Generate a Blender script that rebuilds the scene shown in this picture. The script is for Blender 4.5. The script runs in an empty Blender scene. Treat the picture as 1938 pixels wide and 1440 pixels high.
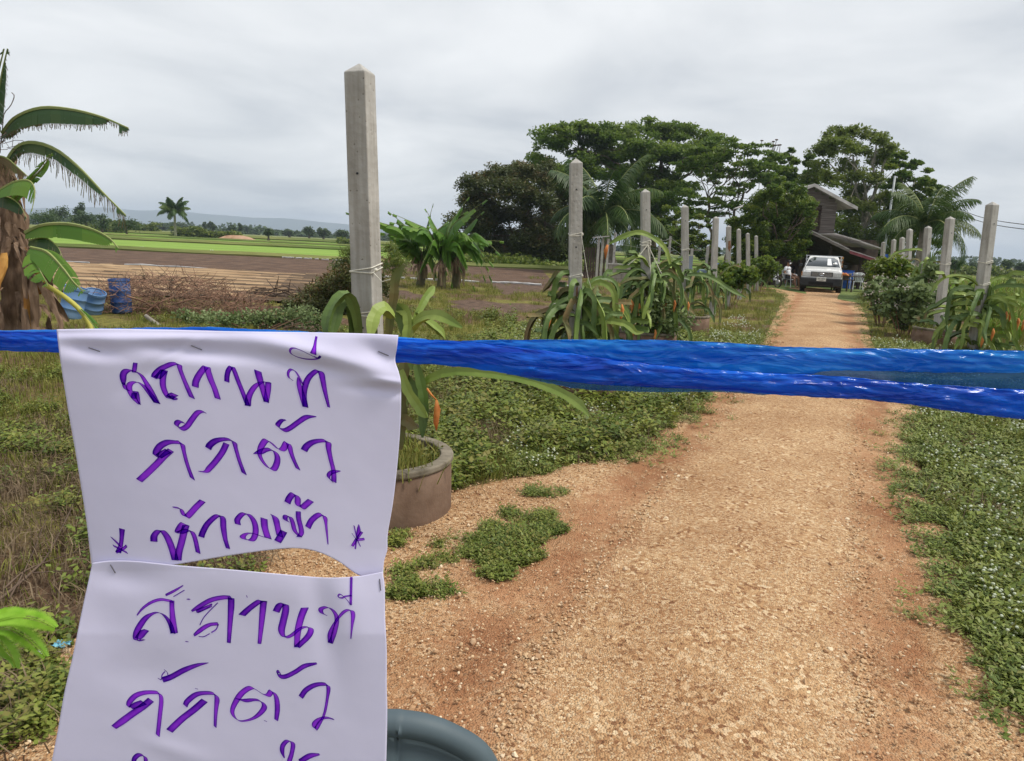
import bpy, math, random
import numpy as np
from mathutils import Vector, Matrix, Euler
R = math.radians
scene = bpy.context.scene
COL = scene.collection
random.seed(7)
rng = np.random.default_rng(11)

# ------------------------------------------------------------------ camera
CAM_H = 1.5
PITCH, ROLL = 10.47, 2.66
FPX = 1400.0
cam_d = bpy.data.cameras.new('camera')
cam = bpy.data.objects.new('camera', cam_d); COL.objects.link(cam)
cam_d.sensor_width = 36.0; cam_d.lens = FPX / 1938.0 * 36.0
cam_d.clip_start = 0.05; cam_d.clip_end = 20000
CR = Matrix.Rotation(R(90 - PITCH), 3, 'X') @ Matrix.Rotation(R(ROLL), 3, 'Z')
cam.matrix_world = Matrix.Translation((0, 0, CAM_H)) @ CR.to_4x4()
scene.camera = cam
CRn = np.array(CR)

# ------------------------------------------------------------------ world, sun, exposure
SUN_EL, SUN_AZ = 56.0, 100.0          # azimuth clockwise from +Y (the way we look)
world = bpy.data.worlds.new('World'); scene.world = world; world.use_nodes = True
wn = world.node_tree; wn.nodes.clear(); WL = wn.links.new
def wnode(t, **k):
    n = wn.nodes.new(t)
    for a, b in k.items(): setattr(n, a, b)
    return n
w_out = wnode('ShaderNodeOutputWorld')
sky = wnode('ShaderNodeTexSky', sky_type='NISHITA', sun_disc=False)
sky.sun_elevation = R(SUN_EL); sky.sun_rotation = R(SUN_AZ)
bg1 = wnode('ShaderNodeBackground'); bg1.inputs[1].default_value = 0.10
WL(sky.outputs[0], bg1.inputs[0])
tc = wnode('ShaderNodeTexCoord'); sep = wnode('ShaderNodeSeparateXYZ'); WL(tc.outputs['Generated'], sep.inputs[0])
zz = wnode('ShaderNodeMath', operation='ABSOLUTE'); WL(sep.outputs[2], zz.inputs[0])
za = wnode('ShaderNodeMath', operation='ADD'); za.inputs[1].default_value = 0.16; WL(zz.outputs[0], za.inputs[0])
dv = wnode('ShaderNodeVectorMath', operation='DIVIDE'); cmb = wnode('ShaderNodeCombineXYZ')
for i in range(3): WL(za.outputs[0], cmb.inputs[i])
WL(tc.outputs['Generated'], dv.inputs[0]); WL(cmb.outputs[0], dv.inputs[1])
nz = wnode('ShaderNodeTexNoise'); nz.inputs['Scale'].default_value = 1.0; nz.inputs['Detail'].default_value = 6; nz.inputs['Roughness'].default_value = 0.52
nz.inputs['Distortion'].default_value = 0.35
mpn = wnode('ShaderNodeMapping'); mpn.inputs['Location'].default_value = (3.1, 1.2, 0.4); WL(dv.outputs[0], mpn.inputs[0]); WL(mpn.outputs[0], nz.inputs['Vector'])
rp = wnode('ShaderNodeValToRGB'); WL(nz.outputs[0], rp.inputs[0])
e = rp.color_ramp.elements; e[0].position = 0.33; e[0].color = (0.40, 0.422, 0.452, 1); e[1].position = 0.66; e[1].color = (0.63, 0.64, 0.647, 1)
m_ = rp.color_ramp.elements.new(0.48); m_.color = (0.52, 0.535, 0.55, 1)
bg2 = wnode('ShaderNodeBackground'); bg2.inputs[1].default_value = 1.0; WL(rp.outputs[0], bg2.inputs[0])
mx = wnode('ShaderNodeMixShader'); mx.inputs[0].default_value = 0.94
WL(bg1.outputs[0], mx.inputs[1]); WL(bg2.outputs[0], mx.inputs[2]); WL(mx.outputs[0], w_out.inputs[0])

sun_d = bpy.data.lights.new('sun', 'SUN'); sun_d.energy = 2.3; sun_d.angle = R(16); sun_d.color = (1.0, 0.94, 0.84)
sun = bpy.data.objects.new('sun', sun_d); COL.objects.link(sun)
sd = Vector((math.sin(R(SUN_AZ)) * math.cos(R(SUN_EL)), math.cos(R(SUN_AZ)) * math.cos(R(SUN_EL)), math.sin(R(SUN_EL))))
sun.rotation_euler = sd.to_track_quat('Z', 'Y').to_euler(); sun.location = (0, 0, 30)
scene.view_settings.view_transform = 'Standard'; scene.view_settings.look = 'None'
scene.view_settings.exposure = 0.62; scene.view_settings.gamma = 1.0; scene.view_settings.use_curve_mapping = False
scene.render.engine = 'CYCLES'
scene.cycles.max_bounces = 6; scene.cycles.diffuse_bounces = 3; scene.cycles.transparent_max_bounces = 24
scene.cycles.volume_bounces = 0

# ------------------------------------------------------------------ measuring helpers (photo pixel -> real place)
def ray(px, py):
    d = np.array([(px - 969.0) / FPX, -(py - 720.0) / FPX, -1.0])
    return CRn @ d
def gp(px, py, z=0.0):
    d = ray(px, py); t = (z - CAM_H) / d[2]
    return np.array([d[0] * t, d[1] * t, z])
def ap(px, py, Y):
    d = ray(px, py); t = Y / d[1]
    return np.array([d[0] * t, Y, CAM_H + d[2] * t])
def pip(pts, poly):
    x, y = pts[:, 0], pts[:, 1]; poly = np.asarray(poly)[:, :2]; ins = np.zeros(len(x), bool); j = len(poly) - 1
    for i in range(len(poly)):
        xi, yi = poly[i]; xj, yj = poly[j]
        c = ((yi > y) != (yj > y)) & (x < (xj - xi) * (y - yi) / (yj - yi + 1e-12) + xi)
        ins ^= c; j = i
    return ins
def crom(P, n):
    P = np.asarray(P, float); m = len(P)
    if m < 3:
        t = np.linspace(0, 1, n)[:, None]; return P[0] * (1 - t) + P[-1] * t
    Q = np.vstack([2 * P[0] - P[1], P, 2 * P[-1] - P[-2]])
    out = []
    for u in np.linspace(0, m - 1 - 1e-6, n):
        i = int(u); f = u - i; p0, p1, p2, p3 = Q[i], Q[i + 1], Q[i + 2], Q[i + 3]
        out.append(0.5 * (2 * p1 + (p2 - p0) * f + (2 * p0 - 5 * p1 + 4 * p2 - p3) * f * f + (3 * p1 - p0 - 3 * p2 + p3) * f ** 3))
    return np.array(out)

# ------------------------------------------------------------------ mesh helpers
class MB:
    def __init__(s): s.v = []; s.f = []; s.n = 0
    def add(s, V, F):
        V = np.asarray(V, float).reshape(-1, 3); s.v.append(V); o = s.n
        s.f += [tuple(int(i) + o for i in f) for f in F]; s.n += len(V); return s
    def box(s, c, sz, rz=0, rx=0, ry=0):
        x, y, z = [a / 2 for a in sz]
        V = np.array([(a * x, b * y, d * z) for d in (-1, 1) for b in (-1, 1) for a in (-1, 1)])
        V = V @ np.array(Euler((rx, ry, rz)).to_matrix()).T + np.array(c)
        return s.add(V, [(0, 2, 3, 1), (4, 5, 7, 6), (0, 1, 5, 4), (2, 6, 7, 3), (0, 4, 6, 2), (1, 3, 7, 5)])
    def bar(s, a, b, w, h=None):
        a = np.asarray(a, float); b = np.asarray(b, float); return s.tube([a, b], [w / 2 * 1.414] * 2, 4)
    def tube(s, P, rad, k=8, cap=True, star=None):
        P = np.asarray(P, float); n = len(P)
        if np.isscalar(rad): rad = [rad] * n
        T = np.gradient(P, axis=0); T /= (np.linalg.norm(T, axis=1)[:, None] + 1e-12)
        up = np.array([0, 0, 1.0]) if abs(T[0][2]) < 0.9 else np.array([0, 1.0, 0])
        V = []
        A = np.cross(T[0], up); A /= np.linalg.norm(A)
        for i in range(n):
            A = A - T[i] * (A @ T[i]); A /= (np.linalg.norm(A) + 1e-12); B = np.cross(T[i], A)
            for j in range(k):
                th = 2 * math.pi * j / k + math.pi / 4; r = rad[i] * (star[j % len(star)] if star else 1)
                V.append(P[i] + r * (math.cos(th) * A + math.sin(th) * B))
        F = [(i * k + j, i * k + (j + 1) % k, (i + 1) * k + (j + 1) % k, (i + 1) * k + j) for i in range(n - 1) for j in range(k)]
        if cap: F += [tuple(range(k - 1, -1, -1)), tuple((n - 1) * k + j for j in range(k))]
        return s.add(V, F)
    def lathe(s, prof, k=32, c=(0, 0, 0), close=False):
        V = [(c[0] + r * math.cos(2 * math.pi * j / k), c[1] + r * math.sin(2 * math.pi * j / k), c[2] + z) for r, z in prof for j in range(k)]
        n = len(prof); F = [(i * k + j, i * k + (j + 1) % k, (i + 1) * k + (j + 1) % k, (i + 1) * k + j) for i in range(n - 1) for j in range(k)]
        if close: F += [((n - 1) * k + j, (n - 1) * k + (j + 1) % k, (j + 1) % k, j) for j in range(k)]
        return s.add(V, F)
    def prism(s, poly, y0, y1):
        n = len(poly); V = [(x, y0, z) for x, z in poly] + [(x, y1, z) for x, z in poly]
        return s.add(V, [tuple(range(n)), tuple(range(2 * n - 1, n - 1, -1))] + [(i, (i + 1) % n + 0, n + (i + 1) % n, n + i)[::-1] for i in range(n)])
    def ball(s, c, r, seg=10, rings=6):
        if np.isscalar(r): r = (r, r, r)
        V = []; F = []
        for i in range(rings + 1):
            ph = math.pi * i / rings
            for j in range(seg):
                th = 2 * math.pi * j / seg
                V.append((c[0] + r[0] * math.sin(ph) * math.cos(th), c[1] + r[1] * math.sin(ph) * math.sin(th), c[2] + r[2] * math.cos(ph)))
        for i in range(rings):
            for j in range(seg): F.append((i * seg + j, (i + 1) * seg + j, (i + 1) * seg + (j + 1) % seg, i * seg + (j + 1) % seg))
        return s.add(V, F)
    def quads(s, Q):   # Q (N,4,3)
        N = len(Q); o = s.n; s.v.append(Q.reshape(-1, 3)); s.f += [(o + 4 * i, o + 4 * i + 1, o + 4 * i + 2, o + 4 * i + 3) for i in range(N)]; s.n += 4 * N; return s
    def mesh(s, name, mat=None, smooth=False):
        me = bpy.data.meshes.new(name); V = np.vstack(s.v) if s.v else np.zeros((0, 3))
        me.from_pydata(V.tolist(), [], s.f)
        if mat: me.materials.append(mat)
        if smooth: me.polygons.foreach_set('use_smooth', [True] * len(me.polygons))
        me.update(); return me
    def build(s, name, mat=None, parent=None, smooth=False):
        o = bpy.data.objects.new(name, s.mesh(name, mat, smooth)); COL.objects.link(o)
        if parent is not None: o.parent = parent
        return o
def quadmesh(name, Q, mat, rnd=None):
    N = len(Q); me = bpy.data.meshes.new(name)
    me.vertices.add(4 * N); me.loops.add(4 * N); me.polygons.add(N)
    me.vertices.foreach_set('co', Q.reshape(-1).astype('f')); me.loops.foreach_set('vertex_index', np.arange(4 * N, dtype='i'))
    me.polygons.foreach_set('loop_start', np.arange(0, 4 * N, 4, dtype='i')); me.polygons.foreach_set('loop_total', np.full(N, 4, dtype='i'))
    if rnd is None: rnd = rng.random(N)
    a = me.attributes.new('rnd', 'FLOAT', 'FACE'); a.data.foreach_set('value', np.asarray(rnd, 'f'))
    me.materials.append(mat); me.update(); me.validate(); return me
def obj(name, me, parent=None):
    o = bpy.data.objects.new(name, me); COL.objects.link(o)
    if parent is not None: o.parent = parent
    return o
def tag(o, label=None, cat=None, group=None, kind=None):
    if label: o['label'] = label
    if cat: o['category'] = cat
    if group: o['group'] = group
    if kind: o['kind'] = kind
    return o
def thing(name, label, cat, loc=(0, 0, 0), rz=0, group=None):
    o = bpy.data.objects.new(name, None); COL.objects.link(o); o.location = tuple(float(a) for a in loc); o.rotation_euler = (0, 0, rz)
    o.empty_display_size = 0.2
    return tag(o, label, cat, group)
def bevel(o, w, seg=2):
    m = o.modifiers.new('bevel', 'BEVEL'); m.width = w; m.segments = seg; m.limit_method = 'ANGLE'; return o

# ------------------------------------------------------------------ materials
def newmat(name):
    m = bpy.data.materials.new(name); m.use_nodes = True; nt = m.node_tree; b = nt.nodes['Principled BSDF']; return m, nt, b
def c4(c): return (c[0], c[1], c[2], 1)
def mat(name, c1, c2=None, scale=8, rough=0.7, bump=0.0, bscale=None, spec=0.3, detail=6, lo=0.35, hi=0.65, metal=0.0, extra=None, coat=0, dist=0.01, stretch=None):
    m, nt, b = newmat(name); L = nt.links.new
    b.inputs['Roughness'].default_value = rough; b.inputs['Specular IOR Level'].default_value = spec; b.inputs['Metallic'].default_value = metal
    b.inputs['Coat Weight'].default_value = coat
    tcn = nt.nodes.new('ShaderNodeTexCoord'); vec = tcn.outputs['Object']
    if stretch:
        mp = nt.nodes.new('ShaderNodeMapping'); mp.inputs['Scale'].default_value = stretch; L(vec, mp.inputs[0]); vec = mp.outputs[0]
    if c2 is None: b.inputs['Base Color'].default_value = c4(c1)
    else:
        n = nt.nodes.new('ShaderNodeTexNoise'); n.inputs['Scale'].default_value = scale; n.inputs['Detail'].default_value = detail; L(vec, n.inputs['Vector'])
        r = nt.nodes.new('ShaderNodeValToRGB'); L(n.outputs[0], r.inputs[0]); e = r.color_ramp.elements
        e[0].position = lo; e[0].color = c4(c1); e[1].position = hi; e[1].color = c4(c2); L(r.outputs[0], b.inputs['Base Color'])
    if bump:
        n2 = nt.nodes.new('ShaderNodeTexNoise'); n2.inputs['Scale'].default_value = bscale or scale * 3; n2.inputs['Detail'].default_value = 5; L(vec, n2.inputs['Vector'])
        bp = nt.nodes.new('ShaderNodeBump'); bp.inputs['Strength'].default_value = bump; bp.inputs['Distance'].default_value = dist
        L(n2.outputs[0], bp.inputs['Height']); L(bp.outputs[0], b.inputs['Normal'])
    return m
def leafmat(name, cols, src='rnd', rough=0.5, trans=0.3, spec=0.3):
    m, nt, b = newmat(name); L = nt.links.new
    if src == 'rnd': a = nt.nodes.new('ShaderNodeAttribute'); a.attribute_name = 'rnd'; val = a.outputs['Fac']
    else: a = nt.nodes.new('ShaderNodeObjectInfo'); val = a.outputs['Random']
    r = nt.nodes.new('ShaderNodeValToRGB'); L(val, r.inputs[0]); e = r.color_ramp.elements
    e[0].position = 0; e[0].color = c4(cols[0]); e[1].position = 1; e[1].color = c4(cols[-1])
    for i, c in enumerate(cols[1:-1]): x = e.new((i + 1) / (len(cols) - 1)); x.color = c4(c)
    L(r.outputs[0], b.inputs['Base Color']); b.inputs['Roughness'].default_value = rough; b.inputs['Specular IOR Level'].default_value = spec
    t = nt.nodes.new('ShaderNodeBsdfTranslucent'); L(r.outputs[0], t.inputs[0]); mxn = nt.nodes.new('ShaderNodeMixShader'); mxn.inputs[0].default_value = trans
    L(b.outputs[0], mxn.inputs[1]); L(t.outputs[0], mxn.inputs[2]); L(mxn.outputs[0], nt.nodes['Material Output'].inputs[0])
    return m
M = {}
M['concrete'] = mat('concrete', (0.30, 0.29, 0.27), (0.44, 0.43, 0.40), 6, 0.85, 0.5, 60, dist=0.004)
def postmat():
    m, nt, b = newmat('cast_concrete_post'); L = nt.links.new; N = nt.nodes.new; b.inputs['Roughness'].default_value = .88; b.inputs['Specular IOR Level'].default_value = .2
    t = N('ShaderNodeTexCoord')
    def noise(s, st=(1, 1, 1), d=6):
        mp = N('ShaderNodeMapping'); mp.inputs['Scale'].default_value = st; L(t.outputs['Object'], mp.inputs[0]); n = N('ShaderNodeTexNoise'); n.inputs['Scale'].default_value = s; n.inputs['Detail'].default_value = d; L(mp.outputs[0], n.inputs[0]); return n.outputs[0]
    def ramp(v, a, c, lo, hi):
        r = N('ShaderNodeValToRGB'); L(v, r.inputs[0]); e = r.color_ramp.elements; e[0].position = lo; e[0].color = c4(a); e[1].position = hi; e[1].color = c4(c); return r.outputs[0]
    def mul(a, c):
        x = N('ShaderNodeMix'); x.data_type = 'RGBA'; x.blend_type = 'MULTIPLY'; x.inputs['Factor'].default_value = 1; L(a, x.inputs['A']); L(c, x.inputs['B']); return x.outputs['Result']
    base = ramp(noise(5), (.33, .32, .30), (.45, .44, .42), .3, .7); streak = ramp(noise(3, (9, 9, .8)), (.76, .74, .71), (1.03, 1.03, 1.03), .32, .62)
    v = N('ShaderNodeTexVoronoi'); v.inputs['Scale'].default_value = 26; v.inputs['Randomness'].default_value = 1; L(t.outputs['Object'], v.inputs[0]); pit = ramp(v.outputs['Distance'], (.45, .42, .38), (1, 1, 1), .07, .13)
    L(mul(mul(base, streak), pit), b.inputs['Base Color'])
    b1 = N('ShaderNodeBump'); b1.inputs['Strength'].default_value = .6; b1.inputs['Distance'].default_value = .004; L(v.outputs['Distance'], b1.inputs['Height']); b2 = N('ShaderNodeBump'); b2.inputs['Strength'].default_value = .5; b2.inputs['Distance'].default_value = .003; L(noise(70), b2.inputs['Height']); L(b1.outputs[0], b2.inputs['Normal']); L(b2.outputs[0], b.inputs['Normal']); return m
M['post'] = postmat()
M['ringconc'] = mat('ring_concrete', (0.105, 0.062, 0.040), (0.19, 0.125, 0.088), 5, 0.9, 0.6, 40, dist=0.006)
M['rimconc'] = mat('rim_concrete', (0.10, 0.085, 0.06), (0.23, 0.20, 0.155), 9, 0.9, 0.6, 50, dist=0.005)
M['stain'] = mat('rust_stain', (0.16, 0.07, 0.035), (0.25, 0.14, 0.08), 14, 0.9)
M['twine'] = mat('white_twine', (0.55, 0.53, 0.46), (0.7, 0.68, 0.6), 60, 0.8)
M['soil'] = mat('dark_soil', (0.060, 0.036, 0.024), (0.15, 0.095, 0.065), 5, 0.95, 1.0, 18, dist=0.04)
M['bark'] = mat('bark', (0.07, 0.05, 0.035), (0.17, 0.13, 0.10), 5, 0.9, 0.8, 20, dist=0.03)
M['palebark'] = mat('pale_bark', (0.20, 0.18, 0.15), (0.34, 0.31, 0.27), 5, 0.9, 0.6, 20, dist=0.02)
M['twig'] = mat('dry_twig', (0.17, 0.09, 0.06), (0.32, 0.195, 0.135), 3, 0.9)
M['twigdark'] = mat('dark_twig', (0.06, 0.04, 0.03), (0.13, 0.09, 0.065), 3, 0.9)
M['cactus'] = mat('cactus_stem', (0.045, 0.090, 0.020), (0.13, 0.20, 0.045), 3.0, 0.55, 0.2, 20, spec=0.4)
M['cactus_young'] = mat('young_cactus_stem', (0.12, 0.19, 0.030), (0.25, 0.32, 0.07), 3.0, 0.5, 0.2, 20, spec=0.4)
M['cactus_old'] = mat('old_cactus_stem', (0.16, 0.11, 0.045), (0.11, 0.14, 0.05), 5.0, 0.7, 0.3, 20)
M['bud'] = mat('withered_orange_bud', (0.42, 0.13, 0.03), (0.55, 0.22, 0.06), 20, 0.7)
M['leaf_tree'] = leafmat('tree_leaves', [(0.045, 0.092, 0.016), (0.105, 0.170, 0.026), (0.21, 0.27, 0.042)], trans=.48)
M['leaf_olive'] = leafmat('olive_tree_leaves', [(0.065, 0.105, 0.020), (0.13, 0.175, 0.032), (0.22, 0.25, 0.055)], trans=.48)
M['leaf_bush'] = leafmat('thicket_leaves', [(0.030, 0.050, 0.018), (0.060, 0.080, 0.024), (0.090, 0.105, 0.030), (0.17, 0.085, 0.045)])
M['leaf_round'] = leafmat('bush_tree_leaves', [(0.040, 0.090, 0.014), (0.09, 0.155, 0.020), (0.22, 0.25, 0.035)], trans=.4)
M['leaf_far'] = leafmat('far_leaves', [(0.035, 0.070, 0.025), (0.060, 0.100, 0.035), (0.09, 0.13, 0.045)])
M['leaf_shrub'] = leafmat('shrub_leaves', [(0.075, 0.120, 0.040), (0.15, 0.21, 0.075), (0.26, 0.32, 0.15)])
M['leaf_palm'] = leafmat('palm_leaves', [(0.026, 0.062, 0.014), (0.055, 0.105, 0.022), (0.13, 0.17, 0.04)])
M['leaf_ban'] = leafmat('banana_leaf', [(0.060, 0.155, 0.026), (0.11, 0.235, 0.034), (0.19, 0.32, 0.045)], rough=0.42, trans=.4)
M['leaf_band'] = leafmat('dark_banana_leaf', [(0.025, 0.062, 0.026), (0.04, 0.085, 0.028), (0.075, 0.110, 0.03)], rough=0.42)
M['leaf_fray'] = leafmat('frayed_banana_margin', [(0.16, 0.11, 0.06), (0.11, 0.085, 0.035), (0.09, 0.105, 0.03)], rough=0.6)
M['midrib'] = mat('pale_midrib', (0.22, 0.27, 0.09), (0.30, 0.33, 0.12), 3, 0.5)
M['yellowstalk'] = mat('yellow_stalk', (0.42, 0.40, 0.07), (0.50, 0.46, 0.10), 3, 0.5)
M['deadleaf'] = mat('dead_leaf', (0.11, 0.065, 0.04), (0.27, 0.18, 0.12), 5, 0.85, 0.5, 14, stretch=(3, 3, 0.5))
M['deadorange'] = mat('orange_dead_leaf', (0.33, 0.14, 0.03), (0.46, 0.24, 0.06), 5, 0.8)
M['flower'] = mat('white_flower', (0.50, 0.54, 0.40), None)
M['paleflower'] = mat('pale_flower', (0.50, 0.42, 0.38), (0.6, 0.55, 0.5), 10)
M['weed'] = leafmat('weed_leaves', [(0.075, 0.115, 0.020), (0.145, 0.195, 0.030), (0.23, 0.27, 0.050), (0.20, 0.18, 0.045), (0.11, 0.16, 0.028)], 'obj', 0.5, 0.25)
M['weed_dark'] = leafmat('blue_green_weed_leaves', [(0.075, 0.115, 0.020), (0.14, 0.185, 0.032), (0.23, 0.27, 0.06), (0.16, 0.16, 0.04)], 'obj', 0.5, 0.2)
M['grassb'] = leafmat('grass_blades', [(0.11, 0.135, 0.022), (0.18, 0.19, 0.034), (0.28, 0.26, 0.07), (0.15, 0.20, 0.03)], 'obj', 0.6, 0.3)
M['dryg'] = leafmat('dry_straw', [(0.13, 0.085, 0.05), (0.25, 0.19, 0.12), (0.09, 0.055, 0.035)], 'obj', 0.8, 0.2)
M['rice'] = leafmat('rice_leaves', [(0.13, 0.24, 0.025), (0.17, 0.29, 0.03), (0.22, 0.33, 0.05)], 'obj', 0.5, 0.35)
M['pebble'] = leafmat('pebbles', [(0.29, 0.155, 0.08), (0.50, 0.33, 0.185), (0.58, 0.42, 0.25), (0.40, 0.235, 0.125), (0.70, 0.58, 0.41)], 'obj', 0.8, 0.0)
M['wood'] = mat('grey_brown_planks', (0.075, 0.062, 0.055), (0.155, 0.135, 0.122), 3, 0.85, 0.5, 30, stretch=(0.3, 1, 6))
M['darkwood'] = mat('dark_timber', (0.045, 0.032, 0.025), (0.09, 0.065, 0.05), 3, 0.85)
M['roofmetal'] = mat('weathered_roof_sheet', (0.30, 0.28, 0.27), (0.48, 0.46, 0.45), 2, 0.6, metal=0.0)
M['roofunder'] = mat('red_roof_edge', (0.14, 0.03, 0.04), (0.22, 0.06, 0.07), 2, 0.6)
M['block'] = mat('grey_block', (0.22, 0.20, 0.17), (0.32, 0.29, 0.25), 4, 0.9, 0.4, 20)
M['pipe'] = mat('galvanised_pipe', (0.30, 0.33, 0.34), (0.40, 0.43, 0.44), 4, 0.5)
M['white_paint'] = mat('white_car_paint', (0.74, 0.75, 0.75), (0.68, 0.68, 0.66), 1.5, 0.3, spec=0.5, coat=0.5)
M['black_pl'] = mat('black_plastic', (0.02, 0.022, 0.026), (0.035, 0.038, 0.042), 6, 0.5)
M['tyre'] = mat('tyre_rubber', (0.02, 0.018, 0.017), (0.05, 0.035, 0.028), 8, 0.85)
M['rim'] = mat('wheel_rim', (0.35, 0.35, 0.36), None, metal=0.8, rough=0.4)
M['lens'] = mat('headlight_glass', (0.5, 0.52, 0.54), (0.68, 0.7, 0.72), 20, 0.15, spec=0.7)
M['chrome'] = mat('chrome', (0.6, 0.62, 0.65), None, metal=1.0, rough=0.2)
M['glass'] = mat('car_glass', (0.035, 0.045, 0.055), (0.05, 0.06, 0.07), 2, 0.06, spec=0.8, coat=1.0)
M['plate'] = mat('plate_white', (0.55, 0.57, 0.55), (0.7, 0.72, 0.7), 30, 0.5)
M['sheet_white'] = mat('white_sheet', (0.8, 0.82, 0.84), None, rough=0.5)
M['blue_drum'] = mat('blue_drum_plastic', (0.01, 0.055, 0.24), (0.10, 0.16, 0.34), 6, 0.6, 0.2, 10)
M['blue_faded'] = mat('faded_blue_plastic', (0.08, 0.18, 0.38), (0.16, 0.26, 0.42), 4, 0.6)
M['blue_pl'] = mat('blue_plastic', (0.02, 0.09, 0.42), (0.03, 0.12, 0.5), 4, 0.4)
M['white_pl'] = mat('white_plastic', (0.62, 0.64, 0.68), (0.7, 0.72, 0.76), 4, 0.4)
M['orange_pl'] = mat('orange_fruit', (0.5, 0.13, 0.03), (0.6, 0.22, 0.04), 12, 0.5)
M['skin'] = mat('skin', (0.24, 0.13, 0.08), (0.29, 0.16, 0.10), 10, 0.5)
M['shirt'] = mat('white_shirt', (0.62, 0.64, 0.68), (0.72, 0.74, 0.77), 8, 0.8, 0.5, 20)
M['darkcloth'] = mat('dark_cloth', (0.03, 0.03, 0.04), (0.05, 0.05, 0.06), 8, 0.85, 0.5, 20)
M['redcloth'] = mat('maroon_cloth', (0.10, 0.035, 0.035), (0.14, 0.05, 0.045), 8, 0.85, 0.5, 20)
M['hair'] = mat('black_hair', (0.012, 0.010, 0.009), None, rough=0.5)
M['chairgrey'] = mat('blue_grey_plastic', (0.060, 0.088, 0.105), (0.080, 0.112, 0.130), 9, 0.62, 0.12, 220, spec=0.45, dist=0.0006)
M['litterblue'] = mat('light_blue_plastic', (0.15, 0.42, 0.55), (0.25, 0.5, 0.6), 30, 0.4)
M['cable'] = mat('black_cable', (0.03, 0.03, 0.032), None)
M['wire'] = mat('grey_wire', (0.35, 0.35, 0.34), None, rough=0.5)
M['mulch'] = mat('silver_mulch_film', (0.36, 0.36, 0.36), (0.55, 0.55, 0.55), 6, 0.3)
M['water'] = mat('ditch_water', (0.30, 0.33, 0.34), None, rough=0.08, spec=0.6)

# ------------------------------------------------------------------ instanced stuff
def scatter(name, pts, scl, protos, parent=None, rot=None, idx=None):
    n = len(pts); me = bpy.data.meshes.new(name); me.vertices.add(n); me.vertices.foreach_set('co', np.asarray(pts, 'f').reshape(-1))
    if rot is None: rot = np.stack([rng.normal(0, .15, n), rng.normal(0, .15, n), rng.random(n) * 6.283], 1)
    if idx is None: idx = rng.integers(0, len(protos), n)
    scl = np.asarray(scl, 'f')
    if scl.ndim == 1: scl = np.repeat(scl[:, None], 3, 1)
    for nm, dat in (('rot', rot), ('scl', scl)):
        a = me.attributes.new(nm, 'FLOAT_VECTOR', 'POINT'); a.data.foreach_set('vector', np.asarray(dat, 'f').reshape(-1))
    a = me.attributes.new('idx', 'INT', 'POINT'); a.data.foreach_set('value', np.asarray(idx, 'i'))
    o = obj(name, me, parent)
    ng = bpy.data.node_groups.new(name, 'GeometryNodeTree')
    ng.interface.new_socket('Geometry', in_out='INPUT', socket_type='NodeSocketGeometry'); ng.interface.new_socket('Geometry', in_out='OUTPUT', socket_type='NodeSocketGeometry')
    N = ng.nodes.new; L = ng.links.new; gi = N('NodeGroupInput'); go = N('NodeGroupOutput'); iop = N('GeometryNodeInstanceOnPoints'); gg = N('GeometryNodeGeometryToInstance')
    for p in reversed(protos):
        oi = N('GeometryNodeObjectInfo'); oi.inputs['Object'].default_value = p; oi.inputs['As Instance'].default_value = True; L(oi.outputs['Geometry'], gg.inputs[0])
    def na(nm, t):
        a = N('GeometryNodeInputNamedAttribute'); a.data_type = t; a.inputs[0].default_value = nm; return a.outputs[0]
    L(gi.outputs[0], iop.inputs['Points']); L(gg.outputs[0], iop.inputs['Instance']); iop.inputs['Pick Instance'].default_value = True
    L(na('idx', 'INT'), iop.inputs['Instance Index']); L(na('scl', 'FLOAT_VECTOR'), iop.inputs['Scale'])
    e2r = N('FunctionNodeEulerToRotation'); L(na('rot', 'FLOAT_VECTOR'), e2r.inputs[0]); L(e2r.outputs[0], iop.inputs['Rotation']); L(iop.outputs[0], go.inputs[0])
    md = o.modifiers.new('instances', 'NODES'); md.node_group = ng
    return o
def proto(name, mb, m, smooth=False):
    return bpy.data.objects.new(name, mb.mesh(name, m, smooth))
def leafquad(c, d, L_, w, up):
    d = np.asarray(d, float); d /= np.linalg.norm(d); s = np.cross(d, up); s /= (np.linalg.norm(s) + 1e-9)
    return np.array([c, c + d * L_ * .45 + s * w / 2, c + d * L_, c + d * L_ * .45 - s * w / 2])
def weed_proto(name, m, nst, nl, h, L_, w, seed, flowers=0):
    r = random.Random(seed); mb = MB(); Q = []
    for i in range(nst):
        a = r.uniform(0, 6.28); rr = r.uniform(.2, 1) * .05; tip = np.array([math.cos(a) * rr * 1.6, math.sin(a) * rr * 1.6, h * r.uniform(.5, 1)])
        base = np.array([math.cos(a) * rr * .3, math.sin(a) * rr * .3, 0])
        for k in range(nl):
            t = (k + 1) / nl; p = base * (1 - t) + tip * t; b = r.uniform(0, 6.28); el = r.uniform(-.1, .7)
            d = np.array([math.cos(b) * math.cos(el), math.sin(b) * math.cos(el), math.sin(el)]); s_ = r.uniform(.7, 1.2)
            Q.append(leafquad(p, d, L_ * s_, w * s_, np.array([0, 0, 1.0])))
    mb.quads(np.array(Q))
    return proto(name, mb, m)
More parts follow.
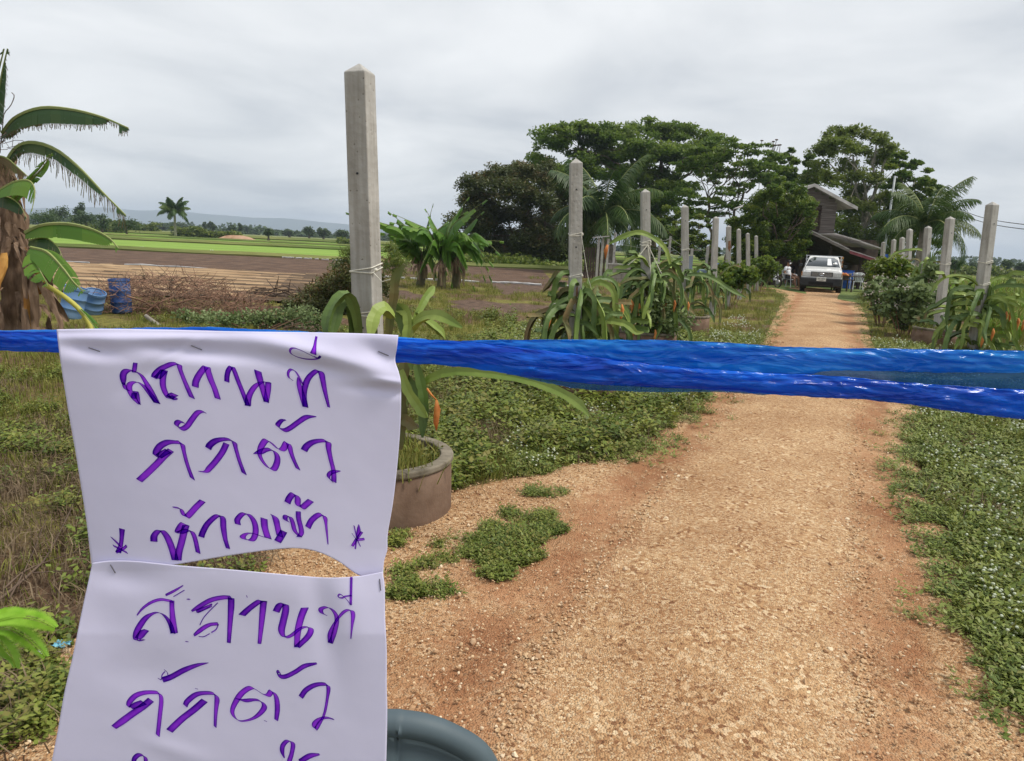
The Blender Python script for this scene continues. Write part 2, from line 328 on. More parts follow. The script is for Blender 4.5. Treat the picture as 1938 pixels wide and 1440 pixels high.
def grass_proto(name, m, nb, h, w, seed, spread=.05, lean=.5):
    r = random.Random(seed); mb = MB(); Q = []
    for i in range(nb):
        a = r.uniform(0, 6.28); c = np.array([r.gauss(0, spread), r.gauss(0, spread), 0]); hh = h * r.uniform(.5, 1.1); le = r.uniform(0, lean)
        d = np.array([math.cos(a), math.sin(a), 0]); s_ = np.array([-d[1], d[0], 0]) * w / 2
        p1 = c + d * le * hh * .3 + np.array([0, 0, hh * .6]); p2 = c + d * le * hh + np.array([0, 0, hh * (1 - .3 * le)])
        Q += [np.array([c - s_, c + s_, p1 + s_ * .8, p1 - s_ * .8]), np.array([p1 - s_ * .8, p1 + s_ * .8, p2 + s_ * .1, p2 - s_ * .1])]
    mb.quads(np.array(Q)); return proto(name, mb, m)
WEED = [weed_proto('weed', M['weed'], 6 + i % 3, 4, .06 + .02 * i, .026 + .003 * i, .015 + .002 * i, i) for i in range(6)]
WEED2 = [weed_proto('creeper', M['weed_dark'], 8, 4, .035 + .008 * i, .024, .011, 20 + i) for i in range(4)]
GRASS = [grass_proto('grass_tuft', M['grassb'], 16, .10, .006, 40 + i) for i in range(4)]
DRY = [grass_proto('straw_tuft', M['dryg'], 10, .10, .005, 60 + i, .09, 1.6) for i in range(3)]
RICE = [grass_proto('rice_tuft', M['rice'], 12, .35, .02, 80 + i, .12, .5) for i in range(3)]
def fl_proto():
    mb = MB(); mb.ball((0, 0, .085), (.0075, .0075, .006), 6, 4); mb.ball((.03, .02, .06), (.007, .007, .006), 6, 4); mb.ball((-.035, .025, .07), (.007, .007, .006), 6, 4)
    return proto('flower_heads', mb, M['flower'])
FLOWER = [fl_proto()]
def pebble_proto(seed):
    r = np.random.default_rng(seed); mb = MB(); mb.ball((0, 0, 0), (1, .8, .45), 6, 4); V = mb.v[0]; V += r.normal(0, .12, V.shape); V[:6] = V[:6].mean(0); V[-6:] = V[-6:].mean(0); mb.v = [V]
    return proto('pebble', mb, M['pebble'])
PEB = [pebble_proto(i) for i in range(6)]
def vnoise(x, y, s, seed=0):
    x = x / s; y = y / s; xi = np.floor(x).astype(int); yi = np.floor(y).astype(int); fx = x - xi; fy = y - yi; fx = fx * fx * (3 - 2 * fx); fy = fy * fy * (3 - 2 * fy)
    def h(a, b): n = (a * 374761393 + b * 668265263 + seed * 974634777) & 0x7fffffff; n = (n ^ (n >> 13)) * 1274126177 & 0x7fffffff; return ((n ^ (n >> 16)) & 0xffff) / 65535.0
    return (h(xi, yi) * (1 - fx) + h(xi + 1, yi) * fx) * (1 - fy) + (h(xi, yi + 1) * (1 - fx) + h(xi + 1, yi + 1) * fx) * fy

# ------------------------------------------------------------------ SETTING: ground
def ground_mat():
    m, nt, b = newmat('ground_earth_and_grass'); L = nt.links.new; N = nt.nodes.new
    t = N('ShaderNodeTexCoord'); b.inputs['Roughness'].default_value = .95; b.inputs['Specular IOR Level'].default_value = .15
    def noise(s, d=6):
        n = N('ShaderNodeTexNoise'); n.inputs['Scale'].default_value = s; n.inputs['Detail'].default_value = d; L(t.outputs['Object'], n.inputs['Vector']); return n.outputs[0]
    def ramp(v, a, c, lo, hi):
        r = N('ShaderNodeValToRGB'); L(v, r.inputs[0]); e = r.color_ramp.elements; e[0].position = lo; e[0].color = c4(a); e[1].position = hi; e[1].color = c4(c); return r.outputs[0]
    soil = ramp(noise(14), (.055, .032, .020), (.17, .105, .065), .3, .7)
    gras = ramp(noise(9), (.08, .08, .020), (.24, .215, .055), .3, .72)
    fac = ramp(noise(.55, 9), (0, 0, 0), (1, 1, 1), .44, .54)
    mix = N('ShaderNodeMix'); mix.data_type = 'RGBA'; L(fac, mix.inputs['Factor']); L(soil, mix.inputs['A']); L(gras, mix.inputs['B']); L(mix.outputs['Result'], b.inputs['Base Color'])
    bp = N('ShaderNodeBump'); bp.inputs['Strength'].default_value = .9; bp.inputs['Distance'].default_value = .03; L(noise(22), bp.inputs['Height']); L(bp.outputs[0], b.inputs['Normal'])
    return m
mb = MB(); mb.add([(-5200, -60, 0), (5200, -60, 0), (5200, 5400, 0), (-5200, 5400, 0)], [(0, 1, 2, 3)])
tag(mb.build('ground', ground_mat()), kind='structure')

# road: left edge, left wheel track, middle, right wheel track, right edge (photo rows)
RW = [(552, 1470, 1510, 1555, 1600, 1630), (562, 1480, 1512, 1552, 1598, 1626), (575, 1477, 1500, 1548, 1600, 1628), (600, 1465, 1485, 1545, 1608, 1640), (650, 1440, 1455, 1545, 1625, 1652),
      (700, 1385, 1410, 1530, 1640, 1695), (760, 1318, 1355, 1510, 1652, 1742), (830, 1225, 1290, 1480, 1660, 1738), (870, 1120, 1250, 1460, 1665, 1742),
      (930, 850, 1195, 1430, 1675, 1752), (1000, 600, 1135, 1410, 1685, 1800), (1100, 300, 1045, 1370, 1700, 1848), (1200, 150, 975, 1340, 1712, 1878), (1310, 40, 900, 1310, 1728, 1945), (1440, -40, 820, 1270, 1745, 2010)]
rows = [[gp(x, r[0], .004) for x in r[1:]] for r in RW]
last = rows[-1]; prev = rows[-3]
rows.append([p + (p - q) * 1.6 for p, q in zip(last, prev)])
first = rows[0]; rows.insert(0, [p + np.array([.3, 3.0, 0]) for p in first])
rows = np.array(rows)
ROADPOLY = np.vstack([rows[:, 0], rows[::-1, 4]])
sub = []
for k in range(5): sub.append(crom(rows[:, k], 140))
sub = np.array(sub)                                   # 5 x 140 x 3
TRK = sub
Vr = []; Uv = []; NC = 6
for i in range(140):
    for k in range(4):
        for j in range(NC):
            f = j / NC; p = sub[k, i] * (1 - f) + sub[k + 1, i] * f; u = k + f; Vr.append(p); Uv.append(u)
    Vr.append(sub[4, i]); Uv.append(4.0)
W_ = 4 * NC + 1; Vr = np.array(Vr); Uv = np.array(Uv)
Vr[:, 2] = .004 + .012 + .022 * np.exp(-((Uv - 2) / .7) ** 2) - .012 * np.exp(-((Uv - 1) / .25) ** 2) - .012 * np.exp(-((Uv - 3) / .25) ** 2)
Vr[(Uv < .01) | (Uv > 3.99), 2] = .002
Fr = [(i * W_ + j, i * W_ + j + 1, (i + 1) * W_ + j + 1, (i + 1) * W_ + j) for i in range(139) for j in range(W_ - 1)]
def road_mat():
    m, nt, b = newmat('red_gravel_road'); L = nt.links.new; N = nt.nodes.new
    b.inputs['Roughness'].default_value = .93; b.inputs['Specular IOR Level'].default_value = .2
    t = N('ShaderNodeTexCoord'); obj_ = t.outputs['Object']
    def noise(s, d=6, di=0):
        n = N('ShaderNodeTexNoise'); n.inputs['Scale'].default_value = s; n.inputs['Detail'].default_value = d; n.inputs['Distortion'].default_value = di; L(obj_, n.inputs['Vector']); return n.outputs[0]
    def ramp(v, stops):
        r = N('ShaderNodeValToRGB'); L(v, r.inputs[0]); e = r.color_ramp.elements; e[0].position = stops[0][0]; e[0].color = c4(stops[0][1]); e[1].position = stops[-1][0]; e[1].color = c4(stops[-1][1])
        for p, c in stops[1:-1]: x = e.new(p); x.color = c4(c)
        return r.outputs[0]
    def mix(f, a, c, mode='MIX'):
        x = N('ShaderNodeMix'); x.data_type = 'RGBA'; x.blend_type = mode; L(f, x.inputs['Factor']) if not isinstance(f, float) else setattr(x.inputs['Factor'], 'default_value', f)
        L(a, x.inputs['A']); L(c, x.inputs['B']); return x.outputs['Result']
    def voro(s, feat='F1'):
        v = N('ShaderNodeTexVoronoi'); v.inputs['Scale'].default_value = s; v.feature = feat; L(obj_, v.inputs['Vector']); return v
    v1 = voro(130); v2 = voro(62)
    sx = N('ShaderNodeSeparateColor'); L(v1.outputs['Color'], sx.inputs[0]); sx2 = N('ShaderNodeSeparateColor'); L(v2.outputs['Color'], sx2.inputs[0])
    st = [(0, (.23, .11, .055)), (.25, (.43, .25, .125)), (.65, (.55, .355, .19)), (1, (.76, .60, .40))]
    c1 = ramp(sx.outputs[0], st); c2 = ramp(sx2.outputs[1], st)
    grav = mix(ramp(noise(7), [(.42, (0, 0, 0)), (.58, (1, 1, 1))]), c1, c2)
    dirt = ramp(noise(2.2, 8, .4), [(.3, (.30, .135, .066)), (.5, (.41, .205, .105)), (.7, (.48, .28, .155))])
    at = N('ShaderNodeAttribute'); at.attribute_name = 'across'
    nn = N('ShaderNodeMath'); nn.operation = 'MULTIPLY_ADD'; L(noise(1.1, 6), nn.inputs[0]); nn.inputs[1].default_value = .7; L(at.outputs['Fac'], nn.inputs[2])
    off = N('ShaderNodeMath'); off.operation = 'SUBTRACT'; L(nn.outputs[0], off.inputs[0]); off.inputs[1].default_value = .35
    dv4 = N('ShaderNodeMath'); dv4.operation = 'DIVIDE'; L(off.outputs[0], dv4.inputs[0]); dv4.inputs[1].default_value = 4.0
    g = lambda x: (x, x, x)
    trk = ramp(dv4.outputs[0], [(0, g(.45)), (.14, g(.35)), (.22, g(.88)), (.27, g(.84)), (.38, g(.30)), (.5, g(.40)), (.62, g(.22)), (.71, g(.74)), (.78, g(.82)), (.88, g(.32)), (1, g(.5))])
    # break up with noise: dirt shows where trk > noise
    n5 = noise(5.5, 8); sb = N('ShaderNodeMath'); sb.operation = 'SUBTRACT'; L(trk, sb.inputs[0]); L(n5, sb.inputs[1])
    f = ramp(sb.outputs[0], [(-0.0, (0, 0, 0)), (.40, g(.85))])
    col = mix(f, grav, dirt)
    big = ramp(noise(1.3, 7), [(.33, (.76, .68, .62)), (.62, (1.0, .99, .97))])
    col = mix(1.0, col, big, 'MULTIPLY'); L(col, b.inputs['Base Color'])
    bp = N('ShaderNodeBump'); bp.inputs['Strength'].default_value = .9; bp.inputs['Distance'].default_value = .010; bp.invert = True
    L(v1.outputs['Distance'], bp.inputs['Height'])
    bp2 = N('ShaderNodeBump'); bp2.inputs['Strength'].default_value = .7; bp2.inputs['Distance'].default_value = .02; L(noise(9, 6), bp2.inputs['Height']); L(bp.outputs[0], bp2.inputs['Normal']); L(bp2.outputs[0], b.inputs['Normal'])
    return m
mb = MB(); mb.add(Vr, Fr); road = mb.build('road', road_mat(), smooth=True)
a = road.data.attributes.new('across', 'FLOAT', 'POINT'); a.data.foreach_set('value', Uv.astype('f'))
tag(road, kind='structure')

# field strips (rows run level across the view)
def strip(name, x0, x1, y0, y1, z, m, kind='structure'):
    mb = MB(); mb.add([(x0, y0, z), (x1, y0, z), (x1, y1, z), (x0, y1, z)], [(0, 1, 2, 3)]); return tag(mb.build(name, m), kind=kind)
M['tilled'] = mat('tilled_dark_soil', (.070, .040, .026), (.140, .085, .055), 1.2, .95, 1.0, 6, dist=.1)
M['furrow'] = mat('dry_furrow_soil', (.24, .15, .078), (.46, .32, .185), 1.5, .95, 1.0, 10, dist=.06, stretch=(.4, 1.5, 1))
M['furrow_shade'] = mat('shaded_furrow_bottom', (.055, .034, .02), (.12, .078, .045), 3, .95, 1.0, 10, dist=.05, stretch=(.5, 1.5, 1))  # shade of the furrow valleys put into the soil colour
M['paddy'] = mat('green_paddy', (.13, .235, .020), (.19, .32, .032), .35, .85, .6, 5, dist=.1, stretch=(.25, 1, 1))
M['paddy2'] = mat('pale_green_paddy', (.155, .26, .030), (.215, .33, .045), .3, .85, .6, 5, dist=.1, stretch=(.25, 1, 1))
M['scrubland'] = mat('scrub_grass', (.10, .14, .035), (.20, .21, .07), .15, .9, .6, 3, dist=.2, stretch=(.3, 1, 1))
strip('tilled_field', -90, 1.5, 28.3, 45.5, .02, M['tilled'])
strip('paddy_field', -160, 60, 46.2, 78, .03, M['paddy2'])
strip('paddy_field', -220, 60, 79, 150, .035, M['paddy'])
strip('scrub_field', -900, 200, 151, 900, .03, M['scrubland'])
strip('grass_field', 12, 140, 14, 300, .02, mat('tall_grass_field', (.06, .10, .022), (.15, .19, .05), .5, .9, .8, 5, dist=.2))
# furrow ridges: each ridge a real raised bank, one sheet
mb = MB(); nx = 120; xs = np.linspace(-60, -2.5, nx); ys = np.linspace(16.0, 28.0, 12 * 16 + 1)
X, Y = np.meshgrid(xs, ys); per = 1.42
Z = .03 + .055 * np.clip((-4.0 - X) / 3.5, 0.02, 1) * (1 - np.abs(np.sin(np.pi * (Y + .12 * vnoise(X, Y, 3)) / per)) ** .8) + .03 * vnoise(X, Y, .5, 4) + .015 * vnoise(X, Y, .15, 5)
X = X + (Y - 16) * -.25
V = np.stack([X, Y, Z], -1).reshape(-1, 3); F = [(j * nx + i, j * nx + i + 1, (j + 1) * nx + i + 1, (j + 1) * nx + i) for j in range(len(ys) - 1) for i in range(nx - 1)]
mb.add(V, F); ff = tag(mb.build('furrowed_field', M['furrow'], smooth=True), kind='structure'); ff.data.materials.append(M['furrow_shade'])
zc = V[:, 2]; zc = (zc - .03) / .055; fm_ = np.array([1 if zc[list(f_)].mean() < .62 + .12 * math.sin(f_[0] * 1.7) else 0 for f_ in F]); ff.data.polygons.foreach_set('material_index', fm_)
# earth dykes and ditch lines between the fields
for i, (yy, x0, x1, w, h, m) in enumerate([(45.9, -90, 20, .5, .18, 'scrubland'), (78.5, -150, 60, .7, .3, 'scrubland'), (150.5, -220, 80, 1.2, .5, 'scrubland'), (110, -200, 60, .6, .25, 'scrubland')]):
    mb = MB(); xs = np.linspace(x0, x1, 80)
    mb.tube([(x, yy + .4 * math.sin(x * .1), h * .2 + .1 * h * math.sin(x * .7)) for x in xs], [w / 2] * 80, 6); tag(mb.build('field_dyke', M[m]), kind='structure')
for i, (x0, x1, yy) in enumerate([(-34, -9, 28.1), (-14.2, -10.2, 45.0), (-6, 3, 27.6)]):
    mb = MB(); rr = random.Random(i); xs = np.linspace(x0, x1, 40)
    P = [(x, yy + .15 * math.sin(x * 1.3 + i), .05 + .03 * rr.random()) for x in xs]
    pp = [k_ for k_ in range(len(P))]
    k_ = 0
    while k_ < len(P) - 3:
        e_ = min(len(P), k_ + rr.randint(3, 9)); mb.tube(P[k_:e_], [(.022 + .03 * rr.random()) for _ in P[k_:e_]], 5); k_ = e_ + rr.randint(0, 1)
    o = mb.build('mulch_film', M['mulch']); tag(o, ['long silver plastic film strip along the far edge of the furrows', 'short shiny film strip beside the green paddy, left of the near post', 'pale plastic strip on the soil behind the banana clump'][i], 'plastic film', 'plastic strips lying in the fields')

# far hills
def hill(name, x0, x1, Y, hs, seed, m):
    mb = MB(); n = 90; xs = np.linspace(x0, x1, n); prof = vnoise(xs, xs * 0, (x1 - x0) / 5, seed) * .6 + vnoise(xs, xs * 0, (x1 - x0) / 17, seed + 1) * .3
    env = np.sin(np.linspace(0, math.pi, n)) ** .6; h = hs * env * (.35 + prof)
    V = []; rowsn = 8
    for k in range(rowsn):
        f = k / (rowsn - 1); pr = math.sin(f * math.pi)
        for x, hh in zip(xs, h): V.append((x, Y + (f - .5) * 700, hh * pr - 1 + 6 * pr * vnoise(np.array([x]), np.array([f * 500]), 60, seed)[0]))
    F = [(k * n + i, k * n + i + 1, (k + 1) * n + i + 1, (k + 1) * n + i) for k in range(rowsn - 1) for i in range(n - 1)]
    mb.add(V, F); return tag(mb.build(name, m, smooth=True), kind='structure')
M['hill'] = mat('wooded_hills', (.035, .055, .03), (.07, .09, .05), .01, .95)
hill('hills', -4200, -250, 4600, 88, 3, M['hill'])
hill('hills', 1200, 4200, 4700, 40, 9, M['hill'])

# bare soil patches in the left turf
SOILP = []
for i_, (cx_, cy_, hw_, hh_) in enumerate([(950, 582, 110, 11), (990, 538, 85, 16), (850, 507, 110, 9), (560, 612, 95, 16), (1120, 520, 60, 8), (760, 560, 60, 8)]):
    rs_ = np.random.default_rng(60 + i_); n_ = 40; ph_ = rs_.uniform(0, 6.28, 5)
    pts_ = []
    for k_ in range(n_):
        a_ = 6.2832 * k_ / n_; rr_ = 1 + .18 * math.sin(3 * a_ + ph_[0]) + .12 * math.sin(5 * a_ + ph_[1]) + .08 * math.sin(9 * a_ + ph_[2]); pts_.append(gp(cx_ + hw_ * rr_ * math.cos(a_), cy_ + hh_ * rr_ * math.sin(a_) + .045 * hw_ * math.cos(a_), .006))
    SOILP.append(np.array(pts_)); mb = MB(); mb.add(pts_, [tuple(range(n_))[::-1]]); tag(mb.build('bare_soil', M['soil']), kind='structure')
def insoil(P):
    m_ = np.zeros(len(P), bool)
    for S_ in SOILP: m_ |= pip(P + .5 * (np.stack([vnoise(P[:, 0], P[:, 1], .4, 3), vnoise(P[:, 0], P[:, 1], .4, 4)], 1) - .5), S_)
    return m_
# ------------------------------------------------------------------ ground cover
def region_pts(n, x0, x1, y0, y1, falloff=None, seed=0):
    r = np.random.default_rng(seed); P = np.stack([r.uniform(x0, x1, n), r.uniform(y0, y1, n)], 1)
    if falloff:
        d = np.hypot(P[:, 0], P[:, 1]); P = P[r.random(n) < np.minimum(1, (falloff / d) ** 1.6)]
    return P
def inview(P, m=.26):
    d = np.stack([P[:, 0], P[:, 1], np.full(len(P), -CAM_H)], 1) @ CRn
    u = d[:, 0] / -d[:, 2]; v = d[:, 1] / -d[:, 2]
    return (d[:, 2] < 0) & (np.abs(u) < .69 + m) & (v > -.515 - m)
wk = lambda L_: [gp(x, y) for x, y in L_]
SOILL = wk([(-120, 960), (180, 930), (240, 1250), (-160, 1250)])
PATCH = wk([(735, 1145), (745, 1110), (800, 1065), (890, 1015), (975, 975), (1040, 975), (1062, 1000), (1010, 1050), (960, 1095), (880, 1125), (800, 1138)])
LUSH = wk([(755, 900), (830, 925), (900, 905), (1010, 880), (1140, 872), (1200, 845), (1235, 825), (1330, 752), (1400, 690), (1300, 640), (760, 640)])
SMALLP = [wk([(980, 898), (1010, 888), (1050, 893), (1030, 905), (990, 907)]), wk([(985, 935), (1030, 925), (1085, 930), (1060, 948), (1000, 945)]), wk([(730, 1030), (760, 1010), (780, 1020), (750, 1045)])]
LEFTN = wk([(-60, 690), (170, 690), (330, 1000), (330, 1060), (170, 1080), (150, 950), (-60, 900)])
GAPW = wk([(330, 1040), (500, 1030), (660, 1070), (560, 1110), (330, 1110)])
LOWL = wk([(-60, 1260), (60, 1230), (150, 1290), (110, 1400), (-60, 1440)])
onroad = lambda P: pip(P, ROADPOLY)
def zed(P, z=0.0): return np.column_stack([P, np.full(len(P), z)])
# roadside grass
P = region_pts(560000, -18, 32, .9, 34, 3.2, 1); P = P[inview(P)]
nr = vnoise(P[:, 0], P[:, 1], 1.3, 2) * .6 + vnoise(P[:, 0], P[:, 1], .4, 3) * .4
on = onroad(P); ln = pip(P, LEFTN)
keep = (~on) & ((nr > .36) | ln) & ~(pip(P, SOILL) & (rng.random(len(P)) < .8)) & ~((P[:, 0] < -5.5) & (P[:, 1] > 15.4))
keep &= ~(insoil(P) & (rng.random(len(P)) < .96))
G = P[keep]; d = np.hypot(G[:, 0], G[:, 1]); sc = .50 + .028 * d + rng.random(len(G)) * .40
sc[pip(G, LUSH)] *= 1.0
o = scatter('roadside_grass', zed(G), sc, GRASS); tag(o, 'short olive green grass covering the verges on both sides of the road', 'grass', kind='stuff')
# leafy weeds
P = region_pts(480000, -6, 13, .9, 16, 3.0, 5); P = P[inview(P)]; on = onroad(P)
nr = vnoise(P[:, 0], P[:, 1], .7, 12) * .6 + vnoise(P[:, 0], P[:, 1], .22, 13) * .4
lush = pip(P + rng.normal(0, .06, P.shape), LUSH); ln = pip(P, LEFTN); low = pip(P, LOWL); gapm = pip(P, GAPW)
rt = (~on) & (P[:, 0] > 0)
left_rest = (~on) & (P[:, 0] < 0) & ~insoil(P) & (nr > .60) & (rng.random(len(P)) < .7)
low_l = low | ((P[:, 0] < -.55) & (P[:, 1] < 3.3) & (nr > .5))
keep = (lush & (rng.random(len(P)) < .62) & (nr > .34)) | (ln & (nr > .52) & (rng.random(len(P)) < .6)) | (low & (nr > .5)) | left_rest | (gapm & (nr > .56))
keep &= ~(pip(P, SOILL) & (rng.random(len(P)) < .5))
G = P[keep]; sc = .6 + rng.random(len(G)) * .8 + .03 * np.hypot(G[:, 0], G[:, 1])
hl = pip(G, LUSH); sc[hl] *= .95; sc[G[:, 1] < 2.4] *= .8; sc[(G[:, 0] < -.6)] *= .62
o = scatter('leafy_weeds', zed(G), sc, WEED); tag(o, 'leafy green weeds growing thick beside the left edge of the road', 'weeds', kind='stuff')
PP = region_pts(170000, -3, 11, .6, 14, 3.6, 6); PP = PP[inview(PP)]; on = onroad(PP)
nr = vnoise(PP[:, 0], PP[:, 1], .35, 22) * .5 + vnoise(PP[:, 0], PP[:, 1], .12, 23) * .5
keep = (~on) & (PP[:, 0] > 0) & (nr > .30)
G = PP[keep]; sc = .8 + rng.random(len(G)) * .9 + .03 * np.hypot(G[:, 0], G[:, 1])
o = scatter('verge_creepers', zed(G), sc, WEED2); tag(o, 'blue green creeping weeds covering the right verge beside the road', 'weeds', kind='stuff')
RIGHTV = G
def patch(poly, n, thr, seed, label):
    poly = np.array(poly); r = np.random.default_rng(seed); Q = np.stack([r.uniform(poly[:, 0].min(), poly[:, 0].max(), n), r.uniform(poly[:, 1].min(), poly[:, 1].max(), n)], 1)
    c = poly[:, :2].mean(0); Q2 = c + (Q - c) * 1.0
    nn = vnoise(Q2[:, 0], Q2[:, 1], .22, seed) * .6 + vnoise(Q2[:, 0], Q2[:, 1], .07, seed + 5) * .4; Q2 = Q2 + r.normal(0, .022, Q2.shape); ob = .20 * (np.stack([vnoise(Q2[:, 0], Q2[:, 1], .12, 3), vnoise(Q2[:, 0], Q2[:, 1], .12, 4)], 1) - .5) * min(1, np.ptp(poly[:, 0])); Q2 = Q2[pip(Q2 + ob, poly) & (nn > thr) & (r.random(len(Q2)) < .35 + 1.6 * np.clip(nn - thr, 0, .4))]
    g = scatter('weed_patch', zed(Q2, .008), (.30 + r.random(len(Q2)) * .55), WEED2 + WEED[:1]); return tag(g, label, 'weeds', 'weed patches creeping over the gravel', 'stuff')
patch(PATCH, 14000, .43, 31, 'long patch of green creeping weeds on the gravel right of the lower notice')
patch(SMALLP[0], 300, .42, 32, 'small tuft of weeds at the gravel edge below the lush verge')
patch(SMALLP[1], 360, .46, 33, 'thin trail of weeds on the gravel between verge and big patch')
patch(SMALLP[2], 300, .4, 34, 'small weed clump at the foot of the nearest concrete ring')
# ragged runners of the verge creeping onto the gravel
edge = np.vstack([TRK[4, 10:125], ]) ; ii = rng.integers(0, len(edge), 2600); E = edge[ii, :2] + np.column_stack([rng.normal(-.02, .10, 2600), rng.normal(0, .12, 2600)])
edl = TRK[0, 5:85]; ii = rng.integers(0, len(edl), 1800); E2 = edl[ii, :2] + np.column_stack([rng.normal(.02, .14, 1800), rng.normal(0, .2, 1800)])
E2 = E2[~((E2[:, 1] < 5.0))]
E = np.vstack([E, E2]); E = E[vnoise(E[:, 0], E[:, 1], .25, 77) > .35]
o = scatter('edge_creepers', zed(E, .008), .6 + rng.random(len(E)) * .7, WEED2); tag(o, 'straggling creepers along both edges of the gravel road', 'weeds', kind='stuff')
# flowers
fm = (vnoise(RIGHTV[:, 0], RIGHTV[:, 1], .6, 41) > .35) & (rng.random(len(RIGHTV)) < .14)
FL = RIGHTV[fm]
fl2 = wk([(1150, 760), (1280, 770), (1330, 745), (1300, 715), (1180, 725)]); fl3 = wk([(1320, 700), (1400, 690), (1440, 650), (1400, 600), (1340, 640)])
for poly, n in ((fl2, 700), (fl3, 260)):
    poly = np.array(poly); Q = np.stack([rng.uniform(poly[:, 0].min(), poly[:, 0].max(), n), rng.uniform(poly[:, 1].min(), poly[:, 1].max(), n)], 1); FL = np.vstack([FL, Q[pip(Q, poly)]])
d = np.hypot(FL[:, 0], FL[:, 1])
o = scatter('white_flowers', zed(FL, .0), .80 + .06 * d, FLOWER); tag(o, 'tiny white globe flowers dotting the green verges', 'flowers', kind='stuff')
# straw and dry litter on the left
P = region_pts(60000, -5, 3, 1.2, 9, 3.0, 9); P = P[inview(P)]; P = P[~onroad(P) | pip(P, GAPW)]; P = P[vnoise(P[:, 0], P[:, 1], .8, 19) > .45]; P = P[~pip(P, SOILL) | (rng.random(len(P)) < .4)][:8000]
o = scatter('dry_straw', zed(P, .002), .5 + rng.random(len(P)) * .7, DRY); tag(o, 'dry straw and dead stalks littering the bare soil at left', 'dry grass', kind='stuff')
# tall grass in the right field and rice
P = region_pts(60000, 10, 60, 11, 60, 11, 10); P = P[inview(P)]; P = P[~onroad(P) & (P[:, 0] > .55 * P[:, 1] + 1.5)]
o = scatter('tall_field_grass', zed(P), .9 + rng.random(len(P)) * .8 + .01 * P[:, 1], RICE[:2] + [grass_proto('tall_grass_tuft', M['grassb'], 14, .5, .02, 99, .1, .7)]); tag(o, 'tall green grass filling the field beyond the right row of posts', 'grass', kind='stuff')
# pebbles
P = region_pts(2600000, -2.6, 6, .8, 13, 1.9, 15); P = P[inview(P, .03)]; on = onroad(P); P = P[on]
# distance to the wheel tracks thins the stones
def dtrack(P, T):
    T = T[:, :2]; d = np.full(len(P), 9.0)
    for i in range(0, len(T), 2): d = np.minimum(d, np.hypot(P[:, 0] - T[i, 0], P[:, 1] - T[i, 1]))
    return d
dt = np.minimum(dtrack(P, TRK[1]), dtrack(P, TRK[3]))
dens = .16 + .84 * np.clip((dt - .10) / .30, 0, 1); dm = dtrack(P, TRK[2]); zone = np.exp(-((dm - .40) / .34) ** 2)
dens *= (.30 + .75 * vnoise(P[:, 0], P[:, 1], .5, 51)) * np.where(dm < .85, .42 + .5 * zone, .22)
kp = rng.random(len(P)) < dens; P = P[kp]; zone = zone[kp]; P = P[:230000]; zone = zone[:230000]
u = rng.random(len(P)); s = .0030 + .0036 * u ** 2 + .006 * (u > .985) * rng.random(len(P)); s *= (1 + .05 * np.hypot(P[:, 0], P[:, 1])) * (1 + .28 * zone)
rot = np.stack([rng.normal(0, .5, len(P)), rng.normal(0, .5, len(P)), rng.random(len(P)) * 6.28], 1)
o = scatter('gravel', np.column_stack([P, np.full(len(P), .020) + s * .15]), s, PEB, rot=rot); tag(o, 'loose pale pebbles scattered over the gravel road', 'gravel', kind='stuff')
print('scatter done')
# ------------------------------------------------------------------ trees
def crown_quads(C, rad, n, size, rg, flat=.5, up=.6):
    """leaf quads spread through clumps. C (k,3) centres, rad (k,3)"""
    k = len(C); w = rad[:, 0] * rad[:, 1]; idx = rg.choice(k, n, p=w / w.sum())
    d = rg.normal(0, 1, (n, 3)); d /= np.linalg.norm(d, axis=1)[:, None]; r = rg.random(n) ** .6 * (1 + .25 * rg.normal(0, 1, n).clip(-1, 2) * .5)
    P = C[idx] + d * rad[idx] * r[:, None]
    nrm = rg.normal(0, 1, (n, 3)); nrm[:, 2] = np.abs(nrm[:, 2]) + up; nrm /= np.linalg.norm(nrm, axis=1)[:, None]
    a = rg.normal(0, 1, (n, 3)); t = np.cross(nrm, a); t /= np.linalg.norm(t, axis=1)[:, None]; b = np.cross(nrm, t)
    L_ = size * (.6 + .8 * rg.random(n)); W = L_ * flat
    Q = np.stack([P - t * L_[:, None] / 2, P + b * W[:, None] / 2, P + t * L_[:, None] / 2, P - b * W[:, None] / 2], 1)
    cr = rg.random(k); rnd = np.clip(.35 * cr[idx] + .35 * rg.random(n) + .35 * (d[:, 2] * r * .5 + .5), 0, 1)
    return Q, rnd
def limb(mb, a, b, r0, r1, rg, wob=.12, n=7):
    a = np.asarray(a, float); b = np.asarray(b, float); L_ = np.linalg.norm(b - a)
    P = [a + (b - a) * t + rg.normal(0, wob * L_ * .25, 3) * math.sin(t * math.pi) for t in np.linspace(0, 1, n)]
    mb.tube(P, list(np.linspace(r0, r1, n)), 7)
